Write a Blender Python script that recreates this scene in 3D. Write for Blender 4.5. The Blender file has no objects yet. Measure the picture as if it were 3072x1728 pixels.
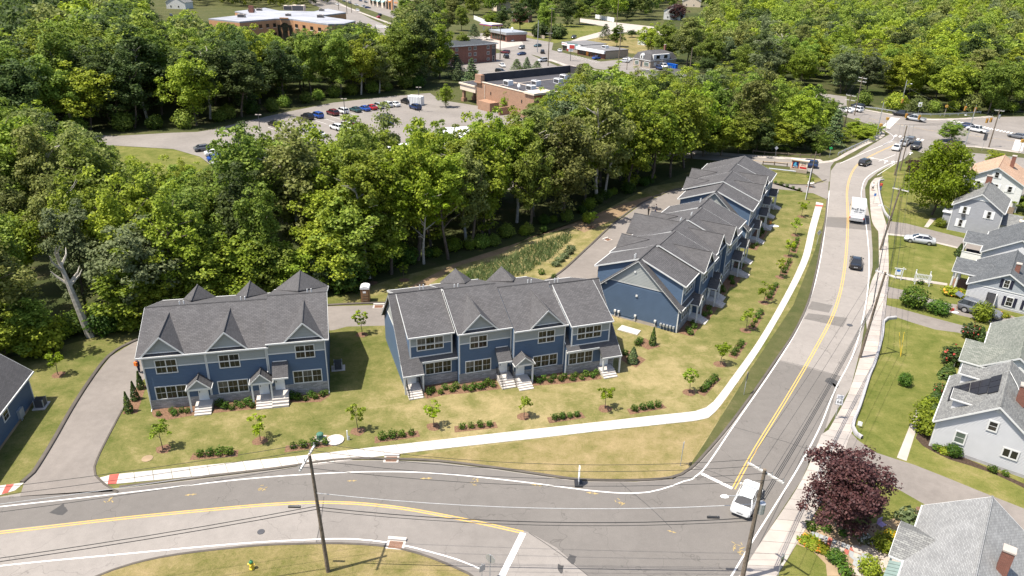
import bpy, bmesh, math, random
import numpy as np
from mathutils import Vector, Matrix

R = math.radians
scene = bpy.context.scene
COL = scene.collection

# ------------------------------------------------------------------ camera, sky, sun, exposure
FOCAL, PITCH, ROLL, HEIGHT, CX, CY = 2200.0, R(24.8), R(1.45), 43.5, 1536.0, 864.0
_c, _s = math.cos(PITCH), math.sin(PITCH)
_r0, _u0 = Vector((1, 0, 0)), Vector((0, _s, _c))
AXF = Vector((0, _c, -_s))
AXR = _r0 * math.cos(ROLL) + _u0 * math.sin(ROLL)
AXU = -_r0 * math.sin(ROLL) + _u0 * math.cos(ROLL)
cam_data = bpy.data.cameras.new('drone_camera')
cam = bpy.data.objects.new('drone_camera', cam_data)
COL.objects.link(cam)
cam.matrix_world = Matrix((
    (AXR.x, AXU.x, -AXF.x, 0), (AXR.y, AXU.y, -AXF.y, 0), (AXR.z, AXU.z, -AXF.z, HEIGHT), (0, 0, 0, 1)))
cam_data.sensor_width = 36.0
cam_data.lens = FOCAL / 3072 * 36.0
cam_data.clip_start, cam_data.clip_end = 1.0, 6000.0
scene.camera = cam

SUN_EL, SUN_AZ = R(66), R(199.6)          # direction towards the sun, measured from +X
world = bpy.data.worlds.new('World')
scene.world = world
world.use_nodes = True
nt = world.node_tree
sky = nt.nodes.new('ShaderNodeTexSky')
sky.sky_type = 'NISHITA'
sky.sun_disc = False
sky.sun_elevation = SUN_EL
sky.sun_rotation = R(90) - SUN_AZ
sky.altitude = 50
sky.air_density, sky.dust_density = 1.0, 2.0
nt.links.new(sky.outputs[0], nt.nodes['Background'].inputs[0])
nt.nodes['Background'].inputs[1].default_value = 0.12
sd = bpy.data.lights.new('sun', 'SUN')
sd.energy, sd.angle, sd.color = 4.9, R(0.53), (1.0, 0.94, 0.84)
sun = bpy.data.objects.new('sun', sd)
COL.objects.link(sun)
_sv = Vector((math.cos(SUN_AZ) * math.cos(SUN_EL), math.sin(SUN_AZ) * math.cos(SUN_EL), math.sin(SUN_EL)))
sun.rotation_euler = _sv.to_track_quat('Z', 'Y').to_euler()
sun.location = (0, 0, 120)
scene.view_settings.view_transform = 'Standard'
scene.view_settings.look = 'None'
scene.view_settings.gamma = 1.0
scene.view_settings.exposure = 0.92
scene.view_settings.use_curve_mapping = False
scene.cycles.max_bounces = 6
scene.cycles.diffuse_bounces = 3
scene.cycles.transparent_max_bounces = 4

# ------------------------------------------------------------------ survey: photo pixel -> place on the ground
def gp(u, v, z=0.0):
    d = AXF + AXR * ((u - CX) / FOCAL) - AXU * ((v - CY) / FOCAL)
    t = (z - HEIGHT) / d.z
    return Vector((d.x * t, d.y * t, z))
def gt(pts, z=0.0, k=3072 / 2576):
    return [gp(u * k, v * k, z) for u, v in pts]
def pix(p):
    q = Vector((p[0], p[1], p[2] - HEIGHT))
    w = q.dot(AXF)
    return CX + FOCAL * q.dot(AXR) / w, CY - FOCAL * q.dot(AXU) / w

# ------------------------------------------------------------------ objects
def tag(o, label=None, cat=None, group=None, kind=None):
    if label: o['label'] = label
    if cat: o['category'] = cat
    if group: o['group'] = group
    if kind: o['kind'] = kind
    return o
def thing(name, label, cat, loc=(0, 0, 0), rz=0.0, group=None):
    o = bpy.data.objects.new(name, None)
    COL.objects.link(o)
    o.empty_display_size = 0.3
    o.location = (loc[0], loc[1], loc[2] if len(loc) > 2 else 0)
    o.rotation_euler = (0, 0, rz)
    return tag(o, label, cat, group)
def link(name, me, parent=None, loc=None):
    o = bpy.data.objects.new(name, me)
    COL.objects.link(o)
    if parent: o.parent = parent
    if loc: o.location = loc
    return o
def kids(o):
    return [c for c in o.children]
def dup(src, loc, rz=None, label=None, group=None, scale=None):
    r = src.copy(); COL.objects.link(r); r.location = (loc[0], loc[1], loc[2] if len(loc) > 2 else 0)
    if rz is not None: r.rotation_euler = (0, 0, rz)
    if scale is not None: r.scale = scale if hasattr(scale, '__len__') else (scale,) * 3
    if label: r['label'] = label
    if group: r['group'] = group
    for ch in kids(src):
        c = ch.copy(); COL.objects.link(c); c.parent = r
        for g in kids(ch):
            d = g.copy(); COL.objects.link(d); d.parent = c
    return r

class MB:
    """collects shapes, links them as one mesh object"""
    def __init__(s): s.v = []; s.f = []; s.m = []; s.mi = 0
    def add(s, vs, fs):
        n = len(s.v); s.v += [tuple(p) for p in vs]
        for f in fs: s.f.append([n + i for i in f]); s.m.append(s.mi)
        return s
    def box(s, x0, x1, y0, y1, z0, z1):
        return s.add([(x0, y0, z0), (x1, y0, z0), (x1, y1, z0), (x0, y1, z0), (x0, y0, z1), (x1, y0, z1), (x1, y1, z1), (x0, y1, z1)],
                     [(0, 3, 2, 1), (4, 5, 6, 7), (0, 1, 5, 4), (1, 2, 6, 5), (2, 3, 7, 6), (3, 0, 4, 7)])
    def loft(s, a, b, caps=True):
        n = len(a); vs = list(a) + list(b)
        fs = [(i, (i + 1) % n, n + (i + 1) % n, n + i) for i in range(n)]
        if caps: fs += [tuple(range(n))[::-1], tuple(range(n, 2 * n))]
        return s.add(vs, fs)
    def prism_x(s, prof, x0, x1): return s.loft([(x0, y, z) for y, z in prof], [(x1, y, z) for y, z in prof])
    def prism_y(s, prof, y0, y1): return s.loft([(x, y0, z) for x, z in prof], [(x, y1, z) for x, z in prof])
    def prism_z(s, poly, z0, z1): return s.loft([(p[0], p[1], z0) for p in poly], [(p[0], p[1], z1) for p in poly])
    def sheet(s, poly, z=None): return s.add([(p[0], p[1], p[2] if z is None else z) for p in poly], [tuple(range(len(poly)))])
    def slab(s, poly, t): # sloped polygon with thickness t downwards
        return s.loft([(p[0], p[1], p[2] - t) for p in poly], [tuple(p) for p in poly])
    def bar(s, p, q, r0, r1=None, n=6):
        p, q = Vector(p), Vector(q); r1 = r0 if r1 is None else r1
        d = (q - p).normalized(); a = d.orthogonal().normalized(); b = d.cross(a)
        ring = lambda c, r: [c + (a * math.cos(6.28318 * i / n) + b * math.sin(6.28318 * i / n)) * r for i in range(n)]
        return s.loft(ring(p, r0), ring(q, r1))
    def path(s, pts, r, n=5):
        for p, q in zip(pts, pts[1:]): s.bar(p, q, r, n=n)
        return s
    def plank(s, p, q, w, t): # beam of section w (horizontal) x t (vertical)
        p, q = Vector(p), Vector(q); d = (q - p); h = Vector((-d.y, d.x, 0))
        h = h.normalized() * w / 2 if h.length > 1e-6 else Vector((w / 2, 0, 0))
        u = d.cross(h).normalized() * t / 2
        if u.z < 0: u = -u
        return s.loft([p - h - u, p + h - u, p + h + u, p - h + u], [q - h - u, q + h - u, q + h + u, q - h + u])
    def disc(s, c, r, z0, z1, n=14):
        return s.prism_z([(c[0] + r * math.cos(6.28318 * i / n), c[1] + r * math.sin(6.28318 * i / n)) for i in range(n)], z0, z1)
    def ball(s, c, rx, ry=None, rz=None, n=8, m=5):
        ry = ry or rx; rz = rz or rx
        rings = []
        for j in range(m + 1):
            t = math.pi * j / m
            rings.append([(c[0] + rx * math.sin(t) * math.cos(6.28318 * i / n), c[1] + ry * math.sin(t) * math.sin(6.28318 * i / n), c[2] - rz * math.cos(t)) for i in range(n)])
        for a, b in zip(rings, rings[1:]): s.loft(a, b, caps=False)
        return s
    def mesh(s, name, mats, smooth=False):
        me = bpy.data.meshes.new(name)
        me.from_pydata(s.v, [], s.f)
        for m in (mats if isinstance(mats, (list, tuple)) else [mats]): me.materials.append(m)
        if len(me.materials) > 1: me.polygons.foreach_set('material_index', s.m)
        bm = bmesh.new(); bm.from_mesh(me)
        bmesh.ops.recalc_face_normals(bm, faces=bm.faces) if not getattr(s, 'keep', False) else None
        bm.to_mesh(me); bm.free()
        if smooth:
            me.polygons.foreach_set('use_smooth', [True] * len(me.polygons))
            me.set_sharp_from_angle(angle=R(40))
        me.update()
        return me
    def build(s, name, mats, parent=None, smooth=False):
        return link(name, s.mesh(name, mats, smooth), parent)

def spline(pts, step=1.0):
    """Catmull-Rom through ground points"""
    P = [Vector(p) for p in pts]; out = []
    for i in range(len(P) - 1):
        a, b, c, d = P[max(i - 1, 0)], P[i], P[i + 1], P[min(i + 2, len(P) - 1)]
        n = max(1, int((c - b).length / step))
        for k in range(n):
            t = k / n
            out.append(0.5 * ((2 * b) + (c - a) * t + (2 * a - 5 * b + 4 * c - d) * t * t + (3 * b - a - 3 * c + d) * t ** 3))
    out.append(P[-1]); return out
def normals2(pts):
    N = []
    for i in range(len(pts)):
        d = (pts[min(i + 1, len(pts) - 1)] - pts[max(i - 1, 0)]); d.z = 0; d.normalize()
        N.append(Vector((-d.y, d.x, 0)))
    return N
def ribbon(mb, pts, w, z, off=0.0):
    N = normals2(pts); n = len(pts)
    L = [p + q * (off + w / 2) for p, q in zip(pts, N)]; Rr = [p + q * (off - w / 2) for p, q in zip(pts, N)]
    vs = [(p.x, p.y, z) for p in L] + [(p.x, p.y, z) for p in Rr]
    mb.add(vs, [(i, n + i, n + i + 1, i + 1) for i in range(n - 1)])
def kerb(mb, pts, w=0.22, h=0.14, off=0.0):
    N = normals2(pts); n = len(pts)
    prof = [(-w / 2, -0.05), (-w / 2, h * .75), (-w / 3, h), (w / 3, h), (w / 2, h * .6), (w / 2, -0.05)]
    rings = [[(p + q * (off + a)).to_tuple()[:2] + (b,) for a, b in prof] for p, q in zip(pts, N)]
    k = len(prof); vs = [v for r in rings for v in r]
    fs = [(i * k + j, i * k + j + 1, (i + 1) * k + j + 1, (i + 1) * k + j) for i in range(n - 1) for j in range(k - 1)]
    mb.add(vs, fs)
# ------------------------------------------------------------------ materials
class NT:
    def __init__(s, name):
        s.m = bpy.data.materials.new(name); s.m.use_nodes = True
        s.t = s.m.node_tree; s.b = s.t.nodes['Principled BSDF']; s.out = s.t.nodes['Material Output']
    def n(s, typ, **kw):
        nd = s.t.nodes.new('ShaderNode' + typ)
        for k, v in kw.items():
            if k[0] == '_': nd.inputs[k[1:].replace('_', ' ')].default_value = v
            else: setattr(nd, k, v)
        return nd
    def l(s, a, b): s.t.links.new(a, b)
    def coord(s, world=False, scale=None):
        o = s.n('NewGeometry').outputs['Position'] if world else s.n('TexCoord').outputs['Object']
        if scale:
            mp = s.n('Mapping'); mp.inputs['Scale'].default_value = scale if hasattr(scale, '__len__') else (scale,) * 3
            s.l(o, mp.inputs[0]); o = mp.outputs[0]
        return o
    def noise(s, vec, sc, detail=3, rough=.55, w=None):
        nd = s.n('TexNoise'); nd.inputs['Scale'].default_value = sc; nd.inputs['Detail'].default_value = detail; nd.inputs['Roughness'].default_value = rough
        s.l(vec, nd.inputs['Vector']); return nd.outputs['Fac']
    def ramp(s, fac, stops):
        r = s.n('ValToRGB'); e = r.color_ramp.elements
        while len(e) < len(stops): e.new(0.5)
        for el, (p, c) in zip(e, stops): el.position = p; el.color = (*c, 1) if len(c) == 3 else c
        s.l(fac, r.inputs[0]); return r.outputs[0]
    def mix(s, fac, a, b, blend='MIX'):
        m = s.n('Mix', data_type='RGBA', blend_type=blend)
        for sock, v in ((m.inputs[0], fac), (m.inputs[6], a), (m.inputs[7], b)):
            if isinstance(v, (int, float)): sock.default_value = v
            elif isinstance(v, tuple): sock.default_value = (*v, 1) if len(v) == 3 else v
            else: s.l(v, sock)
        return m.outputs[2]
    def bump(s, h, strength=.3, dist=.02):
        b = s.n('Bump'); b.inputs['Strength'].default_value = strength; b.inputs['Distance'].default_value = dist
        s.l(h, b.inputs['Height']); s.l(b.outputs[0], s.b.inputs['Normal']); return b
    def math(s, op, a, b=None):
        m = s.n('Math', operation=op)
        for i, v in enumerate((a, b)):
            if v is None: continue
            if isinstance(v, (int, float)): m.inputs[i].default_value = v
            else: s.l(v, m.inputs[i])
        return m.outputs[0]
    def done(s, col=None, rough=.8, spec=.3, metal=0.0):
        if col is not None:
            if isinstance(col, tuple): s.b.inputs['Base Color'].default_value = (*col, 1)
            else: s.l(col, s.b.inputs['Base Color'])
        s.b.inputs['Roughness'].default_value = rough; s.b.inputs['Specular IOR Level'].default_value = spec; s.b.inputs['Metallic'].default_value = metal
        return s.m
def plain(name, col, rough=.6, spec=.3, metal=0.0, var=.12, sc=3.0):
    t = NT(name); n = t.noise(t.coord(), sc, 4)
    a = tuple(c * (1 - var) for c in col); b = tuple(min(1, c * (1 + var)) for c in col)
    return t.done(t.ramp(n, [(.3, a), (.7, b)]), rough, spec, metal)
def lawn(name, green, straw, mid, lo=.42, hi=.62, seed=0.0, dry=False):
    t = NT(name); p = t.coord(True)
    mp = t.n('Mapping'); mp.inputs['Location'].default_value = (seed, seed * .7, 0); t.l(p, mp.inputs[0]); p = mp.outputs[0]
    big = t.noise(p, .06, 4, .6); med = t.noise(p, .45, 5, .65); fine = t.noise(p, 3.2, 4, .7); blade = t.noise(p, 14., 2, .7)
    wv = t.n('TexNoise'); wv.inputs['Scale'].default_value = .16; t.l(p, wv.inputs['Vector']); ad = t.n('VectorMath', operation='MULTIPLY_ADD'); ad.inputs[1].default_value = (14, 14, 0); t.l(wv.outputs['Color'], ad.inputs[0]); t.l(p, ad.inputs[2])
    mp2 = t.n('Mapping'); mp2.inputs['Scale'].default_value = (.35, 2.6, 1); mp2.inputs['Rotation'].default_value = (0, 0, .35); t.l(ad.outputs[0], mp2.inputs[0]); streak = t.noise(mp2.outputs[0], 1.5, 4, .7)
    fine = t.math('ADD', t.math('MULTIPLY', fine, .5), t.math('MULTIPLY', streak, .5))
    f = t.math('ADD', t.math('MULTIPLY', big, .34), t.math('ADD', t.math('MULTIPLY', med, .38), t.math('MULTIPLY', fine, .28)))
    c = t.ramp(f, [(lo - .1, tuple(x * .85 for x in green)), (lo, green), ((lo + hi) / 2, mid), (hi, straw), (hi + .1, tuple(min(1, x * 1.15) for x in straw))])
    if dry:
        sx = t.n('SeparateXYZ'); t.l(t.coord(True), sx.inputs[0]); mr = t.n('MapRange'); mr.interpolation_type = 'SMOOTHSTEP'
        for k, v in ((1, 10.), (2, 26.), (3, .085), (4, 0.)): mr.inputs[k].default_value = v
        t.l(t.math('ABSOLUTE', t.math('SUBTRACT', sx.outputs[0], 6.)), mr.inputs[0]); f2 = t.math('ADD', f, mr.outputs[0])
        c = t.ramp(f2, [(lo - .1, tuple(x * .85 for x in green)), (lo, green), ((lo + hi) / 2, mid), (hi, straw), (hi + .1, tuple(min(1, x * 1.15) for x in straw))])
    c = t.mix(.8, c, t.ramp(blade, [(.25, (.35, .35, .35)), (.75, (.68, .68, .66))]), 'OVERLAY')
    t.bump(t.math('ADD', fine, blade), .5, .08)
    return t.done(c, .95, .1)
def asphalt(name, col, crack=True, patch=.12):
    t = NT(name); p = t.coord(True)
    a = t.noise(p, .12, 4, .6); b = t.noise(p, 1.1, 4, .65); g = t.noise(p, 16, 2, .6)
    c = t.ramp(t.math('ADD', t.math('MULTIPLY', a, .6), t.math('MULTIPLY', b, .4)), [(.35, tuple(x * (1 - patch) for x in col)), (.65, tuple(x * (1 + patch) for x in col))])
    c = t.mix(.35, c, t.ramp(g, [(.3, (.38, .38, .38)), (.7, (.62, .62, .62))]), 'OVERLAY')
    if crack:
        v = t.n('TexVoronoi', feature='DISTANCE_TO_EDGE'); v.inputs['Scale'].default_value = .16
        d = t.n('Mix', data_type='VECTOR'); d.inputs[0].default_value = .12
        nz = t.n('TexNoise'); nz.inputs['Scale'].default_value = .7; t.l(p, nz.inputs['Vector'])
        sc = t.n('VectorMath', operation='MULTIPLY_ADD'); sc.inputs[1].default_value = (3, 3, 0); t.l(nz.outputs['Color'], sc.inputs[0]); t.l(p, sc.inputs[2])
        t.l(sc.outputs[0], v.inputs['Vector'])
        m = t.n('MapRange'); m.inputs[1].default_value = 0; m.inputs[2].default_value = .006; m.inputs[3].default_value = .72; m.inputs[4].default_value = 1
        t.l(v.outputs['Distance'], m.inputs[0])
        c = t.mix(1.0, c, m.outputs[0], 'MULTIPLY')
    t.bump(g, .25, .02)
    return t.done(c, .9, .2)
def shingle(name, dark, light, course=.16, tab=.36):
    t = NT(name); tc = t.n('TexCoord'); sep = t.n('SeparateXYZ'); t.l(tc.outputs['Object'], sep.inputs[0])
    ns = t.n('SeparateXYZ'); t.l(tc.outputs['Normal'], ns.inputs[0])
    side = t.math('GREATER_THAN', t.math('ABSOLUTE', ns.outputs[0]), t.math('ABSOLUTE', ns.outputs[1]))
    mx = t.n('Mix', data_type='FLOAT'); t.l(side, mx.inputs[0]); t.l(sep.outputs[0], mx.inputs[2]); t.l(sep.outputs[1], mx.inputs[3])
    cb = t.n('CombineXYZ'); t.l(mx.outputs[0], cb.inputs[0]); t.l(t.math('MULTIPLY', sep.outputs[2], 2.2), cb.inputs[1])
    br = t.n('TexBrick'); br.offset = .5
    for k, v in (('Scale', 1.0), ('Mortar Size', .018), ('Mortar Smooth', .3), ('Bias', 0.0), ('Brick Width', tab), ('Row Height', course)): br.inputs[k].default_value = v
    br.inputs['Color1'].default_value = (*dark, 1); br.inputs['Color2'].default_value = (*light, 1); br.inputs['Mortar'].default_value = (*[x * .6 for x in dark], 1)
    t.l(cb.outputs[0], br.inputs['Vector'])
    n = t.noise(t.coord(), .5, 4, .6)
    c = t.mix(.5, br.outputs['Color'], t.ramp(n, [(.3, (.4, .4, .4)), (.7, (.6, .6, .6))]), 'OVERLAY')
    t.bump(br.outputs['Fac'], .4, -.02)
    return t.done(c, .9, .2)
def siding(name, col, course=.17, strength=.9):
    t = NT(name); sep = t.n('SeparateXYZ'); t.l(t.coord(), sep.inputs[0])
    saw = t.math('FRACT', t.math('DIVIDE', sep.outputs[2], course))
    n = t.noise(t.coord(scale=(.4, .4, 3)), 2, 3)
    t.bump(t.math('SUBTRACT', 1.0, saw), strength, .035)
    return t.done(t.ramp(n, [(.3, tuple(x * .93 for x in col)), (.7, tuple(x * 1.07 for x in col))]), .55, .3)
def bricks(name, a, b, mortar, w=.22, h=.075, sc=1.0):
    t = NT(name); tc = t.n('TexCoord'); sep = t.n('SeparateXYZ'); t.l(tc.outputs['Object'], sep.inputs[0])
    cb = t.n('CombineXYZ'); t.l(t.math('ADD', sep.outputs[0], sep.outputs[1]), cb.inputs[0]); t.l(sep.outputs[2], cb.inputs[1])
    br = t.n('TexBrick')
    for k, v in (('Scale', sc), ('Mortar Size', .012), ('Brick Width', w), ('Row Height', h)): br.inputs[k].default_value = v
    for k, v in (('Color1', a), ('Color2', b), ('Mortar', mortar)): br.inputs[k].default_value = (*v, 1)
    t.l(cb.outputs[0], br.inputs['Vector'])
    n = t.noise(t.coord(), .8, 4)
    c = t.mix(.4, br.outputs['Color'], t.ramp(n, [(.3, (.4, .4, .4)), (.7, (.6, .6, .6))]), 'OVERLAY')
    t.bump(br.outputs['Fac'], .5, -.01)
    return t.done(c, .85, .2)
def leafmat(name, col, tip, trans=.48, hue=.6):
    t = NT(name); g = t.n('NewGeometry'); oi = t.n('ObjectInfo')
    c = t.ramp(g.outputs['Random Per Island'], [(0, tuple(x * .62 for x in col)), (.5, col), (1, tip)])
    v = t.n('HueSaturation'); t.l(c, v.inputs['Color'])
    m = t.n('MapRange'); m.inputs[3].default_value = .5 - .022 * hue; m.inputs[4].default_value = .5 + .03 * hue; t.l(oi.outputs['Random'], m.inputs[0]); t.l(m.outputs[0], v.inputs['Hue'])
    r2 = t.n('Math', operation='FRACT'); mul = t.math('MULTIPLY', oi.outputs['Random'], 7.31); t.l(mul, r2.inputs[0])
    m2 = t.n('MapRange'); m2.inputs[3].default_value = .74; m2.inputs[4].default_value = 1.28; t.l(r2.outputs[0], m2.inputs[0]); t.l(m2.outputs[0], v.inputs['Value'])
    d = t.b; t.l(v.outputs[0], d.inputs['Base Color']); d.inputs['Roughness'].default_value = .6; d.inputs['Specular IOR Level'].default_value = .25
    tr = t.n('BsdfTranslucent'); t.l(v.outputs[0], tr.inputs[0])
    mx = t.n('MixShader'); mx.inputs[0].default_value = trans
    t.l(d.outputs[0], mx.inputs[1]); t.l(tr.outputs[0], mx.inputs[2]); t.l(mx.outputs[0], t.out.inputs[0])
    return t.m
def paint(name, col, rough=.25, metal=.0, coat=.6):
    t = NT(name); t.done(col, rough, .5, metal); t.b.inputs['Coat Weight'].default_value = coat; t.b.inputs['Coat Roughness'].default_value = .06
    return t.m

M = {}
M['lawn'] = lawn('lawn', (.070, .084, .019), (.25, .20, .10), (.138, .128, .045), .42, .65, 0., True)
M['verge'] = lawn('dry_verge', (.085, .088, .022), (.25, .19, .10), (.17, .14, .058), .39, .60, 31.)
M['yard'] = lawn('yard_grass', (.07, .086, .016), (.21, .175, .075), (.125, .125, .034), .42, .65, 77.)
M['bank'] = lawn('bank_soil', (.10, .095, .035), (.24, .165, .105), (.19, .135, .08), .36, .58, 51.)
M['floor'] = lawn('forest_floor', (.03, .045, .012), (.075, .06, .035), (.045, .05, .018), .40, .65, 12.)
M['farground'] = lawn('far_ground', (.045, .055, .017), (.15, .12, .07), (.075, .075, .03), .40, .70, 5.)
M['asph_light'] = asphalt('asphalt_light', (.220, .199, .180))
M['asph_mid'] = asphalt('asphalt_mid', (.180, .163, .148))
M['asph_dark'] = asphalt('asphalt_dark', (.136, .124, .113), True, .1)
M['drive'] = asphalt('asphalt_drive', (.18, .159, .142), False, .16)
M['lot'] = asphalt('asphalt_lot', (.188, .169, .152), False, .15)
M['newblack'] = asphalt('asphalt_fresh', (.07, .068, .068), False)
M['kerb'] = asphalt('asphalt_kerb', (.09, .078, .066), False, .25)
M['walk'] = plain('new_concrete', (.43, .395, .36), .85, .2, var=.06, sc=.6)
M['walk2'] = plain('new_concrete_grey', (.385, .36, .335), .85, .2, var=.07, sc=.7)
M['walk3'] = plain('new_concrete_warm', (.445, .40, .355), .85, .2, var=.07, sc=.5)
M['oldwalk2'] = plain('old_concrete_dark', (.29, .26, .235), .9, .2, var=.13, sc=.5)
M['oldwalk'] = plain('old_concrete', (.34, .30, .265), .9, .2, var=.12, sc=.5)
M['granite'] = plain('granite_kerb', (.33, .32, .32), .8, .2, var=.12, sc=2)
M['adared'] = plain('red_paver', (.36, .085, .065), .85, .2)
M['white'] = plain('road_white', (.62, .60, .57), .8, .2, var=.08, sc=4)
M['yellow'] = plain('road_yellow', (.50, .32, .09), .8, .2, var=.1, sc=4)
M['spray'] = plain('spray_yellow', (.33, .245, .11), .85, .2)
M['mulch'] = plain('mulch', (.15, .088, .055), .95, .1, var=.4, sc=6)
M['darkmulch'] = plain('dark_mulch', (.055, .038, .028), .95, .1, var=.4, sc=6)
M['dirt'] = plain('bare_dirt', (.26, .19, .12), .95, .1, var=.2, sc=.6)
M['stone'] = bricks('ledge_stone', (.20, .19, .18), (.36, .345, .33), (.17, .165, .16), .42, .11)
M['trim'] = plain('white_trim', (.55, .55, .535), .45, .35, var=.03)
M['blue'] = siding('blue_siding', (.064, .100, .155))
M['grey'] = siding('grey_shake', (.27, .28, .262), .14)
M['blueflat'] = plain('blue_clapboard', (.068, .102, .155), .55, .3, var=.06, sc=.8)
M['greyflat'] = plain('grey_clapboard', (.29, .30, .285), .6, .3, var=.05, sc=.8)
M['doveflat'] = plain('dove_clapboard', (.43, .43, .435), .55, .3, var=.04, sc=.8)
M['roof'] = shingle('charcoal_shingle', (.074, .071, .072), (.100, .096, .097))
M['roofgrey'] = shingle('grey_shingle', (.13, .13, .128), (.21, .21, .20), .17)
M['rooflight'] = shingle('pale_grey_shingle', (.20, .20, .198), (.27, .27, .265), .15)
M['roofgreen'] = shingle('green_grey_shingle', (.125, .135, .115), (.20, .205, .18), .17)
M['roofdark'] = shingle('slate_shingle', (.075, .08, .085), (.125, .13, .135), .15)
M['rooftan'] = shingle('tan_shingle', (.34, .22, .15), (.45, .31, .22), .15)
M['glass'] = plain('window_glass', (.020, .020, .017), .08, .45, var=.5, sc=.7)
M['glass2'] = plain('window_glass_brown', (.03, .027, .021), .1, .4, var=.4, sc=1.2)
M['glass3'] = plain('window_blind_sky_reflection', (.075, .073, .066), .15, .4, var=.2, sc=1.)  # pale tone for blinds and for sky reflection painted into some upper panes
M['glasspale'] = plain('pale_window', (.10, .13, .11), .1, .6, var=.3, sc=.7)
M['carglass'] = plain('car_glass', (.015, .017, .02), .06, .7, var=.1)
M['door'] = plain('white_door', (.66, .66, .65), .4, .3, var=.03)
M['black'] = plain('black_metal', (.02, .02, .022), .5, .4)
M['darkgrey'] = plain('dark_grey', (.06, .06, .065), .6, .3)
M['steel'] = plain('galvanised_steel', (.42, .43, .44), .45, .4, .5)
M['wood'] = plain('pole_wood', (.15, .12, .09), .9, .15, var=.35, sc=4)
M['woodlight'] = plain('crossarm_wood', (.50, .48, .45), .85, .2, var=.12, sc=4)
M['rail'] = plain('weathered_rail', (.17, .135, .10), .9, .15, var=.2)
M['wire'] = plain('wire', (.03, .03, .03), .6, .3)
M['wirepale'] = plain('pale_wire', (.45, .45, .45), .5, .3)
M['brick'] = bricks('tan_brick', (.27, .15, .095), (.33, .19, .125), (.32, .23, .165))
M['brickred'] = bricks('red_brick', (.15, .058, .042), (.21, .08, .057), (.22, .13, .10))
M['brickorange'] = bricks('orange_brick', (.38, .185, .085), (.47, .24, .12), (.40, .26, .16))
M['flatroof'] = plain('black_membrane', (.058, .056, .062), .9, .15, var=.15, sc=.4)
M['silverroof'] = plain('silver_roof', (.27, .275, .30), .7, .3, var=.22, sc=.12)
M['storeroof'] = plain('store_roof', (.15, .145, .145), .8, .2, var=.15, sc=.2)
M['whiteroof'] = plain('white_membrane', (.70, .70, .70), .7, .3, var=.04)
M['cream'] = plain('cream_stucco', (.62, .52, .42), .85, .2, var=.05)
M['beige'] = plain('beige_block', (.34, .28, .22), .85, .2)
M['whitesid'] = siding('white_siding', (.58, .58, .565), .2, .5)
M['greysid'] = siding('dove_siding', (.45, .45, .455), .15, .9)
M['midgrey'] = siding('mid_grey_shake', (.255, .26, .275), .2, .8)
M['dkgable'] = siding('slate_gable_siding', (.26, .28, .30), .17, .6)
M['shutterw'] = plain('white_shutter', (.72, .72, .71), .5)
M['shutterb'] = plain('navy_shutter', (.018, .018, .035), .5)
M['solar'] = plain('solar_cell', (.016, .015, .019), .35, .12, var=.15, sc=1.5)
M['bark'] = plain('bark', (.11, .088, .068), .95, .1, var=.35, sc=3)
M['barkpale'] = plain('pale_bark', (.36, .33, .28), .95, .1, var=.3, sc=3)
M['tyre'] = plain('tyre', (.018, .018, .018), .85, .2)
M['rim'] = plain('alloy_rim', (.5, .5, .52), .3, .5, .7)
M['redlamp'] = plain('red_lamp', (.4, .02, .015), .25, .5)
M['headlamp'] = plain('clear_lamp', (.7, .7, .68), .15, .6)
M['plastic'] = plain('brown_plastic', (.23, .13, .065), .5, .3)
M['hydy'] = plain('hydrant_yellow', (.62, .45, .05), .5, .3)
M['hydg'] = plain('hydrant_green', (.03, .14, .06), .5, .3)
M['utilgreen'] = plain('utility_green', (.05, .13, .09), .6, .3)
M['signwhite'] = plain('sign_white', (.72, .72, .72), .5, .3, var=.02)
M['navy'] = plain('sign_navy', (.01, .02, .09), .5, .3)
M['orange'] = plain('sign_orange', (.7, .25, .04), .5, .3)
M['skyblue'] = plain('sign_light_blue', (.10, .42, .62), .5, .3)
M['red'] = plain('sign_red', (.45, .03, .03), .5, .3)
M['signalyellow'] = plain('signal_yellow', (.42, .24, .05), .5, .3)
M['signgreen'] = plain('sign_green', (.02, .30, .08), .5, .3)
M['binblue'] = plain('bin_blue', (.01, .10, .45), .5, .3)
M['signblue'] = plain('sign_blue', (.05, .16, .45), .5, .3)
M['teal'] = plain('awning_teal', (.22, .36, .36), .7, .2)
M['skin'] = plain('skin', (.42, .25, .17), .6, .3)
M['hair'] = plain('hair', (.03, .02, .015), .7, .3)
for k, c in dict(cloth_navy=(.02, .025, .05), cloth_khaki=(.36, .28, .17), cloth_black=(.02, .02, .02), cloth_red=(.4, .05, .04), cloth_orange=(.6, .15, .03), cloth_blue=(.05, .10, .28), cloth_white=(.6, .6, .6), cloth_grey=(.16, .16, .17)).items():
    M[k] = plain(k, c, .85, .15)
L = {}
L['bright'] = leafmat('leaf_bright', (0.214, 0.280, 0.021), (0.368, 0.420, 0.044))
L['mid'] = leafmat('leaf_mid', (0.171, 0.239, 0.030), (0.299, 0.359, 0.059))
L['maple'] = leafmat('leaf_maple', (.185, .255, .008), (.29, .37, .016), .48, .2)
L['dark'] = leafmat('leaf_dark', (0.064, 0.097, 0.023), (0.116, 0.152, 0.040))
L['olive'] = leafmat('leaf_olive', (0.172, 0.201, 0.046), (0.273, 0.287, 0.086))
L['silver'] = leafmat('leaf_silver', (.13, .165, .065), (.21, .24, .12))
L['pine'] = leafmat('leaf_pine', (0.072, 0.111, 0.036), (0.137, 0.169, 0.065), .15)
L['red'] = leafmat('leaf_copper', (.062, .024, .024), (.11, .048, .042), .2, .2)
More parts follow.
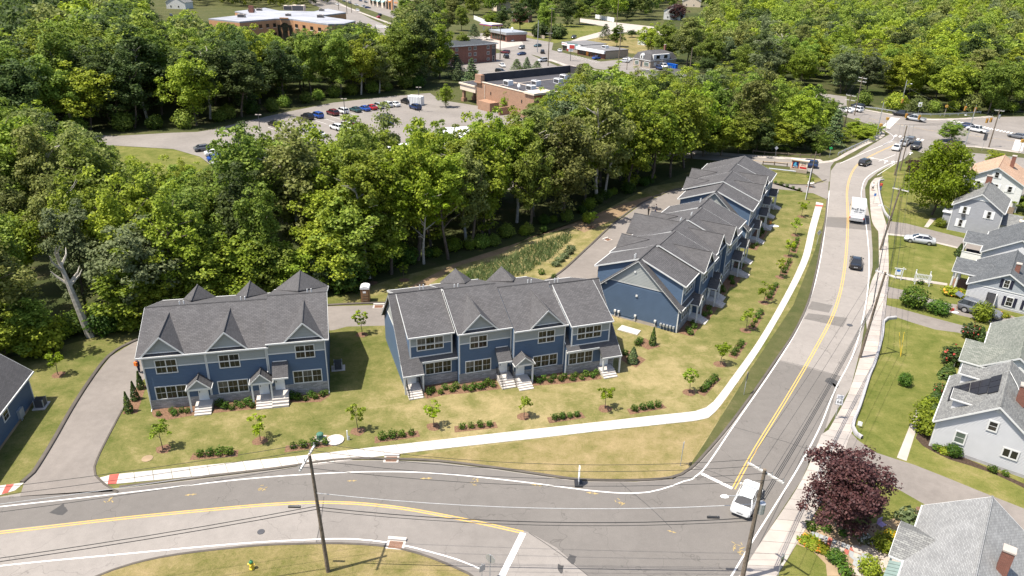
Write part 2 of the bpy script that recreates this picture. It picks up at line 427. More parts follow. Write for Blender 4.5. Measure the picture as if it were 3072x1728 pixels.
L['shrub'] = leafmat('leaf_shrub', (0.066, 0.126, 0.014), (0.144, 0.204, 0.026))
L['arbor'] = leafmat('leaf_arborvitae', (0.042, 0.078, 0.012), (0.090, 0.126, 0.019), .15)
L['lime'] = leafmat('leaf_lime', (.20, .24, .015), (.30, .32, .03))
L['reed'] = leafmat('leaf_reed', (.13, .17, .055), (.22, .24, .10))
L['redflower'] = leafmat('petal_red', (.45, .03, .05), (.55, .08, .08), .2)
L['yellowflower'] = leafmat('petal_yellow', (.62, .42, .01), (.75, .55, .03), .2)
L['whiteflower'] = leafmat('petal_white', (.55, .55, .5), (.7, .7, .66), .2)
L['orangeflower'] = leafmat('petal_orange', (.6, .2, .02), (.7, .32, .04), .2)
# ------------------------------------------------------------------ the setting: ground, roads, pavements
def sheet(name, pts, z, mat, kind='structure', parent=None):
    mb = MB(); mb.sheet(pts, z); mb.keep = True
    o = mb.build(name, mat, parent)
    me = o.data
    if me.polygons[0].normal.z < 0: me.flip_normals()
    return tag(o, kind=kind)
def gs(*pts): return [gp(u, v) for u, v in pts]
def cr(ox, oy, s, *pts): return [gp(ox + x / s, oy + y / s) for x, y in pts]

g = MB(); g.add([(-4000, -60, 0), (4000, -60, 0), (4000, 5000, 0), (-4000, 5000, 0)], [(0, 1, 2, 3)])
tag(g.build('ground', M['farground']), kind='structure')
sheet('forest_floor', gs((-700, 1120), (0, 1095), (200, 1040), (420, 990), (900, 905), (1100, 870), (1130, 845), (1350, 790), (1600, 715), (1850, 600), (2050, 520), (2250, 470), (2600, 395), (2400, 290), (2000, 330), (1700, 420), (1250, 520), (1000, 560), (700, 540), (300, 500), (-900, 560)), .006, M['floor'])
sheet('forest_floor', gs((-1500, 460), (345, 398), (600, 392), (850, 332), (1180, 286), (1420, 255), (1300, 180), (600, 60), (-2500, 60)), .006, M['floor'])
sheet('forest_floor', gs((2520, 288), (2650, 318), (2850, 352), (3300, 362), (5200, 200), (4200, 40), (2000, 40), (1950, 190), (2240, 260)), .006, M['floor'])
sheet('townhouse_lawn', gs((-900, 1420), (-300, 1130), (120, 1055), (330, 1000), (600, 950), (1050, 880), (1180, 835), (1400, 780), (1700, 690), (1950, 560), (2300, 500), (2480, 540), (2480, 640), (2445, 750), (2380, 915), (2250, 1110), (2120, 1320), (2060, 1410), (1960, 1455), (1740, 1448), (1480, 1400), (1300, 1380), (1160, 1378), (1040, 1383), (800, 1412), (355, 1470), (60, 1492), (-900, 1560)), .010, M['lawn'])
sheet('grass_verge', gs((1180, 1376), (1480, 1336), (1800, 1296), (2108, 1262), (2164, 1218), (2260, 1090), (2110, 1330), (2060, 1412), (2020, 1438), (1910, 1444), (1760, 1443), (1670, 1432), (1490, 1407), (1310, 1385)), .014, M['verge'])
sheet('right_yards', gs((2650, 500), (2760, 470), (3300, 560), (3700, 900), (3700, 1900), (2300, 1800), (2500, 1330), (2570, 1240), (2640, 1000), (2664, 850), (2660, 650), (2640, 560)), .010, M['yard'])
sheet('roadside_grass', gs((225, 1780), (286, 1728), (394, 1690), (537, 1660), (763, 1635), (906, 1629), (1014, 1628), (1133, 1634), (1216, 1647), (1288, 1668), (1360, 1697), (1407, 1718), (1440, 1760), (1500, 2100), (-600, 2300)), .014, M['verge'])

KN = [(-420, 1300), (-150, 1270), (0, 1250), (60, 1239), (150, 1236), (300, 1229), (400, 1217), (500, 1205), (700, 1181), (800, 1166), (880, 1158), (975, 1158), (1100, 1163), (1250, 1181), (1400, 1203), (1470, 1211), (1600, 1212), (1690, 1205), (1740, 1182), (1790, 1130), (1840, 1070), (1900, 988), (1950, 915), (2000, 840), (2035, 765), (2055, 690), (2068, 620), (2078, 560), (2084, 500), (2087, 468), (2090, 430), (2104, 411), (2120, 407), (2150, 392), (2190, 366), (2225, 345), (2243, 335)]
KE = [(2300, 372), (2275, 400), (2254, 412), (2223, 425), (2207, 434), (2184, 454), (2176, 473), (2177, 493), (2189, 551), (2192, 584), (2195, 630), (2195, 671), (2187, 714), (2178, 795), (2166, 874), (2140, 975), (2079, 1077), (2073, 1080), (2017, 1206), (1916, 1361), (1859, 1449), (1800, 1550)]
KS = [(1240, 1560), (1200, 1455), (1180, 1441), (1140, 1423), (1080, 1399), (1020, 1381), (950, 1370), (850, 1365), (760, 1366), (640, 1371), (450, 1392), (330, 1417), (240, 1449), (150, 1492), (-100, 1600), (-420, 1750)]
sheet('road', gt(KN) + gt(KE) + gt(KS), .014, M['asph_light'])
YA = [(-420, 1385), (0, 1340), (300, 1305), (600, 1276), (720, 1267), (800, 1264), (900, 1267), (980, 1275), (1050, 1285), (1200, 1314), (1316, 1340)]
YB = [(1845, 1230), (1900, 1130), (1980, 1000), (2050, 880), (2100, 780), (2124, 680), (2133, 560), (2131, 480), (2143, 435), (2165, 408), (2205, 385), (2252, 364)]
WN = [(-420, 1320), (0, 1275), (300, 1242), (600, 1207), (800, 1192), (950, 1187), (1100, 1191), (1300, 1211), (1500, 1236), (1600, 1241), (1660, 1232), (1720, 1211), (1765, 1187), (1850, 1065), (1950, 920), (2010, 820), (2045, 730), (2066, 640), (2079, 545), (2086, 480)]
WE = [(1800, 1515), (1840, 1449), (1900, 1350), (2000, 1190), (2060, 1080), (2100, 982), (2150, 880), (2180, 750), (2186, 650), (2178, 560), (2168, 505), (2168, 475), (2182, 445), (2230, 416), (2268, 402)]
sheet('asphalt_patch', gt([(-420, 1303), (0, 1252), (300, 1231), (500, 1207), (700, 1183), (880, 1160), (975, 1160), (1100, 1165), (1250, 1183), (1400, 1205), (1470, 1213), (1600, 1214), (1690, 1207), (1742, 1184), (1792, 1132), (1842, 1072), (1902, 990), (1955, 907), (2030, 925), (2114, 947), (2076, 1079), (2015, 1208), (1916, 1361), (1859, 1449), (1800, 1550), (1540, 1550), (1480, 1449), (1400, 1378), (1330, 1339), (1200, 1309), (1050, 1281), (980, 1270), (900, 1263), (800, 1260), (600, 1272), (300, 1301), (-420, 1380)]), .018, M['asph_dark'])
sheet('asphalt_patch', gt([(810, 1267), (900, 1270), (980, 1279), (1050, 1289), (1200, 1318), (1316, 1343), (1268, 1449), (1240, 1560), (1200, 1455), (1140, 1424), (1080, 1400), (1020, 1382), (950, 1371), (850, 1366), (797, 1366)]), .018, M['asph_mid'])
for q in ([(2042, 758), (2095, 768), (2085, 787), (2032, 777)], [(2033, 788), (2132, 800), (2120, 823), (2022, 802)], [(2081, 546), (2188, 549), (2192, 580), (2076, 570)]):
    sheet('asphalt_patch', gt(q), .018, M['asph_dark'])
sheet('intersection', cr(2400, 0, 2.897, (-700, 700), (100, 860), (350, 915), (560, 962), (820, 1005), (1050, 1045), (1350, 1045), (1700, 1018), (1947, 1012), (2600, 1010), (2600, 1420), (1947, 1325), (1560, 1277), (1350, 1262), (1180, 1300), (1060, 1330), (960, 1290), (800, 1212), (804, 1180), (720, 1130), (700, 1100), (600, 1080), (350, 1000), (-700, 780)), .018, M['lot'])
sheet('side_street', gs((2000, 445), (2287, 474), (2380, 481), (2470, 485), (2505, 482), (2492, 500), (2489, 545), (2470, 545), (2452, 528), (2440, 520), (2413, 510), (2372, 501), (2287, 493), (2000, 470)), .018, M['lot'])
sheet('townhouse_lane', gs((106, 1420), (166, 1324), (221, 1227), (276, 1141), (331, 1070), (400, 1028), (520, 985), (700, 950), (850, 928), (990, 919), (1160, 915), (1350, 905), (1560, 872), (1668, 829), (1765, 745), (1848, 668), (1932, 608), (2015, 573), (2075, 562), (2150, 551), (2302, 551), (2420, 555), (2450, 549), (2486, 545), (2484, 600), (2440, 580), (2417, 578), (2384, 572), (2310, 566), (2150, 580), (2080, 600), (2010, 640), (1930, 715), (1860, 790), (1790, 850), (1640, 925), (1400, 965), (1157, 977), (1040, 980), (1004, 990), (800, 1010), (600, 1050), (480, 1090), (420, 1150), (370, 1230), (345, 1277), (304, 1357), (287, 1401), (287, 1425), (330, 1460), (357, 1474), (60, 1490), (72, 1450)), .018, M['drive'])
sheet('parking_lot', gs((300, 405), (345, 408), (520, 398), (590, 396), (640, 388), (730, 366), (850, 338), (1000, 308), (1180, 288), (1290, 279), (1320, 300), (1450, 320), (1600, 345), (1600, 560), (1100, 620), (820, 560), (700, 545), (640, 500), (600, 470), (520, 447), (340, 436), (-300, 452), (-300, 420)), .012, M['lot'])
sheet('lot_grass', gs((340, 438), (520, 448), (600, 471), (640, 505), (560, 540), (300, 520), (200, 460)), .016, M['yard'])
# roads and lots of the far strip
sheet('far_road', gs((900, -30), (1004, 0), (1120, 60), (1215, 100), (1300, 150), (1420, 170), (1560, 150), (1700, 210), (1860, 228), (1990, 270), (2150, 250), (2330, 262), (2540, 290), (2540, 325), (2200, 300), (2030, 305), (1880, 262), (1700, 238), (1560, 200), (1500, 205), (1390, 215), (1280, 175), (1130, 100), (1000, 40), (930, 10)), .014, M['lot'])
sheet('store_lot', gs((1500, 95), (1560, 110), (1660, 128), (1655, 150), (1800, 185), (1900, 175), (1960, 195), (2010, 215), (2080, 238), (2060, 262), (1990, 252), (1860, 215), (1700, 195), (1600, 165), (1500, 150), (1440, 130), (1440, 100)), .018, M['lot'])
sheet('far_parking', gs((1080, -20), (1330, 40), (1300, 90), (1190, 58), (1010, -5), (1020, -25)), .016, M['lot'])
sheet('apartment_lot', gs((1440, 205), (1560, 195), (1530, 235), (1420, 245)), .016, M['lot'])
sheet('fresh_lot', cr(1800, 80, 3.64, (420, 470), (560, 470), (780, 440), (880, 470), (1010, 540), (900, 570), (720, 560), (540, 520)), .022, M['newblack'])
sheet('gas_forecourt', gs((1400, 108), (1560, 112), (1570, 134), (1500, 146), (1420, 142)), .022, M['oldwalk'])
sheet('far_street', gs((1730, 138), (1760, 120), (1815, 108), (1850, 96), (1960, 100), (2000, 112), (2000, 104), (1960, 80), (1740, 55), (1740, 66), (1830, 82), (1800, 96), (1740, 112), (1700, 128)), .014, M['oldwalk'])
sheet('store_lawn', gs((1540, 62), (1810, 80), (1800, 100), (1730, 118), (1660, 130), (1560, 108), (1520, 90)), .012, M['yard'])
sheet('store_lawn', gs((1760, 122), (1840, 100), (1960, 110), (1960, 170), (1890, 160)), .012, M['verge'])
sheet('store_lawn', gs((1130, 85), (1200, 95), (1195, 120), (1150, 112)), .012, M['yard'])
sheet('yard_lot', gs((2862, 455), (2944, 461), (3072, 474), (3300, 510), (3300, 640), (3050, 590), (2930, 540), (2880, 500), (2866, 480)), .018, M['lot'])
sheet('yard_driveway', cr(2400, 240, 2.588, (685, 1095), (830, 1115), (1080, 1180), (1280, 1230), (1500, 1285), (1500, 1370), (1230, 1300), (1050, 1255), (810, 1205), (685, 1190)), .016, M['drive'])
sheet('yard_driveway', cr(2652, 660, 4.5286, (50, 905), (310, 965), (520, 1040), (850, 1130), (1000, 1150), (1480, 1200), (1640, 1260), (1800, 1330), (1800, 1449), (1500, 1400), (1000, 1290), (840, 1240), (520, 1130), (250, 1080), (50, 1062)), .016, M['drive'])
sheet('yard_driveway', cr(2652, 660, 4.5286, (20, 1155), (200, 1200), (600, 1310), (900, 1390), (1250, 1480), (1450, 1530), (1430, 1650), (1250, 1610), (1000, 1530), (700, 1490), (400, 1400), (160, 1320), (70, 1345), (0, 1380)), .016, M['drive'])
sheet('yard_driveway', gs((2545, 1290), (2575, 1322), (2628, 1358), (2692, 1379), (2741, 1394), (2855, 1439), (2930, 1470), (3072, 1526), (3300, 1620), (3300, 1800), (2990, 1720), (2900, 1600), (2780, 1517), (2666, 1452), (2590, 1430), (2530, 1390), (2500, 1330)), .016, M['drive'])
for n, q, m, z in (('garden_path', cr(2652, 1180, 4.831, (470, 230), (600, 255), (500, 430), (325, 985), (185, 935)), M['oldwalk'], .03),
                   ('garden_path', cr(2652, 660, 4.5286, (40, 728), (165, 765), (430, 795), (860, 862), (860, 893), (420, 832), (165, 795), (40, 750)), M['oldwalk'], .03),
                   ('garden_path', cr(2772, 440, 4.83, (0, 1165), (60, 1172), (180, 1040), (90, 1035)), M['oldwalk'], .03),
                   ('drive_edging', cr(2400, 240, 2.588, (680, 1190), (810, 1205), (1050, 1255), (1240, 1302), (1236, 1312), (1045, 1266), (805, 1216), (680, 1204)), M['oldwalk'], .03)):
    sheet(n, q, z, m)
sheet('garden_bed', cr(2100, 1228, 2.65, (800, 900), (900, 850), (1240, 940), (1500, 880), (1600, 850), (1700, 900), (1560, 1060), (1500, 1200), (1330, 1325), (1010, 1325), (1000, 1230), (900, 1130), (740, 1060)), .014, M['dirt'])
sheet('garden_bed', cr(2652, 1180, 4.831, (620, 110), (690, 70), (740, 100), (640, 260), (560, 250)), .014, M['darkmulch'])
sheet('garden_bed', cr(2652, 1180, 4.831, (500, 530), (690, 560), (760, 740), (1070, 890), (1500, 1080), (2029, 1310), (2200, 1400), (2200, 1460), (1900, 1310), (1600, 1170), (1250, 1050), (950, 960), (720, 850), (560, 760), (460, 650)), .014, M['darkmulch'])

sheet('dirt_bank', gt([(1010, 735), (1060, 706), (1150, 660), (1300, 612), (1440, 562), (1560, 515), (1640, 492), (1640, 500), (1560, 545), (1470, 585), (1440, 572), (1330, 598), (1260, 638), (1150, 670), (1085, 712), (1040, 740)]), .014, M['bank'])
# painted lines
mk = MB(); ribbon(mk, spline(gt(WN)), .13, .024); ribbon(mk, spline(gt(WE)), .13, .024)
ws = [(-420, 1475), (0, 1424), (300, 1395), (600, 1368), (800, 1357), (900, 1357), (1000, 1369), (1080, 1388), (1150, 1408), (1210, 1432)]
ribbon(mk, spline(gt(ws)), .13, .024)
for a, b, w in (((1316, 1341), (1262, 1450), .5), ((1765, 1192), (1842, 1229), .35)):
    ribbon(mk, gt([a, b]), w, .026)
ribbon(mk, cr(2400, 240, 2.588, (310, 648), (500, 565), (720, 475)), .12, .026)
for a, b in (((610, 632), (740, 580)), ((600, 740), (740, 650))): ribbon(mk, cr(2400, 240, 2.588, a, b), .12, .026)
def arrow(mb, p, a, s=1.0, z=.026):
    c, d = math.cos(a), math.sin(a); T = lambda x, y: (p.x + (x * c - y * d) * s, p.y + (x * d + y * c) * s, z)
    mb.add([T(-1.4, -.1), T(.4, -.1), T(.4, .1), T(-1.4, .1)], [(0, 1, 2, 3)]); mb.add([T(.403, -.4), T(1.3, 0), T(.403, .4)], [(0, 1, 2)])
for p, a in (((590, 612), 2.5), ((665, 635), 1.0), ((720, 640), 1.0), ((860, 570), 1.0)): arrow(mk, cr(2400, 240, 2.588, p)[0], a, 1.3)
def zebra(a, b, c, d, n, fr=.5):
    A, B, C, D = cr(2400, 0, 2.897, a, b, c, d)
    for i in range(n):
        t0, t1 = i / n, (i + fr) / n
        mk.sheet([A.lerp(B, t0), A.lerp(B, t1), D.lerp(C, t1), D.lerp(C, t0)], .028)
zebra((790, 1022), (705, 1112), (775, 1122), (868, 1030), 9)
zebra((830, 1172), (1100, 1215), (1085, 1230), (815, 1185), 7)
zebra((1330, 1045), (1900, 1162), (1880, 1172), (1300, 1052), 20)
zebra((1870, 1215), (1838, 1310), (1930, 1322), (1960, 1222), 8)
for k in range(9):   # store bays
    a = cr(1420, 60, 5.6, (1570 + 60 * k, 615 + 13 * k), (1690 + 55 * k, 588 + 13 * k)); ribbon(mk, a, .12, .03)
for k in range(5): ribbon(mk, cr(1800, 80, 3.64, (805 + 30 * k, 546 - 9 * k), (905 + 27 * k, 566 - 8 * k)), .15, .03)
for k in range(7): ribbon(mk, cr(1800, 80, 3.64, (450 + 22 * k, 455 + 5 * k), (690 - 8 * k, 498 - 3 * k)), .12, .03)
for k in range(5): ribbon(mk, cr(600, 0, 2.8975, (400 + 95 * k, 1170 - 32 * k), (480 + 95 * k, 1200 - 33 * k)), .12, .03)
for k in range(11): ribbon(mk, cr(600, 0, 2.8975, (1005 + 66 * k, 1048 - 18 * k), (1110 + 64 * k, 1082 - 20 * k)), .12, .03)
tag(mk.build('white_road_markings', M['white']), kind='structure')
mk = MB()
for y in (YA, YB):
    ribbon(mk, spline(gt(y)), .105, .024, .13); ribbon(mk, spline(gt(y)), .105, .024, -.13)
ribbon(mk, gs((2150, 470), (2290, 485), (2380, 490)), .12, .026, .12); ribbon(mk, cr(2400, 0, 2.897, (600, 1030), (1100, 1130), (1900, 1230)), .1, .028)
tag(mk.build('yellow_road_markings', M['yellow']), kind='structure')
mk = MB()
for (u, v), a, s in (((480, 1245), .2, .45), ((885, 1210), .1, .4), ((1072, 1204), .1, .5), ((1352, 1221), -.1, .5), ((1490, 1241), -.15, .5), ((1690, 1338), -.4, .35)):
    s *= .75; p = gt([(u, v)])[0]; arrow(mk, p, a, s); arrow(mk, p, a + math.pi, s, .031)
rr = random.Random(4)
for u, v in ((275, 1258), (660, 1229), (1197, 1211), (1562, 1267), (1865, 1392), (1852, 1372)):
    p = gt([(u, v)])[0]
    for k in range(9):
        x, y, a = p.x + rr.gauss(0, .22), p.y + rr.gauss(0, .22), rr.random() * 3
        c, d, zk = math.cos(a) * .15, math.sin(a) * .15, .026 + k * .002
        mk.add([(x - c - d * .2, y - d + c * .2, zk), (x + c - d * .2, y + d + c * .2, zk), (x + c + d * .2, y + d - c * .2, zk), (x - c + d * .2, y - d - c * .2, zk)], [(0, 1, 2, 3)])
tag(mk.build('utility_paint_marks', M['spray']), kind='structure')

# asphalt and granite kerbs
kb = MB()
kerb(kb, spline(gt(KN[5:29])), .28, .13, .18); kerb(kb, spline(gt(KS[1:-2])), .2, .06, .1)
kerb(kb, spline(gs((72, 1450), (106, 1420), (166, 1324), (221, 1227), (276, 1141), (331, 1070), (400, 1028), (520, 985), (700, 950), (850, 928), (990, 918), (1095, 913), (1160, 912))), .4, .18, .2)
kerb(kb, spline(gs((1560, 868), (1668, 829), (1765, 745), (1848, 668), (1932, 608), (2015, 573), (2075, 562))), .35, .16, .18)
kerb(kb, spline(gs((357, 1476), (318, 1452), (290, 1425), (287, 1401), (304, 1357), (345, 1277), (370, 1230))), .18, .08, .1)
kerb(kb, spline(gs((2310, 551), (2421, 555), (2450, 549), (2478, 540))), .25, .14, 0)
tag(kb.build('asphalt_kerb', M['kerb']), kind='structure')
kb = MB()
kerb(kb, spline(gs((2585, 1317), (2568, 1306), (2557, 1285), (2562, 1262), (2579, 1220), (2607, 1131), (2624, 1090), (2645, 1014), (2650, 969), (2662, 959), (2687, 956))), .34, .4)
kerb(kb, spline(gs((2672, 663), (2666, 655), (2651, 634), (2638, 588), (2635, 553), (2640, 543), (2650, 542))), .34, .4)
kerb(kb, spline(cr(2400, 0, 2.897, (720, 1262), (806, 1214), (804, 1178), (720, 1128))), .3, .12)
tag(kb.build('granite_kerb', M['granite']), kind='structure')

# pavements made of slabs
def slabs(name, left, right, length, mat, z=.06, step=.5, width=None):
    a, b = spline(left, step), spline(right, step)
    def res(p, n):
        d = [0]
        for i, j in zip(p, p[1:]): d.append(d[-1] + (j - i).length)
        out, k = [], 0
        for i in range(n + 1):
            t = d[-1] * i / n
            while k < len(d) - 2 and d[k + 1] < t: k += 1
            f = (t - d[k]) / max(1e-6, d[k + 1] - d[k]); out.append(p[k].lerp(p[k + 1], f))
        return out
    tot = sum((j - i).length for i, j in zip(a, a[1:]))
    n = max(1, int(tot / length)); a, b = res(a, n), res(b, n)
    root = bpy.data.objects.new(name, None); COL.objects.link(root); tag(root, kind='structure'); root.location = a[0]
    o = Vector(a[0]); rr = random.Random(n)
    for i in range(n):
        mb = MB(); e = .02 / length
        q = [a[i].lerp(a[i + 1], e), a[i].lerp(a[i + 1], 1 - e), b[i].lerp(b[i + 1], 1 - e), b[i].lerp(b[i + 1], e)]
        mb.prism_z([p - o for p in q], -.05, z + rr.uniform(-.004, .004))
        mb.build('slab', (mat if rr.random() < .6 else M[rr.choice(('walk2', 'walk3'))]) if mat is M['walk'] else (mat if rr.random() < .65 else M['oldwalk2']), root)
    return root
SCT = [(290, 1194), (420, 1181), (600, 1163), (760, 1147), (930, 1127), (1100, 1108), (1300, 1085), (1500, 1063), (1640, 1047), (1750, 1035), (1776, 1026), (1800, 1005), (1850, 938), (1900, 868), (1940, 803), (1976, 738), (2002, 686), (2021, 638), (2036, 572), (2051, 519)]
SCB = [(292, 1218), (420, 1206), (600, 1188), (770, 1171), (930, 1152), (1100, 1131), (1300, 1109), (1500, 1086), (1640, 1071), (1764, 1057), (1790, 1045), (1815, 1018), (1866, 947), (1913, 878), (1955, 808), (1991, 743), (2018, 690), (2038, 641), (2053, 575), (2068, 520)]
slabs('pavement', gt(SCT), gt(SCB), 1.55, M['walk'])
sheet('kerb_ramp', gt([(248, 1203), (276, 1195.5), (291, 1194), (293, 1218), (270, 1219), (262, 1213)]), .03, M['walk'])
sheet('tactile_paving', gt([(276, 1195.5), (300, 1193), (293, 1218), (271, 1219)]), .072, M['adared'])
sheet('tactile_paving', gt([(2051, 520), (2069, 521), (2071, 517), (2053, 515)]), .072, M['adared'])
sheet('kerb_ramp', gt([(2052, 515), (2053, 508), (2071, 512), (2070, 517)]), .03, M['walk'])
sheet('kerb_ramp', gt([(-60, 1232), (-60, 1226), (0, 1222), (62, 1214), (38, 1234), (0, 1246), (-60, 1252)]), .03, M['walk'])
sheet('tactile_paving', gt([(16, 1220), (36, 1218), (20, 1240), (4, 1244)]), .036, M['adared'])
sheet('kerb_ramp', cr(2240, 440, 4.853, (895, 502), (975, 505), (990, 535), (940, 545), (882, 552)), .03, M['walk'])
SDL = [(2150, 1810), (2217, 1728), (2285, 1624), (2406, 1439), (2472, 1287), (2486, 1290), (2545, 1180), (2580, 1073), (2600, 1000), (2598, 945), (2612, 852), (2637, 800), (2635, 698), (2630, 690), (2614, 655), (2609, 576), (2612, 550), (2625, 535)]
SDR = [(2270, 1810), (2330, 1728), (2385, 1640), (2500, 1440), (2552, 1300), (2555, 1298), (2580, 1231), (2621, 1100), (2641, 1020), (2652, 965), (2664, 860), (2666, 800), (2664, 700), (2664, 690), (2648, 638), (2634, 580), (2632, 549), (2650, 530)]
for i, j in ((0, 5), (5, 11), (11, 18)):
    slabs('pavement', gs(*SDL[i:j + (1 if j < 18 else 0)]), gs(*SDR[i:j + (1 if j < 18 else 0)]), 1.6, M['oldwalk'], .05)
slabs('pavement', cr(2400, 0, 2.897, (140, 1425), (300, 1405), (420, 1345), (560, 1270), (700, 1205), (740, 1165), (700, 1130)), cr(2400, 0, 2.897, (140, 1405), (280, 1390), (400, 1325), (540, 1250), (660, 1190), (690, 1160), (680, 1130)), 1.8, M['oldwalk'], .05)
slabs('pavement', gs((2080, 452), (2290, 467), (2380, 473), (2460, 478)), gs((2080, 459), (2290, 474), (2380, 480), (2470, 484)), 2.0, M['oldwalk'], .05)
slabs('pavement', cr(2400, 0, 2.897, (560, 950), (820, 996), (1060, 1030), (1350, 1030), (1650, 1008)), cr(2400, 0, 2.897, (560, 960), (820, 1004), (1060, 1043), (1350, 1043), (1690, 1018)), 2.2, M['oldwalk'], .06)
slabs('pavement', cr(2400, 0, 2.897, (1340, 1262), (1560, 1276), (1947, 1326), (2200, 1362)), cr(2400, 0, 2.897, (1340, 1270), (1560, 1285), (1947, 1336), (2200, 1372)), 2.2, M['oldwalk'], .06)
slabs('pavement', gs((1600, 195), (1640, 176), (1720, 200), (1860, 232), (1990, 268)), gs((1600, 200), (1642, 182), (1718, 206), (1860, 238), (1990, 274)), 3.0, M['oldwalk'], .06)
slabs('pavement', gs((1010, 8), (1120, 50), (1200, 78)), gs((1006, 10), (1114, 52), (1196, 82)), 4.0, M['oldwalk'], .06)
# skid marks, seams and manholes
sk = MB()
for a, b in (((1955, 906), (2116, 948)), ((1840, 1073), (2092, 1150)), ((1330, 1340), (1480, 1449)), ((1560, 1215), (1690, 1330)), ((815, 1250), (795, 1366)), ((1722, 1165), (1860, 1215)), ((2030, 1120), (1870, 1449))):
    ribbon(sk, spline(gt([a, ((a[0] + b[0]) / 2 + 3, (a[1] + b[1]) / 2 - 2), b])), .06, .021)
for (u, v), r in (((2095, 963), .9), ((2100, 970), .5), ((2040, 1140), .5), ((1410, 1430), .4), ((1440, 1405), .5), ((150, 1285), .8), ((2062, 1185), .5)):
    p = gt([(u, v)])[0]; rs = random.Random(u)
    sk.sheet([(p.x + r * rs.uniform(.3, 1) * math.cos(k * .7), p.y + 1.6 * r * rs.uniform(.3, 1) * math.sin(k * .7), .022) for k in range(9)])
tag(sk.build('road_stains', plain('tar', (.055, .052, .05), .7, .3)), kind='structure')
def cover(u, v, r, mat, name, label, z=.03):
    mb = MB(); p = gp(u, v); mb.disc((0, 0), r, 0, z)
    o = mb.build(name, mat); o.location = (p.x, p.y, .016); return tag(o, label, 'manhole cover')
cover(2549, 976, .38, M['darkgrey'], 'manhole_cover', 'round iron manhole cover in the light road lane beside the dark patches')
cover(783, 1596, .3, M['darkgrey'], 'manhole_cover', 'small iron cover in the pale left lane of the bottom road')
cover(2615, 1033, .2, M['darkgrey'], 'valve_cover', 'small rusty cover set in the right hand pavement beside the long lawn')
cover(1006, 1322, .85, M['walk'], 'septic_lid', 'large round pale concrete lid lying in the lawn beside the green utility box', .12)
cover(442, 1376, .5, M['dirt'], 'mulch_disc', 'reddish round cover in the lawn left of the first shrub row')
cover(1658, 1260, .5, M['mulch'], 'mulch_disc', 'reddish round cover at the left end of a shrub row near the pavement')
# ------------------------------------------------------------------ windows, doors, stoops
WR = random.Random(77)
def window(parent, x0, x1, z0, z1, y, n=1, rows=2, ft=.088, glass='glass', mat='trim', axis='y', grille=True):
    """frame proud of a wall on plane y (normal -y) with n sashes; axis 'x': wall normal along x, sign in ft"""
    f = MB(); w = (x1 - x0)
    def bx(mb, a0, a1, b0, b1, c0, c1):   # along, out, up
        if axis == 'y': mb.box(a0, a1, y - b1, y - b0, c0, c1)
        elif axis == 'x+': mb.box(y + b0, y + b1, a0, a1, c0, c1)
        else: mb.box(y - b1, y - b0, a0, a1, c0, c1)
    bx(f, x0, x1, 0, .07, z0, z0 + ft); bx(f, x0, x1, 0, .07, z1 - ft, z1)
    bx(f, x0, x0 + ft, 0, .07, z0 + ft, z1 - ft); bx(f, x1 - ft, x1, 0, .07, z0 + ft, z1 - ft)
    sw = (w - ft * (n + 1)) / n
    for i in range(1, n):
        a = x0 + i * (sw + ft); bx(f, a, a + ft, 0, .068, z0 + ft, z1 - ft)
    zm = (z0 + z1) / 2
    for i in range(n):
        a = x0 + ft + i * (sw + ft)
        if rows == 2: bx(f, a, a + sw, 0, .045, zm - .016, zm + .016)
        if grille: bx(f, a + sw / 2 - .006, a + sw / 2 + .006, 0, .033, z0 + ft, z1 - ft)
    o = f.build('window', M[mat], parent)
    for i in range(n):
        a = x0 + ft + i * (sw + ft)
        for r in range(rows):
            g0 = z0 + ft + (z1 - z0 - 2 * ft) * r / rows; g1 = z0 + ft + (z1 - z0 - 2 * ft) * (r + 1) / rows
            g = MB(); bx(g, a + .004, a + sw - .004, .008, .028, g0 + .004, g1 - .004); g.build('pane', M[glass if glass != 'glass' else 'glass2' if WR.random() < .3 else 'glass3' if r == 1 and WR.random() < .2 else 'glass'], o)
    return o
def door(parent, x0, x1, z0, z1, y, mat='door', axis='y'):
    d = MB(); d.box(x0 + .06, x1 - .06, y - .04, y, z0, z1 - .06)
    for a, b in ((x0, x0 + .06), (x1 - .06, x1)): d.box(a, b, y - .07, y, z0, z1)
    d.box(x0 + .06, x1 - .06, y - .07, y, z1 - .06, z1)
    for a in (.14, .54):
        for b, c in ((.15, .75), (.9, 1.7)): d.box(x0 + a, x0 + a + .3, y - .055, y - .03, z0 + b, z0 + c)
    o = d.build('door', M[mat], parent)
    h = MB(); h.box(x0 + .12, x0 + .18, y - .09, y - .06, z0 + .95, z0 + 1.12); h.build('handle', M['black'], o)
    return o
def stoop(parent, x0, x1, y, zt, land=1.15, n=3, rails=False, tread=.3):
    s = MB(); s.box(x0, x1, y - land, y, -.2, zt); o = s.build('stoop', M['walk'], parent)
    for i in range(n):
        t = MB(); h = zt * (n - i) / (n + 1); t.box(x0, x1, y - land - tread * (i + 1), y - land - tread * i - .004, -.2, h); t.build('step', M['walk'], o)
    if rails:
        for x in (x0 + .06, x1 - .06):
            r = MB(); ye = y - land - tread * n
            a, b, c = (x, y - .05, zt + .9), (x, y - land, zt + .9), (x, ye, .95)
            r.bar(a, b, .025); r.bar(b, c, .025)
            for p in (a, b, c): r.bar(p, (p[0], p[1], p[2] - .9), .025)
            for k in range(1, 10): yy = y - land * k / 10; r.bar((x, yy, zt), (x, yy, zt + .9), .012, n=4)
            for k in range(1, 9):
                yy = y - land - tread * n * k / 9; zz = zt * (1 - k / 9); r.bar((x, yy, zz), (x, yy, zz + .92), .012, n=4)
            r.build('railing', M['black'], o)
    return o

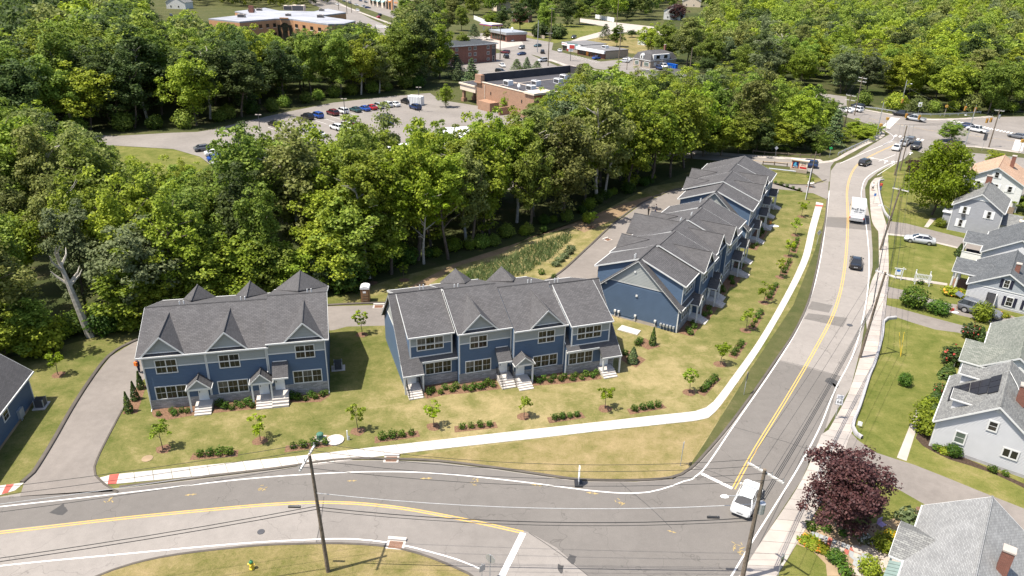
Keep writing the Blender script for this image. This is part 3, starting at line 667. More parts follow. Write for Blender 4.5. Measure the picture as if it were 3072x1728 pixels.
def clapboards(t, poly, course, mat, axis='y', at=0.0, proud=.042):
    """real lapped boards over a wall whose outline poly is (along, z); faces -y (axis y) or -x (axis x)"""
    z0, z1 = min(p[1] for p in poly), max(p[1] for p in poly); n = int((z1 - z0) / course); q = MB()
    def spanx(z):
        xs = []
        for a, b in zip(poly, poly[1:] + poly[:1]):
            if (a[1] - z) * (b[1] - z) <= 0 and abs(a[1] - b[1]) > 1e-6: xs.append(a[0] + (b[0] - a[0]) * (z - a[1]) / (b[1] - a[1]))
        return (min(xs), max(xs)) if len(xs) > 1 else None
    for i in range(n):
        za, zb = z0 + i * course + .001, z0 + (i + 1) * course + .001; s0, s1 = spanx(za), spanx(min(zb, z1 - .01))
        if not s0 or not s1 or s1[1] - s1[0] < .1: continue
        if axis == 'y': q.add([(s0[0], at - proud, za), (s0[1], at - proud, za), (s1[1], at - .004, zb), (s1[0], at - .004, zb), (s0[0], at, za), (s0[1], at, za)], [(0, 1, 2, 3), (4, 5, 1, 0)])
        else: q.add([(at - proud, s0[0], za), (at - proud, s0[1], za), (at - .004, s1[1], zb), (at - .004, s1[0], zb), (at, s0[0], za), (at, s0[1], za)], [(0, 1, 2, 3), (4, 5, 1, 0)])
    q.keep = True; return tag(q.build('clapboard', M[mat], t), kind='stuff')

# ------------------------------------------------------------------ the blue townhouse rows
SL = .39
EAVE = 6.28
def roof_slab(parent, prof_top, x0, x1, t=.14, mat='roof', name='roof'):
    """prof_top: list of (y,z) front to back"""
    lo = [(y, z - t) for y, z in prof_top][::-1]
    mb = MB(); mb.prism_x(list(prof_top) + lo, x0, x1)
    return mb.build(name, M[mat], parent)
def gable_roof(parent, xm, hw, yf, yb, zl, za, ybl, mat='roof', t=.12, name='gable_roof'):
    """front gable: apex (xm,yf,za), ridge back to (xm,yb,za), eaves at z=zl meeting main roof at y=ybl"""
    mb = MB(); A, B = (xm, yf, za), (xm, yb, za)
    for s in (-1, 1):
        mb.slab([A, B, (xm + s * hw, ybl, zl), (xm + s * hw, yf, zl)], t)
    o = mb.build(name, M[mat], parent)
    cap = MB(); cap.bar((xm, yf, za + .01), (xm, yb, za + .01), .07, n=6); cap.build('ridge_cap', M[mat], o)
    return o
def rake(parent, pts, y, w=.2, t=.035, mat='trim', name='rake_board'):
    mb = MB()
    for (xa, za), (xb, zb) in zip(pts, pts[1:]):
        mb.loft([(xa, y, za), (xb, y, zb), (xb, y, zb - w), (xa, y, za - w)], [(xa, y + t, za), (xb, y + t, zb), (xb, y + t, zb - w), (xa, y + t, za - w)])
    return mb.build(name, M[mat], parent)
def rake_x(parent, pts, x, w=.2, t=.035, mat='trim', name='rake_board'):
    mb = MB()
    for (ya, za), (yb, zb) in zip(pts, pts[1:]):
        mb.loft([(x, ya, za), (x, yb, zb), (x, yb, zb - w), (x, ya, za - w)], [(x + t, ya, za), (x + t, yb, zb), (x + t, yb, zb - w), (x + t, ya, za - w)])
    return mb.build(name, M[mat], parent)

def porch_gable(t, x0, x1, y, zb, za, dep=1.35, posts=(0,)):
    xm = (x0 + x1) / 2; gable_roof(t, xm, (x1 - x0) / 2, y - dep, y, zb, za, y, name='porch_roof')
    rake(t, [(x0, zb), (xm, za), (x1, zb)], y - dep - .05, .16)
    f = MB(); f.prism_y([(x0 + .3, zb + .02), (x1 - .3, zb + .02), (xm, za - .22)], y - dep + .12, y - dep + .2); f.build('porch_gable', M['grey'], t)
    b = MB(); b.box(x0 + .12, x1 - .12, y - dep + .08, y - dep + .24, zb - .2, zb + .02)
    for xx in (x0 + .12, x1 - .28): b.box(xx, xx + .16, y - dep + .24, y - .02, zb - .2, zb - .01)
    b.build('porch_beam', M['trim'], t)
    gut = MB(); gut.box(x0 - .06, x0 + .05, y - dep, y - .05, zb - .12, zb - .01); gut.build('gutter', M['trim'], t); gut = MB(); gut.box(x1 - .05, x1 + .06, y - dep, y - .05, zb - .12, zb - .01); gut.build('gutter', M['trim'], t)
    for k in posts:
        p = MB(); xx = x0 + .2 if k == 0 else x1 - .2; p.box(xx - .08, xx + .08, y - dep + .1, y - dep + .26, 0, zb - .2); p.build('porch_post', M['trim'], t)
def porch_shed(t, x0, x1, y, zw, ze, dep=1.35, posts=()):
    mb = MB(); mb.slab([(x0, y - dep, ze), (x1, y - dep, ze), (x1, y, zw), (x0, y, zw)], .12); mb.build('porch_roof', M['roof'], t)
    b = MB(); b.box(x0, x1, y - dep - .07, y - dep - .005, ze - .16, ze + .01); b.build('gutter', M['trim'], t); b = MB(); b.box(x0 + .1, x1 - .1, y - .05, y, zw + .01, zw + .1); b.build('flashing', M['trim'], t)
    for xx in posts:
        p = MB(); p.box(xx - .08, xx + .08, y - dep + .12, y - dep + .28, 0, ze - .1); p.build('porch_post', M['trim'], t)
def downspout(t, x, y, z0, z1, foot=-.35):
    p = MB(); p.bar((x, y - .06, z1), (x, y - .06, z0), .05); p.bar((x, y - .06, z0), (x, y - .06 + foot, z0 - .12), .05); p.build('downspout', M['trim'], t)

def unit_gable(t, u, D):
    x0, x1, y, dz = u['x'][0], u['x'][1], u.get('y', 0), u.get('dz', 0)
    ze = EAVE + dz; yr = y + 5.9; zr = ze + SL * 6.3; stone = u.get('stone', 1.05) + dz; band = 4.92 + dz
    back = u.get('D', D)
    w = MB(); w.prism_x([(y, -.3), (y, ze - .12), (yr, zr - .12), (back, ze - .12), (back, -.3)], x0, x1); w.build('wall', M['blue'], t)
    g = MB(); g.box(x0 + .1, x1 - .1, y - .022, y, band, ze - .02); g.build('upper_wall', M['grey'], t)
    s = MB(); s.box(x0, x1, y - .06, y, -.3, stone); s.build('stone_base', M['stone'], t)
    tr = MB(); tr.box(x0 + .1, x1 - .1, y - .05, y, band - .12, band)
    tr.box(x0 - .02, x0 + .1, y - .055, y, stone + .002, ze - .05); tr.box(x1 - .1, x1 + .02, y - .055, y, stone + .002, ze - .05); tr.build('trim', M['trim'], t)
    ex0, ex1 = u.get('over', (.0, .0))
    rf = roof_slab(t, [(y - .4, ze), (yr, zr), (back + .4, ze)], x0 - ex0, x1 + ex1)
    cap = MB(); cap.bar((x0 - ex0, yr, zr + .005), (x1 + ex1, yr, zr + .005), .08); cap.build('ridge_cap', M['roof'], rf)
    gu = MB(); gu.box(x0 - ex0, x1 + ex1, y - .5, y - .405, ze - .15, ze); gu.build('gutter', M['trim'], t); gu = MB(); gu.box(x0 - ex0, x1 + ex1, y - .4, y - .002, ze - .2, ze - .152); gu.build('soffit', M['trim'], t); gu = MB(); gu.box(x0 - ex0, x1 + ex1, back + .405, back + .5, ze - .15, ze); gu.build('gutter', M['trim'], t)
    for xx, e in ((x0 - ex0 - .05, ex0), (x1 + ex1, ex1)):
        if e > .05: rake_x(t, [(y - .4, ze), (yr, zr), (back + .4, ze)], xx, .16, .025)
    for (a, b, pitch_za) in u.get('gables', []):
        xm, hw = (a + b) / 2, (b - a) / 2; za = pitch_za + dz; yf = y - .38
        yb = y - .4 + (za - ze) / SL
        gable_roof(t, xm, hw, yf, yb, ze + .02, za, yf + .02)
        rake(t, [(a, ze + .03), (xm, za + .02), (b, ze + .03)], yf - .055, .2)
        f = MB(); f.prism_y([(a + .35, ze + .28), (b - .35, ze + .28), (xm, za - .2)], yf + .3, yf + .36); f.build('gable_wall', M['grey'], t)
        b2 = MB(); b2.box(a + .4, b - .4, yf + .24, yf + .3, ze + .2, ze + .3); b2.build('gable_trim', M['trim'], t)
    for (xm, hw, za, ye) in u.get('rear', []):
        ystart = back + .4 - (za - ze) / SL
        mb = MB()
        for sg in (-1, 1): mb.slab([(xm, ye, za), (xm, ystart, za), (xm + sg * hw, back + .35, ze + .04), (xm + sg * hw, ye, ze + .04)], .12)
        o = mb.build('rear_gable_roof', M['roof'], t)
        c = MB(); c.bar((xm, ye, za), (xm, ystart, za), .07); c.build('ridge_cap', M['roof'], o)
        f = MB(); f.prism_y([(xm - hw + .2, ze), (xm + hw - .2, ze), (xm, za - .15)], ye - .35, ye - .3); f.build('rear_gable_wall', M['grey'], t)
    for xv in u.get('vents', []):
        for k in (0, .42):
            v = MB(); yv = yr + .45; v.bar((xv + k, yv, zr - .3), (xv + k, yv, zr + .28), .06, n=8); v.build('vent_pipe', M['trim'], t)
    openings(t, u, y, dz)
def openings(t, u, y, dz):
    for x0, x1, z0, z1, n in u.get('win', []): window(t, x0, x1, z0 + dz, z1 + dz, y, n)
    if u.get('door'):
        a, b = u['door']; z = .58 + dz; door(t, a, b, z, z + 2.03, y - .062)
        stoop(t, a - .3, b + .35, y - .07, z - .02, 1.15, u.get('nstep', 3), u.get('rails', False))
    for x, z0, z1 in u.get('spouts', []): downspout(t, x, y - .06, z0, z1)
def unit_end(t, u, D):
    """catslide end unit with a wall dormer front and rear; s=-1: free gable on the x0 side"""
    x0, x1, y, dz = u['x'][0], u['x'][1], u.get('y', 0), u.get('dz', 0)
    back = u.get('D', D); yr = y + 5.85; zr = 8.72 + dz; sl = .89; stone = u.get('stone', 1.05) + dz
    yl = y - .35; zl = zr - sl * (yr - yl); yk = 2 * yr - yl
    w = MB(); w.prism_x([(y, -.3), (y, zl + .15), (yr, zr - .15), (2 * yr - y, zl + .15), (2 * yr - y, -.3)], x0, x1); w.build('wall', M['blue'], t)
    s = MB(); s.box(x0, x1, y - .06, y, -.3, stone); s.build('stone_base', M['stone'], t)
    free = u.get('free', -1); xe0, xe1 = (x0 - .35, x1) if free < 0 else (x0, x1 + .35)
    px0, px1 = u.get('porch', (None, None))
    prof = [(yl, zl), (yr, zr), (yk, zl)]
    rf = roof_slab(t, prof, xe0, xe1)
    cap = MB(); cap.bar((xe0, yr, zr + .005), (xe1, yr, zr + .005), .08); cap.build('ridge_cap', M['roof'], rf)
    if px0 is not None:   # the roof runs on down over the porch
        py = yl - 1.0; pz = zl - sl * 1.0
        mb = MB(); mb.slab([(px0, py, pz), (px1, py, pz), (px1, yl, zl - .002), (px0, yl, zl - .002)], .14); mb.build('porch_roof', M['roof'], t)
        b = MB(); b.box(px0, px1, py - .08, py - .005, pz - .16, pz + .01); b.build('gutter', M['trim'], t)
        for xx in (px0 + .25, px1 - .12):
            p = MB(); p.box(xx - .08, xx + .08, py + .05, py + .21, 0, pz - .02); p.build('porch_post', M['trim'], t)
        xi = (px1, x1) if free < 0 else (x0, px0)
    else: xi = (x0, x1)
    gu = MB(); gu.box(xi[0], xi[1], yl - .09, yl - .004, zl - .15, zl); gu.build('gutter', M['trim'], t); gu = MB(); gu.box(xi[0], xi[1], yl, y - .002, zl - .3, zl - .16); gu.build('soffit', M['trim'], t)
    xs = x0 - .35 if free < 0 else x1 + .30
    rk = list(prof) if px0 is None else [(yl - 1.0, zl - sl), *prof]
    rake_x(t, rk, xs, .24)
    xw = x0 - .03 if free < 0 else x1
    gz = 5.2 + dz; gw = MB(); ga = yr - (zr - gz) / sl + .1
    gw.prism_x([(ga, gz), (2 * yr - ga, gz), (yr, zr - .25)], xw, xw + .03); gw.build('gable_wall', M['grey'], t)
    tb = MB(); tb.box(xw - .03, xw + .06, ga - .1, 2 * yr - ga + .1, gz - .12, gz); tb.box(xw - .02, xw + .05, y - .01, y + .12, -.2, zl); tb.build('gable_trim', M['trim'], t)
    dx0, dx1 = u['dormer']; yd = y + u.get('dset', .35); zdl = zl + sl * (yd - yl); de = 6.28 + dz; ds = (zr - .1 - de) / (yr - yd + .4)
    for side in (1, -1):
        Y = (lambda q: q) if side > 0 else (lambda q: 2 * yr - q)
        nm = '' if side > 0 else 'rear_'
        b = MB(); b.prism_x([(Y(yd), zdl - .3), (Y(yd), de - .05), (Y(yr - .3), zr - .35), (Y(yr - .3), zr - 1.0)], dx0, dx1); b.build(nm + 'dormer_wall', M['blue'], t)
        r_ = MB(); top = [(Y(yd - .4), de), (Y(yr - .05), zr - .06)]; r_.prism_x(top + [(q, z - .14) for q, z in top][::-1], dx0 - .2, dx1 + (.2 if free < 0 else .2)); r_.build(nm + 'dormer_roof', M['roof'], t)
        gq = MB(); a, c = sorted((Y(yd - .405), Y(yd - .5))); gq.box(dx0 - .2, dx1 + .2, a, c, de - .15, de); gq.build('gutter', M['trim'], t)
        for xx in (dx0 - .25, dx1 + .2): rake_x(t, top, xx, .2)
    g = MB(); g.box(dx0 + .12, dx1 - .12, yd - .02, yd, 5.05 + dz, de - .1); g.build('upper_wall', M['grey'], t)
    tr = MB(); tr.box(dx0 + .12, dx1 - .12, yd - .05, yd, 4.95 + dz, 5.05 + dz)
    for xx in (dx0, dx1 - .12): tr.box(xx - .01, xx + .13, yd - .055, yd, zdl - .05, de - .1)
    tr.box(dx0 + .13, dx1 - .13, yd - .06, yd, zdl - .02, zdl + .08); tr.build('trim', M['trim'], t)
    for a, b_, z0, z1, n in u.get('upwin', []): window(t, a, b_, z0 + dz, z1 + dz, yd, n)
    for xv in u.get('vents', []):
        for k in (0, .42):
            v = MB(); yv = yr + .9; v.bar((xv + k, yv, zr - .6), (xv + k, yv, zr + .25), .06, n=8); v.build('vent_pipe', M['trim'], t)
    openings(t, u, y, dz)

def townhouse(label, o, az, units, D):
    t = thing('townhouse_row', label, 'townhouse', (o[0], o[1], 0), R(az), 'blue townhouse rows')
    for u in units: (unit_end if u['kind'] == 'end' else unit_gable)(t, u, D)
    return t
def loc(o, az, x, y, z=0):
    a = R(az); return Vector((o[0] + x * math.cos(a) - y * math.sin(a), o[1] + x * math.sin(a) + y * math.cos(a), z))

O1, A1 = gp(456.6, 1228), 13.3
b1 = townhouse('three gabled blue townhouse row at left beside the curving entry lane', O1, A1, [
    dict(kind='gable', x=(0, 5.9), gables=[(0.0, 4.1, 8.38)], win=[(1.1, 3.16, 4.08, 5.68, 2), (.64, 3.67, 1.07, 2.62, 3)], door=(4.66, 5.63), over=(.4, 0), vents=[2.9], rear=[(3.6, 1.75, 8.0, 12.75)], spouts=[(.02, .1, 6.1)]),
    dict(kind='gable', x=(5.902, 11.8), gables=[(6.02, 10.1, 8.38)], win=[(7.08, 9.12, 4.08, 5.66, 2), (6.6, 9.61, 1.06, 2.61, 3)], door=(10.6, 11.58), over=(0, .25), vents=[9.05], rear=[(9.3, 1.75, 8.0, 12.75)], spouts=[(11.7, 3.5, 6.0)]),
    dict(kind='gable', x=(11.802, 17.65), dz=.36, gables=[(13.57, 17.65, 8.36)], win=[(14.57, 16.55, 4.07, 5.63, 2), (14.1, 17.05, 1.08, 2.63, 3)], door=(12.22, 13.2), over=(0, .4), vents=[15.98], rear=[(14.95, 2.9, 8.75, 13.1)], spouts=[(17.6, .2, 6.3)]),
], 12.4)
porch_gable(b1, 3.81, 6.23, -.06, 2.68, 3.8, posts=(0,)); porch_gable(b1, 9.87, 12.15, -.06, 2.68, 3.8, posts=(0, 1)); porch_shed(b1, 12.17, 13.75, -.06, 4.3, 3.12)

O2, A2 = gp(1377.8, 1153), 19.4
b2 = townhouse('four unit blue townhouse row in the middle with two front gables', O2, A2, [
    dict(kind='end', x=(-5.9, -.002), y=.85, dz=.0, stone=1.2, free=-1, porch=(-6.25, -3.95), dormer=(-5.15, -.5), dset=.1, upwin=[(-4.4, -1.45, 4.35, 5.9, 3)], win=[(-3.57, -.63, 1.3, 2.85, 3)], door=(-5.55, -4.6), rails=True, nstep=4, vents=[-2.5]),
    dict(kind='gable', x=(0, 5.9), y=0, dz=.14, stone=1.15, gables=[(.2, 4.32, 8.35)], win=[(1.18, 3.18, 4.1, 5.66, 2), (.69, 3.62, 1.12, 2.65, 3)], door=(4.5, 5.48), rails=True, nstep=4, vents=[1.2], over=(.2, 0), rear=[(3.1, 1.9, 8.0, 13.2)], spouts=[(5.85, 3.2, 6.1)]),
    dict(kind='gable', x=(5.902, 11.9), y=-.85, dz=0.0, gables=[(7.6, 11.7, 8.35)], win=[(8.7, 10.7, 4.18, 5.72, 2), (8.2, 11.15, 1.15, 2.66, 3)], door=(6.2, 7.2), nstep=4, vents=[9.7], over=(0, .2), D=11.8, rear=[(8.7, 1.9, 8.0, 12.3)], spouts=[(11.85, 4.0, 6.1)]),
    dict(kind='end', x=(11.902, 17.8), y=-1.55, dz=0.0, stone=1.2, free=1, porch=(15.75, 18.15), dormer=(12.45, 17.1), dset=.1, upwin=[(13.1, 16.05, 4.3, 5.85, 3)], win=[(12.2, 15.15, 1.25, 2.78, 3)], door=(16.1, 17.1), nstep=3, vents=[12.9]),
], 12.4)
porch_shed(b2, 4.03, 5.6, -.06, 3.95, 2.85); porch_gable(b2, 5.65, 7.95, -.91, 2.6, 3.55, posts=(1,))
for xx in (11.9, ): 
    q = MB(); q.box(xx - .06, xx + .06, -1.66, -1.56, .0, 3.2); q.build('trim', M['trim'], b2)

O3, A3 = gp(1780 + 1205 / 4.83, 740 + 1250 / 4.83), 60.3
def e3(x0, free, dorm, **k): return dict(kind='end', x=(x0, x0 + 6), free=free, dormer=dorm, **k)
b3 = townhouse('blue townhouse row along the road with its wide gable wall facing the lawn', O3, A3, [
    dict(kind='end', x=(0, 6.0), free=-1, dormer=(.75, 5.85), dset=.1, upwin=[(2.0, 4.8, 4.4, 5.9, 3)], win=[(1.2, 3.9, 1.1, 2.6, 3)], door=(4.4, 5.35), nstep=4, vents=[.6]),
    dict(kind='gable', x=(6.002, 12.1), y=-.55, dz=.1, gables=[(6.4, 10.3, 8.3)], win=[(7.2, 9.2, 4.1, 5.65, 2), (7.0, 9.6, 1.1, 2.6, 3)], door=(10.5, 11.45), nstep=4, over=(.3, .2), rear=[(9.2, 1.8, 8.0, 12.0)]),
    dict(kind='gable', x=(12.102, 18.0), y=0, gables=[(14.0, 18.0, 8.3)], win=[(15, 17, 4.1, 5.65, 2), (14.6, 17.3, 1.1, 2.6, 3)], door=(12.6, 13.6), nstep=4, over=(.2, .2), vents=[17.2], rear=[(16.8, 2.6, 8.6, 13.2)]),
    dict(kind='gable', x=(18.002, 24.3), y=-.6, dz=.05, gables=[(18.2, 22.0, 8.3)], win=[(19, 21, 4.1, 5.65, 2), (18.6, 21.4, 1.1, 2.6, 3)], door=(22.5, 23.5), nstep=5, rails=True, over=(.2, .2), vents=[20.3], rear=[(20.8, 1.8, 8.0, 12.0)]),
    dict(kind='end', x=(24.302, 30.2), free=1, dormer=(25.0, 29.6), dset=.1, upwin=[(26, 28.6, 4.4, 5.9, 3)], win=[(25.2, 27.6, 1.1, 2.6, 3)], door=(28.2, 29.1), nstep=4, vents=[28.0]),
], 11.7)
for a, y in ((3.7, -.06), (9.9, -.61), (12.1, -.06), (21.9, -.66), (27.6, -.06)): porch_gable(b3, a, a + 2.3, y, 2.65, 3.7, posts=(0, 1))
clapboards(b3, [(.12, .5), (11.58, .5), (11.58, 3.45), (9.72, 5.05), (1.98, 5.05), (.12, 3.45)], .2, 'blueflat', 'x', -.002); clapboards(b3, [(2.0, 5.24), (9.7, 5.24), (5.85, 8.42)], .2, 'greyflat', 'x', -.034)
# slab, exposed footing and meters on the near gable wall
q = MB(); q.prism_x([(2.7, -.1), (9.0, -.1), (9.0, .18), (6.0, .18), (5.6, .45), (3.2, .45), (2.7, .3)], -.04, 0); q.build('footing', M['oldwalk'], b3)
q = MB()
for k in range(5): q.box(-.32, -.04, .3 + k * .42, .55 + k * .42, .55, .85); q.bar((-.15, .4 + k * .42, 0), (-.15, .4 + k * .42, .55), .03)
q.build('gas_meters', M['steel'], b3)
for yy, zz in ((5.7, 3.6), (10.0, 4.4), (6.2, 6.8)):
    q = MB(); q.box(-.14, -.02, yy - .13, yy + .13, zz, zz + .25); q.build('wall_vent', M['trim'], b3)
for yy in (8.4, 7.9, 5.6, 2.9):
    q = MB(); q.bar((-.12, yy, .2), (-.12, yy, .8), .05); q.box(-.24, -.02, yy - .13, yy + .13, .8, 1.05); q.build('vent_hood', M['trim'], b3)
A4 = 63.5; O4 = loc(O3, A3, 33.5, 0)
b4 = townhouse('farthest blue townhouse row, its gable behind the row along the road', O4, A4, [
    dict(kind='end', x=(.75, 7.0), y=.15, free=-1, dormer=(1.75, 6.8), dset=.1, upwin=[(2.6, 5.4, 4.4, 5.9, 3)], win=[(1.4, 3.8, 1.1, 2.6, 3)], door=(4.6, 5.55), nstep=4),
    dict(kind='gable', x=(7.002, 13.8), y=.2, dz=.2, gables=[(7.9, 11.9, 8.3)], win=[(9, 11, 4.1, 5.65, 2), (8.6, 11.2, 1.1, 2.6, 3)], door=(12.0, 13.0), nstep=4, over=(.3, .2), D=12.4, rear=[(9.2, 1.9, 8.0, 12.9)]),
    dict(kind='gable', x=(13.802, 20.5), y=.75, gables=[(14.6, 18.4, 8.25)], win=[(15.5, 17.5, 4.1, 5.65, 2), (15, 17.8, 1.1, 2.6, 3)], door=(18.9, 19.9), nstep=4, over=(.2, .2), D=13.0, rear=[(15.4, 1.9, 8.0, 13.6)]),
    dict(kind='gable', x=(20.502, 26.6), y=.6, win=[(22, 24, 4.1, 5.65, 2), (21.6, 24.4, 1.1, 2.6, 3)], door=(24.8, 25.8), nstep=4, over=(.2, .4), D=12.8),
], 12.2)
for a, y in ((4.0, .09), (11.4, .14), (18.2, .69), (24.1, .54)): porch_gable(b4, a, a + 2.3, y, 2.65, 3.7, posts=(0, 1))

O0, A0 = gp(2.8, 1345.7), 101.1
b0 = thing('townhouse_row', 'blue townhouse cut by the left edge, dark roof sloping to the lawn', 'townhouse', O0, R(A0), 'blue townhouse rows')
q = MB(); q.prism_x([(0, -.3), (0, 3.2), (6, 8.6), (12, 3.2), (12, -.3)], -8, 8.0); q.build('wall', M['blue'], b0)
rf = roof_slab(b0, [(-.45, 3.35), (6, 9.1), (12.4, 3.35)], -8, 8.35); rake_x(b0, [(-.45, 3.35), (6, 9.1), (12.4, 3.35)], 8.35, .25)
q = MB(); q.box(-8, 8.35, -.55, -.46, 3.2, 3.36); q.build('gutter', M['trim'], b0)
q = MB(); q.box(7.88, 8.02, -.04, 0, 0, 3.2); q.build('trim', M['trim'], b0)
q = MB(); q.box(-8, 8.0, -.05, 0, -.2, .25); q.build('footing', M['dirt'], b0)
window(b0, 1.75, 2.9, 1.63, 2.7, 0, 1)
q = MB(); q.box(4.2, 5.1, -.25, 0, .35, 1.3); q.bar((4.5, -.12, -.1), (4.5, -.12, .35), .05); q.bar((4.75, -.12, -.1), (4.75, -.12, .35), .05); q.build('meter_box', M['steel'], b0)
def ac_unit(p, rz, label):
    t = thing('air_conditioner', label, 'air conditioner', p, rz)
    q = MB(); q.box(-.75, .75, -.6, .6, -.05, .1); q.build('pad', M['walk'], t)
    q = MB(); q.box(-.42, .42, -.42, .42, .104, .95); q.build('casing', M['darkgrey'], t)
    q = MB(); q.disc((0, 0), .36, .954, .985); q.build('fan_grille', M['black'], t)
    q = MB()
    for x in (-.42, .42):
        for y in (-.42, .42): q.box(x - .04, x + .04, y - .04, y + .04, .1, .97)
    q.build('corner_post', M['steel'], t)
ac_unit(loc(O0, A0, 6.9, -1.0), R(A0), 'grey air conditioner on a pad beside the left edge townhouse')
ac_unit(loc(O1, A1, 18.6, 4.7), R(A1), 'grey air conditioner on a pad at the right end of the gabled row')
q = MB(); q.prism_z([loc(O3, A3, x, y) for x, y in ((-3.4, 6.64), (-1.92, 6.6), (-2.0, 3.98), (-3.37, 3.96))], -.05, .12); tag(q.build('concrete_pad', M['walk']), 'empty white concrete pad on the grass below the big gable wall', 'concrete pad')
# mulch beds
def bed(o, az, pts, label=None):
    sheet('mulch_bed', [loc(o, az, x, y) for x, y in pts], .016, M['mulch'])
bed(O1, A1, [(.1, -.02), (.1, -.7), (.4, -1.4), (1.6, -2.3), (4.3, -1.9), (4.3, -.02)]); bed(O1, A1, [(6.0, -.02), (6.05, -1.85), (10.2, -1.9), (10.3, -.02)]); bed(O1, A1, [(13.55, -.02), (13.5, -1.3), (15, -1.6), (16.7, -1.8), (17.6, -.9), (17.7, -.02)])
bed(O2, A2, [(-4.2, .8), (-4.1, -1.8), (-2, -1.6), (0, -1.9), (4.1, -2.2), (4.1, .0), (0, 0), (0, .8)]); bed(O2, A2, [(7.6, -.9), (7.5, -2.6), (11, -3.2), (15.6, -3.5), (15.7, -1.6), (12, -1.6), (11.9, -.9)])
for a, b, y0, y1 in ((.1, 4.2, 0, -2.0), (5.8, 10.2, -.3, -2.4), (13.8, 18, 0, -2), (18, 22, -.6, -2.5), (24.3, 27.6, 0, -2)): bed(O3, A3, [(a, y0), (a, y1), (b, y1), (b, y0)])
for a, b, y0, y1 in ((1, 4.2, .1, -1.8), (7, 11.5, .2, -1.8), (14, 18, .7, -1.2)): bed(O4, A4, [(a, y0), (a, y1), (b, y1), (b, y0)])
# ------------------------------------------------------------------ the houses on the right
HA = -36
def house(label, o, W, D, ze, za, wall, roof, y0=0.0, xo=.25, yo=.3, foot=None, name='house', az=HA, gable=None, gz=None, group=None):
    """gable wall on local y=y0, ridge along y; ze: roof edge height at x=-xo"""
    t = thing(name, label, 'house', o, R(az), group)
    xm = W / 2; sl = (za - ze) / (xm + xo)
    zw = ze + sl * xo - .1
    q = MB(); q.prism_y([(0, -.2), (W, -.2), (W, zw), (xm, za - .12), (0, zw)], y0, y0 + D); q.build('wall', M[wall], t)
    if gable:
        hx = xm - (za - .15 - gz) / sl
        q = MB(); q.prism_y([(hx, gz), (W - hx, gz), (xm, za - .18)], y0 - .025, y0); q.build('gable_wall', M[gable], t)
        q = MB(); q.box(hx - .1, W - hx + .1, y0 - .06, y0 - .026, gz - .14, gz); q.build('trim', M['trim'], t)
    q = MB()
    for s in (-1, 1): q.slab([(xm, y0 - yo, za), (xm, y0 + D + yo, za), (xm + s * (xm + xo), y0 + D + yo, ze), (xm + s * (xm + xo), y0 - yo, ze)], .14)
    r = q.build('roof', M[roof], t)
    q = MB(); q.bar((xm, y0 - yo, za + .01), (xm, y0 + D + yo, za + .01), .1); q.build('ridge_cap', M[roof], r)
    for yy in (y0 - yo - .05, y0 + D + yo): rake(t, [(-xo, ze), (xm, za), (W + xo, ze)], yy, .2)
    q = MB(); q.box(-xo - .1, -xo - .005, y0 - yo, y0 + D + yo, ze - .14, ze - .01); q.build('gutter', M['trim'], t)
    q = MB(); q.box(W + xo + .005, W + xo + .1, y0 - yo, y0 + D + yo, ze - .14, ze - .01); q.build('gutter', M['trim'], t)
    q = MB(); q.box(-.03, .1, y0 - .04, y0, 0, zw - .1); q.build('corner_board', M['trim'], t)
    q = MB(); q.box(W - .1, W + .03, y0 - .04, y0, 0, zw - .1); q.build('corner_board', M['trim'], t)
    if foot:
        q = MB(); q.box(.1, W - .1, y0 - .03, y0 - .001, -.2, foot); q.build('footing', M['granite'], t)
    return t
def shutters(t, x0, x1, z0, z1, y, w, mat):
    for a, b in ((x0 - w, x0 - .02), (x1 + .02, x1 + w)):
        q = MB(); q.box(a, b, y - .05, y, z0, z1); q.box(a + .06, b - .06, y - .062, y - .05, z0 + .08, (z0 + z1) / 2 - .04); q.box(a + .06, b - .06, y - .062, y - .05, (z0 + z1) / 2 + .04, z1 - .08); q.build('shutter', M[mat], t)
def chimney(t, x, y, z0, z1, w=.6, d=.75, mat='brickred'):
    q = MB(); q.box(x - w / 2, x + w / 2, y - d / 2, y + d / 2, z0, z1); c = q.build('chimney', M[mat], t)
    q = MB(); q.box(x - w / 2 - .05, x + w / 2 + .05, y - d / 2 - .05, y + d / 2 + .05, z1, z1 + .12); q.build('chimney_cap', M['oldwalk'], c)
def side_gable(t, x0, x1, yr, hw, ze, za, roof, wall=None, wz0=None, name='porch_roof'):
    """gable roof with ridge along x from x0 (free end) into the house"""
    q = MB()
    for s in (-1, 1): q.slab([(x0, yr, za), (x1, yr, za), (x1, yr + s * hw, ze), (x0, yr + s * hw, ze)], .12)
    r = q.build(name, M[roof], t); rake_x(t, [(yr - hw, ze), (yr, za), (yr + hw, ze)], x0 - .05, .16)
    q = MB(); q.box(x0, x1, yr - hw - .08, yr - hw - .004, ze - .13, ze); q.build('gutter', M['trim'], t)
    if wall:
        q = MB(); q.prism_x([(yr - hw + .2, wz0), (yr + hw - .2, wz0), (yr + hw - .2, ze + .02), (yr, za - .15), (yr - hw + .2, ze + .02)], x0 + .25, x1); q.build('porch_wall', M[wall], t)
    return r
def local_hit(t, u, v, p0, n):
    d = AXF + AXR * ((u - CX) / FOCAL) - AXU * ((v - CY) / FOCAL); c = Vector((0, 0, HEIGHT))
    m = Matrix.Translation(t.location) @ Matrix.Rotation(t.rotation_euler.z, 4, 'Z'); mi = m.inverted()
    a = mi @ c; b = mi.to_3x3() @ d
    s = (Vector(p0) - a).dot(Vector(n)) / b.dot(Vector(n)); return a + b * s

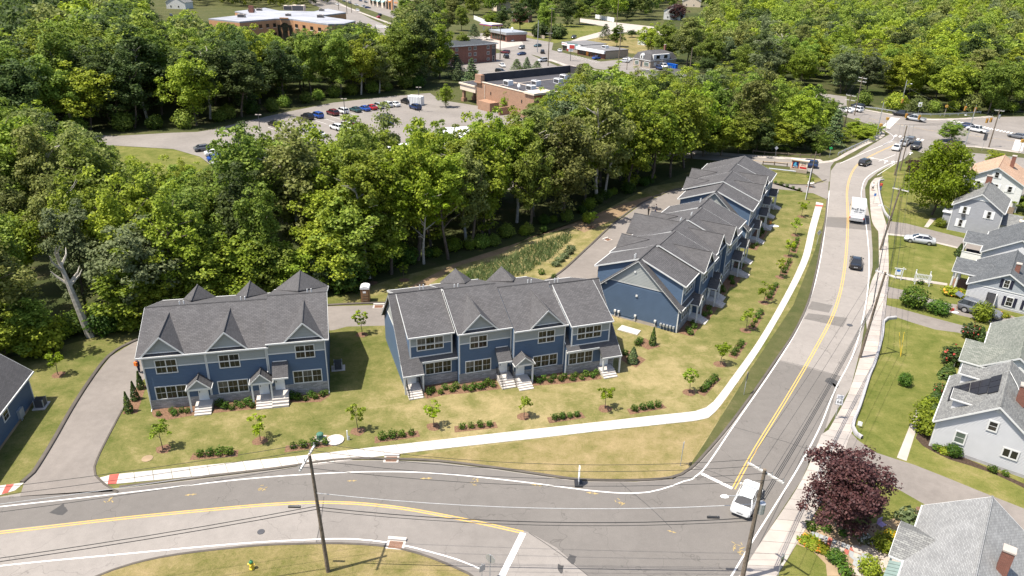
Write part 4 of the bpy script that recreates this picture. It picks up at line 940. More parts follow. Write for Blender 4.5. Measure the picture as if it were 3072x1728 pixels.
# pale grey house with solar panels
o5 = gp(2652 + 650 / 4.831, 1180 + 755 / 4.831)
h5 = house('pale grey house with dark solar panels across its roof', o5, 8.9, 10.0, 2.98, 6.55, 'greysid', 'roofgrey', foot=.35)
clapboards(h5, [(.1, .36), (8.8, .36), (8.8, 3.05), (4.45, 6.35), (.1, 3.05)], .15, 'doveflat', 'y', -.002)
window(h5, 1.72, 2.74, 1.29, 2.68, -.045, 1, grille=False, ft=.13, glass='glasspale'); window(h5, 3.95, 4.83, 3.69, 4.84, -.045, 1, grille=False, ft=.13); window(h5, 5.66, 7.04, 1.5, 2.58, -.045, 2, rows=1, grille=False, ft=.13)
q = MB(); q.box(4.25, 4.68, -.08, 0, 5.78, 6.15); [q.box(4.29, 4.64, -.10, -.08, 5.8 + k * .07, 5.84 + k * .07) for k in range(5)]; q.build('gable_vent', M['trim'], h5)
chimney(h5, 5.9, 3.9, 4.6, 7.3, .75, .75)
for yr in (2.5, 8.4):
    side_gable(h5, .5, 3.4, yr, .95, 4.95, 5.65, 'roofgrey', 'greysid', 3.3, 'dormer_roof')
S5 = (6.55 - 2.98) / 4.7
nrm = Vector((-S5, 0, 1)).normalized(); p05 = Vector((0, 0, 2.98 + .25 * S5 + .12))
def panel(c00, c10, c11, c01, nx, ny):
    A, B, C_, D_ = [local_hit(h5, 2752 + x / 4.528, 940 + y / 4.528, p05, nrm) for x, y in (c00, c10, c11, c01)]
    for i in range(nx):
        for j in range(ny):
            f = lambda u, v: (A.lerp(B, u)).lerp(D_.lerp(C_, u), v)
            e = .012; u0, u1, v0, v1 = i / nx + e, (i + 1) / nx - e, j / ny + e, (j + 1) / ny - e
            q = MB(); q.loft([f(u0, v0) - nrm * .04, f(u1, v0) - nrm * .04, f(u1, v1) - nrm * .04, f(u0, v1) - nrm * .04], [f(u0, v0), f(u1, v0), f(u1, v1), f(u0, v1)]); q.build('solar_panel', M['solar'], h5)
panel((468, 998), (722, 940), (690, 1082), (402, 1192), 2, 3)
panel((727, 939), (1003, 875), (945, 1078), (692, 1125), 2, 2)
panel((1005, 860), (1155, 822), (1098, 1058), (945, 1094), 1, 3)
q = MB(); q.path([(4.0, 8.2, 6.1), (4.45, 7.6, 6.65), (5.4, 6.2, 6.0), (6.0, 4.6, 5.5)], .03); q.build('conduit', M['trim'], h5)
stoop(h5, -1.2, -.1, 6.2, .5, 1.3, 2)
q = MB()
for k in range(9): q.bar((-1.15 + k * .13, 6.4, .5), (-1.15 + k * .13, 6.4, 1.3), .03, n=4)
q.bar((-1.2, 6.4, 1.3), (-.05, 6.4, 1.3), .04); q.build('railing', plain('brown_rail', (.12, .07, .045), .8), h5)
# green-grey roofed house
o4 = gp(2752 + 570 / 4.528, 940 + 800 / 4.528)
h4 = house('low white house with a green-grey shingle roof and side porch wing', o4, 6.4, 12.6, 2.75, 5.0, 'whitesid', 'roofgreen', y0=-2.5)
h4.location = loc(o4, HA, 1.75, 0)
side_gable(h4, -2.1, 2.4, .17, 2.95, 2.8, 4.3, 'roofgreen', 'whitesid', -.2)
for xx in (-1.2, -.35):
    q = MB(); q.box(xx, xx + .5, -2.66, -2.6, 1.7, 2.2); q.build('window', M['glass'], h4)
q = MB(); q.box(-2.5, -2.15, .9, 1.9, .9, 1.0); q.box(-2.5, -2.42, .9, 1.9, 0, .9); q.build('porch_rail', M['trim'], h4)
# house with navy shutters
o3 = gp(2652 + 1085 / 4.5286, 660 + 1085 / 4.5286)
h3 = house('white sided house with navy shutters behind the dark parked car', o3, 8.54, 10.6, 2.62, 5.3, 'greysid', 'roofdark', gable='dkgable', gz=2.75, foot=.25)
for a, b, c, d, w in ((3.86, 4.62, 3.1, 4.33, .38), (4.72, 5.62, .62, 2.0, .36), (6.9, 7.8, .62, 2.0, .36)):
    window(h3, a, b, c, d, -.026 if c > 2.7 else -.045, 1, ft=.1); shutters(h3, a, b, c, d, -.027 if c > 2.7 else -.045, w, 'shutterb')
clapboards(h3, [(.1, .26), (8.44, .26), (8.44, 2.6), (.1, 2.6)], .17, 'doveflat', 'y', -.002)
door(h3, 2.45, 3.5, .1, 2.0, -.03, 'darkgrey')
q = MB(); q.box(3.5, 3.62, -.8, -.05, .1, 2.0); q.build('storm_door', M['trim'], h3)
side_gable(h3, -2.55, 2.2, 5.1, 2.65, 3.0, 4.3, 'roofdark')
for x, y in ((-2.2, 2.75), (-1.65, 2.75), (-2.2, 7.4), (-1.65, 7.4)):
    q = MB(); q.bar((x, y, 0), (x, y, 2.95), .16, .13, n=10); q.box(x - .2, x + .2, y - .2, y + .2, 0, .15); q.build('porch_column', M['trim'], h3)
q = MB(); q.box(-2.5, 0, 2.5, 7.7, -.1, .2); q.build('porch_floor', M['mulch'], h3)
q = MB(); q.box(-2.5, -.05, 2.6, 7.6, 2.72, 2.88); q.build('porch_ceiling', M['trim'], h3)
chimney(h3, 4.9, 2.5, 4.2, 6.0, .6, .6)
h3b = house('dark roofed house with a porch wing and white half wall behind the shuttered house', loc(o3, HA, 0, 14.3), 9.0, 11, 2.95, 6.0, 'greysid', 'roofdark')
side_gable(h3b, -3.0, 2.4, 5.2, 2.4, 3.0, 4.2, 'roofdark')
q = MB(); q.box(-2.8, 0, 2.95, 3.05, -.1, 1.35); q.box(-2.8, -2.7, 3.05, 7.4, -.1, 1.35); q.box(-2.85, 0, 2.9, 3.1, 1.352, 1.42); q.build('porch_half_wall', M['whitesid'], h3b)
for x, y in ((-2.7, 3.0), (-.15, 3.0), (-2.7, 7.3)):
    q = MB(); q.box(x - .09, x + .09, y - .09, y + .09, 1.3, 2.95); q.build('porch_post', M['trim'], h3b)
q = MB(); q.box(-2.4, -.4, 4.6, 5.6, 0, .75); q.box(-2.4, -.4, 5.4, 5.7, .75, 1.1); q.build('porch_seat', M['darkgrey'], h3b)
# grey shake house
o2 = gp(2772 + 330 / 4.83, 440 + 1200 / 4.83)
h2 = house('grey shake house with white shutters in front of the tan roof', o2, 7.5, 9.9, 4.7, 7.4, 'midgrey', 'roofgrey', gable='whitesid', gz=6.25)
for a, b, c, d in ((1.5, 2.15, 3.35, 4.7), (5.2, 5.85, 3.25, 4.6), (1.42, 2.07, .93, 2.33)):
    window(h2, a, b, c, d, 0, 1, grille=False, ft=.09); shutters(h2, a, b, c, d, 0, .47, 'shutterw')
q = MB(); q.box(1.55, 2.1, -.35, -.08, 3.0, 3.4); q.build('window_unit', M['darkgrey'], h2)
q = MB(); q.box(-1.3, -.05, 1.2, 4.2, -.1, 2.7); q.build('side_porch', M['midgrey'], h2); q = MB(); q.box(-1.5, 0, 1.0, 4.4, 2.7, 2.85); q.build('porch_roof', M['whiteroof'], h2)
chimney(h2, 3.6, 9.4, 6.6, 8.4, .9, .7); 
q = MB(); q.prism_x([(1.5, 0), (8, 0), (8, 2.3), (4.7, 3.4), (1.5, 2.3)], 7.52, 10.2); q.build('rear_wing', M['whitesid'], h2)
q = MB(); q.slab([(7.5, 1.2, 2.35), (10.4, 1.2, 2.35), (10.4, 4.7, 3.55), (7.5, 4.7, 3.55)], .1); q.slab([(7.5, 8.2, 2.35), (10.4, 8.2, 2.35), (10.4, 4.7, 3.55), (7.5, 4.7, 3.55)], .1); q.build('wing_roof', M['roofgrey'], h2)
ch = thing('chimney_stack', 'tall red brick chimney rising beside the small grey wing roof', 'chimney', loc(o2, HA, 10.6, -2.0), R(HA))
q = MB(); q.box(-.5, .5, -.4, .4, 0, 4.4); q.build('shaft', M['brickred'], ch); q = MB(); q.box(-.6, .6, -.5, .5, 4.4, 4.6); q.build('cap', M['cream'], ch)
# white house, tan roof
o1 = gp(2772 + 1320 / 4.83, 440 + 960 / 4.83)
h1 = house('tall white house with the tan shingle roof and brick chimney', loc(o1, HA, -9.6, 0), 9.6, 11.5, 5.3, 8.1, 'whitesid', 'rooftan')
for a, b, c, d in ((4.55, 5.3, 5.95, 7.15), (7.25, 8.0, 3.62, 4.85), (1.9, 2.65, 3.62, 4.9), (4.9, 5.65, 3.62, 4.85)):
    window(h1, a, b, c, d, 0, 1, ft=.09, grille=False); shutters(h1, a, b, c, d, 0, .42, 'shutterw')
chimney(h1, 6.6, 6.6, 6.5, 9.2, .7, .9)
q = MB()
for k in range(6): q.box(7.9, 9.3, -.3 - .28 * k, -.3 - .28 * k + .27, 0, 1.0 - .16 * k)
q.build('wooden_steps', M['rail'], h1)
# house in the lower right corner
o6 = gp(2600 + 330 / 5.212, 1450 + 1110 / 5.212)
h6 = house('grey roofed house filling the lower right corner of the view', loc(o6, HA, 1.45, 0), 7.8, 12, 3.0, 6.1, 'whitesid', 'rooflight', y0=-8.3, yo=.2)
side_gable(h6, -1.25, 1.8, -1.42, 2.3, 2.95, 4.15, 'roofgrey', None)
q = MB(); q.box(-1.1, -.05, -3.5, .6, -.1, .3); q.build('porch_floor', M['oldwalk'], h6)
for yy in (-3.5, .5):
    q = MB(); q.box(-1.15, -1.0, yy - .08, yy + .08, .3, 2.85); q.build('porch_post', M['trim'], h6)
q = MB()
for k in range(8): q.slab([(-1.15, -4.0 - k * .4, 2.75), (-1.15, -4.34 - k * .4, 2.75), (-.3, -4.34 - k * .4, 3.0), (-.3, -4.0 - k * .4, 3.0)], .05)
tag(q.build('awning_rib', plain('awning_green', (.16, .21, .19), .5), h6), kind='stuff')
chimney(h6, 5.4, -3.0, 4.6, 6.9, .7, .7, 'brickred')
# ------------------------------------------------------------------ buildings beyond the woods
def fr(o, az, p): # world -> local
    a = R(az); d = (p[0] - o[0], p[1] - o[1]); return (d[0] * math.cos(a) + d[1] * math.sin(a), -d[0] * math.sin(a) + d[1] * math.cos(a))
def block(t, poly, z0, z1, mat, name='wall'):
    q = MB(); q.prism_z(poly, z0, z1); return q.build(name, M[mat], t)
def rooftop_unit(t, x, y, z, w=2.2, d=1.6, h=1.3, mat='signwhite'):
    q = MB(); q.box(x - w / 2, x + w / 2, y - d / 2, y + d / 2, z, z + h); u = q.build('rooftop_unit', M[mat], t)
    q = MB(); q.box(x - w / 2 + .15, x + w / 2 - .15, y - d / 2 - .03, y - d / 2, z + .2, z + h - .2); q.build('grille', M['darkgrey'], u)
    q = MB(); q.disc((x, y), min(w, d) * .35, z + h, z + h + .06, 10); q.build('fan', M['darkgrey'], u)
def lettering(parent, text, loc_, rot, size, mat, ext=.02, name='lettering', ax='CENTER'):
    cu = bpy.data.curves.new(name, 'FONT'); cu.body = text; cu.size = size; cu.extrude = ext; cu.align_x = ax; cu.align_y = 'CENTER'; cu.resolution_u = 2
    tmp = bpy.data.objects.new(name, cu); COL.objects.link(tmp)
    me = bpy.data.meshes.new_from_object(tmp.evaluated_get(bpy.context.evaluated_depsgraph_get()))
    bpy.data.objects.remove(tmp); me.materials.clear(); me.materials.append(M[mat])
    o = bpy.data.objects.new(name, me); COL.objects.link(o); o.parent = parent; o.location = loc_; o.rotation_euler = rot; o['kind'] = 'stuff'; return o
# brick pharmacy block with the black roof
gL = gp(1429.8, 315.3); AJ = -51
bj = thing('pharmacy', 'big tan brick flat roofed store with black roof and rooftop units', 'store', gL, R(AJ))
LW, DW, HZ = 27.0, 38.0, 7.3
block(bj, [(0, 0), (LW, 0), (LW, DW), (0, DW)], -.2, HZ - .7, 'brick')
q = MB(); q.box(.3, LW - .3, .3, DW - .3, HZ - .7, HZ - .45); q.build('roof', M['flatroof'], bj)
for a in ((0, LW, 0, .3, 0), (LW - .3, LW, .3, DW, 0), (0, .3, .3, DW, 1.9), (.3, LW - .3, DW - .3, DW, 1.9)):
    q = MB(); q.box(a[0], a[1], a[2], a[3], HZ - .7, HZ + a[4] - .16); p = q.build('parapet', M['flatroof'] if a[4] else M['brick'], bj)
    q = MB(); q.box(a[0] - .1, a[1] + .1, a[2] - .1, a[3] + .1, HZ + a[4] - .16, HZ + a[4] + .05); q.build('coping', M['cream'] if not a[4] else M['oldwalk'], p)
q = MB(); q.box(-.35, 2.6, -.35, 1.0, HZ - .2, HZ + 1.9); q.box(-.6, 2.8, -.6, 1.2, HZ - .45, HZ - .2); q.build('corner_pier', M['brick'], bj)
for x, y in ((9, 5), (13.5, 12), (14, 20.5), (9.5, 27), (19, 5.5)): rooftop_unit(bj, x, y, HZ - .45, 2.4, 1.9, 1.4)
q = MB(); q.box(2, LW - .4, 9.2, 9.45, HZ - .45, HZ - .3); q.box(8, 8.25, .4, 24, HZ - .45, HZ - .3); q.build('roof_curb', M['cream'], bj)
q = MB(); q.ball((17, 2.6, HZ + .6), .65, .3, .65, 8, 5); q.bar((17, 2.6, HZ - .5), (17, 2.6, HZ + .2), .08); q.build('dish', M['signwhite'], bj)
q = MB(); q.box(LW - 4, LW + .5, -.5, 6.5, HZ - .2, HZ + .35); q.build('cornice', M['cream'], bj)
lettering(bj, 'CVS pharmacy', (LW + .06, 4.2, HZ - 1.1), (R(90), 0, R(90)), 1.3, 'red')
q = MB(); q.box(5, 11, -3.2, -.02, -.1, 2.6); q.build('dock_wall', M['brick'], bj); q = MB(); q.box(15.5, 16, -3.5, -.02, -.1, 2.2); q.build('wing_wall', M['brick'], bj)
for x in (7.0, 21.5):
    q = MB(); q.box(x, x + .35, -.12, 0, 4.2, 5.0); q.build('wall_lamp', M['black'], bj)
q = MB(); q.bar((4.2, -.1, 0), (4.2, -.1, HZ - .7), .1); q.build('downspout', M['cream'], bj)
cn = thing('drive_canopy', 'beige drive-through canopy on pillars at the left of the black roofed store', 'canopy', loc(gL, AJ, -4.0, 2), R(AJ))
q = MB(); q.box(-4.2, 3.9, -2.4, 3.2, 3.6, 5.3); q.box(-4.5, 3.9, -2.7, 3.5, 5.3, 5.75); q.build('canopy_box', M['cream'], cn)
q = MB(); q.box(-4.1, 3.8, -2.3, 3.1, 5.75, 5.8); q.build('canopy_roof', M['flatroof'], cn)
for y in (-1.6, 2.4):
    q = MB(); q.box(-3.6, -2.8, y - .4, y + .4, 0, 3.6); q.box(-3.9, -2.5, y - .7, y + .7, 0, 1.1); q.build('pillar', M['brick'], cn)
q = MB(); q.box(-10, -4.6, 5.5, 5.7, 0, 2.2); q.box(-10, -9.8, 5.7, 9, 0, 2.2); tag(q.build('fence_panel', M['rail'], None), 'brown board enclosure fence beside the drive-through canopy', 'fence'); bpy.data.objects['fence_panel'].location = loc(gL, AJ, -3, 4); bpy.data.objects['fence_panel'].rotation_euler = (0, 0, R(AJ)); bpy.data.objects['fence_panel'].name = 'board_fence'
# white roofed plaza hidden in the trees
pz = thing('plaza_building', 'white roofed plaza building glimpsed between the treetops', 'building')
cs = [gp(*p, 4.2) for p in ((960, 495), (1150, 445), (1290, 415), (1335, 385), (1400, 382), (1425, 405), (1600, 415), (1450, 480), (1290, 560), (1050, 545))]
q = MB(); q.prism_z(cs, -.1, 4.0); q.build('wall', M['cream'], pz)
q = MB(); q.prism_z(cs, 4.0, 4.4); q.build('roof', M['whiteroof'], pz)
# red brick apartments
gK = gp(1320 + 890 / 5.574, 100 + 470 / 5.574); AK = 41
bk = thing('apartment_block', 'red brick three storey apartment block with grey roof', 'apartment block', gK, R(AK))
KL = 26.0
block(bk, [(-KL, 0), (1.5, 0), (1.5, 15), (-KL, 15)], -.2, 7.2, 'brickred')
q = MB(); q.box(-KL - .6, 2.1, -.7, 15.6, 7.2, 7.5); q.build('roof', M['roofdark'], bk)
q = MB(); q.box(-KL - .6, 2.1, -.78, -.7, 7.1, 7.5); q.build('fascia', M['trim'], bk)
for x in (-2.6, -9.5, -12.3, -19, -23):
    for z in ((5.3, 6.6), (3.0, 4.3), (.7, 1.7)): window(bk, x - .9, x + .5, z[0], z[1], 0, 2, rows=1, grille=False, ft=.1)
q = MB(); q.box(-.9, 1.1, -.05, 0, 2.6, 5.2); q.build('stair_panel', M['darkgrey'], bk)
window(bk, -.7, .9, 5.4, 6.6, 0, 2, rows=1, grille=False); window(bk, -.5, .6, .2, 2.4, 0, 1, rows=2, grille=False)
# office
gQ = gp(620 + 1470 / 5.6, 790 / 5.6); 
zq = 12.2
bq = thing('office_building', 'orange brick office building with silver flat roof and arched entrance', 'office building')
wl = [gp(620 + x / 5.6, y / 5.6, zq) for x, y in ((30, 310), (550, 362), (1150, 312), (1230, 312), (1375, 316), (1450, 320), (1930, 388), (2040, 402), (2310, 395), (2500, 350), (1900, 262), (2340, 207), (2030, 145), (1800, 190), (1220, 180), (980, 130), (470, 190), (700, 240))]
q = MB(); q.prism_z(wl, -.2, zq - .6); q.build('wall', M['brickorange'], bq)
q = MB(); q.prism_z(wl, zq - .6, zq); q.build('roof', M['silverroof'], bq)
cen = sum((Vector(p) for p in wl), Vector()) / len(wl)
def facade(parent, a, b, items, zz):  # windows along an edge a-b
    d = (b - a); d.z = 0; ln = d.length; d.normalize(); e = thing('x', '', '') if False else None
    ang = math.atan2(d.y, d.x); f = bpy.data.objects.new('window_band', None); COL.objects.link(f); f.parent = parent; f.location = (a.x, a.y, 0); f.rotation_euler = (0, 0, ang)
    for s0, s1, z0, z1, m in items:
        q = MB(); q.box(s0 * ln, s1 * ln, -.12, 0, z0, z1); q.build('window', M['trim'] if m == 't' else M['glass'], f)
        if m != 't':
            q = MB(); q.box(s0 * ln - .15, s1 * ln + .15, -.18, 0, z0 - .25, z0 - .01); q.build('sill', M['cream'], f)
    return f
facade(bq, wl[5], wl[6], [(.06 + .27 * k, .06 + .27 * k + .1, z, z + 1.6, 'g') for k in range(4) for z in (8.6, 4.6, 1.0)], 0)
facade(bq, wl[1], wl[2], [(.12 + .2 * k, .12 + .2 * k + .08, z, z + 1.6, 'g') for k in range(5) for z in (8.6, 4.6, 1.0)], 0)
facade(bq, wl[2], wl[5], [(.1, .27, 2.0, 9.6, 'g'), (.73, .9, 2.0, 9.6, 'g'), (.36, .64, 2.0, 8.6, 'g')], 0)
q = MB(); a, b = wl[3], wl[4]; dd = (b - a).normalized(); nn = Vector((dd.y, -dd.x, 0))
q.loft([a + nn * .6 + Vector((0, 0, .5)), b + nn * .6 + Vector((0, 0, .5)), b + Vector((0, 0, .5)), a + Vector((0, 0, .5))], [a + nn * .6, b + nn * .6, b, a]); q.build('entrance_parapet', M['brickorange'], bq)
q = MB(); m_ = a.lerp(b, .5)
ring = [(m_ + dd * (2.0 * math.cos(k * math.pi / 10)) + nn * .25 + Vector((0, 0, -3.7 + 2.0 * math.sin(k * math.pi / 10)))) for k in range(11)]
q.loft([p for p in ring], [p - nn * .2 for p in ring]); q.build('arched_window', M['glass'], bq)
for u, v, w in ((755, 35, 3), (725, 52, 3.2), (778, 32, 2.6), (897, 32, 6), (868, 30, 5), (965, 33, 2.5), (962, 53, 3), (865, 48, 2.4)):
    p = gp(u, v, zq); rooftop_unit(bq, p.x, p.y, zq, w, w * .7, w * .45, 'oldwalk' if w < 5 else 'cream')
p = gp(755, 38, zq); q = MB(); q.box(p.x - 1.1, p.x + 1.1, p.y - .8, p.y + .8, zq, zq + 3.2); q.build('chimney', M['brickred'], bq)
# strip store
gM_ = gp(1420 + 1745 / 5.6, 60 + 575 / 5.6); AM = math.degrees(math.atan2(338.8 - 353.9, 38.4 - 27.4))
bm_ = thing('strip_store', 'low brick strip store with white fascia beside the parking bays', 'store', gM_, R(AM))
ln = 18.7
block(bm_, [(0, 0), (ln, 0), (ln, 14), (0, 14)], -.2, 3.3, 'brickred'); q = MB(); q.box(-.3, ln + .3, -.9, -.02, 2.3, 3.5); q.build('fascia', M['signwhite'], bm_); q = MB(); q.box(-.3, ln + .3, 0, 14.2, 3.3, 3.6); q.build('roof', M['storeroof'], bm_)
q = MB(); q.box(ln, ln + .15, .6, 14, -.1, 3.3); q.build('side_wall', M['beige'], bm_)
for a, b, z in ((1, 3.8, .5), (4.3, 6, .3), (8.2, 9.0, .1), (10, 12.2, .8), (13.4, 15.6, .8)):
    q = MB(); q.box(a, b, -.06, 0, z, 2.2); q.build('shop_window', M['glass'], bm_)
q = MB(); q.box(6.3, 7.7, -.08, 0, .4, 2.1); q.build('poster', M['orange'], bm_)
rooftop_unit(bm_, 11, 7, 3.6, 2.6, 2.0, 1.2)
bn_ = thing('liquor_store', 'low tan store with dark striped fascia and red lettered sign', 'store', loc(gM_, AM, -15, 3.2), R(AM))
block(bn_, [(0, 0), (14.9, 0), (14.9, 15), (0, 15)], -.2, 3.2, 'beige'); q = MB(); q.box(-.2, 15, -.5, -.02, 2.4, 4.0); q.build('fascia', M['darkgrey'], bn_)
for k in range(10):
    q = MB(); q.box(4.6 + k * .78, 5.15 + k * .78, -.58, -.5, 2.5, 3.9); q.build('fascia_panel', M['teal'], bn_)
q = MB(); q.box(-.2, 15, 0, 15.2, 3.6, 3.85); q.build('roof', M['storeroof'], bn_)
q = MB(); q.box(.2, 4.3, -.62, -.5, 2.5, 3.8); sb = q.build('sign_board', M['signwhite'], bn_); lettering(bn_, 'WINE & LIQUOR', (2.25, -.64, 3.15), (R(90), 0, 0), .5, 'red')
q = MB(); q.box(12, 14, -.62, -.5, 2.6, 3.8); q.build('sign_board', M['signwhite'], bn_)
for a, b in ((.4, 2.2), (2.4, 3.4)):
    q = MB(); q.box(a, b, -.06, 0, .2, 2.1); q.build('shop_window', M['glass'], bn_)
q = MB(); q.box(3.6, 4.6, -.07, 0, .2, 2.1); q.build('poster', M['red'], bn_)
ps = thing('pole_sign', 'white box sign on a pole on the grass island before the stores', 'sign', gp(1420 + 1630 / 5.6, 60 + 690 / 5.6), R(-20))
q = MB(); q.bar((0, 0, 0), (0, 0, 5), .14); q.build('pole', M['darkgrey'], ps); q = MB(); q.box(-1.7, 1.7, -.35, .35, 5.0, 6.9); q.build('sign_box', M['signwhite'], ps); q = MB(); q.box(-.6, 1.6, -.4, -.35, 5.2, 6.7); q.build('sign_face', M['cloth_red'], ps); q = MB(); q.box(-1, 1, -.1, .1, 4.0, 4.9); q.build('sign_board', M['signwhite'], ps)
# fuel station
gN = gp(1420 + 560 / 5.6, 60 + 370 / 5.6); AN = -58
bs = thing('fuel_station_shop', 'brick fuel station shop with grey metal fascia and dish', 'shop', gN, R(AN))
block(bs, [(-17, 0), (0, 0), (0, 12), (-17, 12)], -.2, 3.4, 'brickred'); q = MB(); q.box(-17.3, .3, -.5, 12.3, 3.4, 4.6); q.build('fascia', M['steel'], bs)
for k in range(5):
    q = MB(); q.box(-15 + k * 2.8, -12.6 + k * 2.8, -.08, 0, .5, 2.9); q.build('shop_window', M['glass'], bs)
q = MB(); q.ball((-3, 5, 5.9), 1.0, .5, 1.0); q.bar((-3, 5, 4.5), (-3, 5, 5.5), .1); q.build('dish', M['signwhite'], bs)
fc = thing('fuel_canopy', 'fuel pump canopy edged with a red and blue band', 'canopy', gp(1475, 98, 0), R(AN + 8))
q = MB(); q.box(-6, 5, -4, 4, 4.3, 5.0); q.build('canopy_roof', M['cream'], fc); q = MB(); q.box(-6.1, 5.1, -4.1, 4.1, 4.0, 4.3); q.build('red_band', M['red'], fc); q = MB(); q.box(-6.05, 5.05, -4.05, 4.05, 4.3, 4.6); q.build('blue_band', M['signblue'], fc)
for x in (-4, 3):
    for y in (-2.5, 2.5): q = MB(); q.box(x - .2, x + .2, y - .2, y + .2, 0, 4.0); q.build('canopy_post', M['signwhite'], fc)
for x in (-4, 3):
    q = MB(); q.box(x + .6, x + 1.4, -.4, .4, 0, 1.9); q.build('fuel_pump', M['signwhite'], fc)
# mansard shop
gW = gp(1800 + 545 / 3.64, 80 + 455 / 3.64); AW = -54
bw = thing('mansard_shop', 'small brick shop with dark mansard roof and white dormers', 'shop', gW, R(AW))
block(bw, [(-10, 0), (0, 0), (0, 15), (-10, 15)], -.2, 3.0, 'beige')
q = MB(); q.loft([(-10.3, -.3, 3), (.3, -.3, 3), (.3, 15.3, 3), (-10.3, 15.3, 3)], [(-9, 1.2, 5.4), (-1, 1.2, 5.4), (-1, 14, 5.4), (-9, 14, 5.4)]); q.loft([(-9, 1.2, 5.402), (-1, 1.2, 5.402), (-1, 14, 5.402), (-9, 14, 5.402)], [(-6, 4, 6.4), (-4, 4, 6.4), (-4, 11, 6.4), (-6, 11, 6.4)]); q.build('roof', M['roof'], bw)
q = MB(); q.box(-10.3, .3, -.32, -.2, 2.8, 3.05); q.box(.2, .32, -.2, 15.3, 2.8, 3.05); q.build('fascia', M['trim'], bw)
q = MB(); q.prism_y([(-6.2, 3.3), (-4.4, 3.3), (-4.4, 4.7), (-5.3, 5.5), (-6.2, 4.7)], -.1, 1.5); q.build('dormer', M['trim'], bw); q = MB(); q.box(-5.6, -5.0, -.16, -.1, 3.6, 4.5); q.build('window', M['glass'], bw)
q = MB(); q.box(-.9, .15, 1.5, 11, 3.1, 5.3); q.build('shed_dormer', M['trim'], bw)
for y in (3, 7.5): q = MB(); q.box(.15, .2, y, y + 2, 3.6, 4.9); q.build('window', M['glass'], bw)
for a, b in ((-9, -6.6), (-3.6, -.8)):
    q = MB(); q.box(a, b, -.12, 0, .6, 2.3); w_ = q.build('shop_window', M['trim'], bw); q = MB(); q.box(a + .2, b - .2, -.16, -.12, .8, 2.1); q.build('pane', M['glasspale'], w_)
q = MB(); q.box(-5.6, -4.7, -.1, 0, 0, 2.1); q.build('door', M['darkgrey'], bw)
for y in (2, 5.5, 8): q = MB(); q.box(0, .1, y, y + 1.4, .8, 2.2); q.build('window', M['trim'], bw)
chimney(bw, -5, 13, 5.5, 8.2, .8, .8)
# shop row at the top of the view
gT = gp(980 + 960 / 5.6, 135 / 5.6); AT = math.degrees(math.atan2(574.3 - 602.1, -88.9 + 104.2))
bt = thing('shop_row', 'cream shop row with teal window awnings at the top of the view', 'store', gT, R(AT))
block(bt, [(-34, 0), (12, 0), (12, 20), (-34, 20)], -.2, 9.5, 'cream'); block(bt, [(12.02, -.6), (21, -.6), (21, 20), (12.02, 20)], -.2, 9.8, 'brickorange', 'entrance_wall'); block(bt, [(21.02, 0), (45, 0), (45, 20), (21.02, 20)], -.2, 8, 'beige', 'side_wall')
for a, b in ((-32, -27), (-24, -17), (-13, -6), (-1, 4)):
    q = MB(); q.box(a, b, -.15, 0, 1.2, 4.4); q.build('shop_window', M['glass'], bt); q = MB(); q.slab([(a - .3, -2.0, 4.3), (b + .3, -2.0, 4.3), (b + .3, 0, 5.7), (a - .3, 0, 5.7)], .1); q.build('awning', M['teal'], bt)
for a, b in ((7.5, 10), (14, 18)): q = MB(); q.box(a, b, -.8, 0 if a < 12 else -.61, 0, 5.2); q.build('shop_door', M['glass'], bt)
for a, b in ((7, 10), (14, 18.6)): q = MB(); q.box(a, b, -.9, -.7, 6.2, 9.3); q.build('sign_board', M['signwhite'], bt)
q = MB(); q.box(14, 18.6, -.9, -.62, 5.3, 6.0); q.build('sign_band', M['orange'], bt)
q = MB(); q.box(22.5, 30, -.12, 0, .8, 3.6); q.build('shop_window', M['glass'], bt)
lettering(bt, 'BAKERY CAFE', (-1, -.2, 7.4), (R(90), 0, 0), 1.8, 'orange'); lettering(bt, 'NAILS SPA', (28, -.2, 5.6), (R(90), 0, 0), 1.6, 'orange')
# outlying houses
def far_house(label, u, v, az, W, D, ze, za, wall, roof, ch=False, wins=True):
    t = house(label, gp(u, v), W, D, ze, za, wall, roof, az=az)
    if wins:
        for k in range(2): window(t, W * (.2 + .4 * k), W * (.2 + .4 * k) + 1.1, 1.0, 2.3, 0, 1, grille=False)
    if ch: chimney(t, W * .6, D * .4, ze + 1, za + 1.2)
    return t
far_house('dark red barn-like house with a tan roof under the tall trees', 1536, 66, -10, 11, 14, 6, 10, 'brickred', 'rooftan')
far_house('white garage with grey roof at the end of a short driveway', 500, 26, -5, 14, 11, 4.5, 8.5, 'whitesid', 'roofgrey')
far_house('pale house with long grey roof at the top edge', 2046, 20, -12, 16, 14, 5, 9, 'cream', 'roofgrey')
far_house('white house with blue-grey roof beside the dark red tree', 1990, 58, -25, 12, 14, 6, 10, 'whitesid', 'rooflight')
far_house('small white house peeping through the trees right of the shops', 2128, 62, -60, 9, 12, 5, 8.5, 'whitesid', 'rooflight')
far_house('cream house half hidden behind trees near the fuel station', 1490, 34, 20, 11, 12, 5.5, 9, 'cream', 'roofgrey')
far_house('white roofed hall partly hidden in the upper left woods', 452, 128, 5, 24, 14, 5.2, 5.8, 'cream', 'whiteroof', wins=False)
far_house('tiny white shed on the lawn behind the mansard shop', 1913, 134, -40, 4, 4, 2.5, 3.6, 'whitesid', 'rooflight', wins=False)
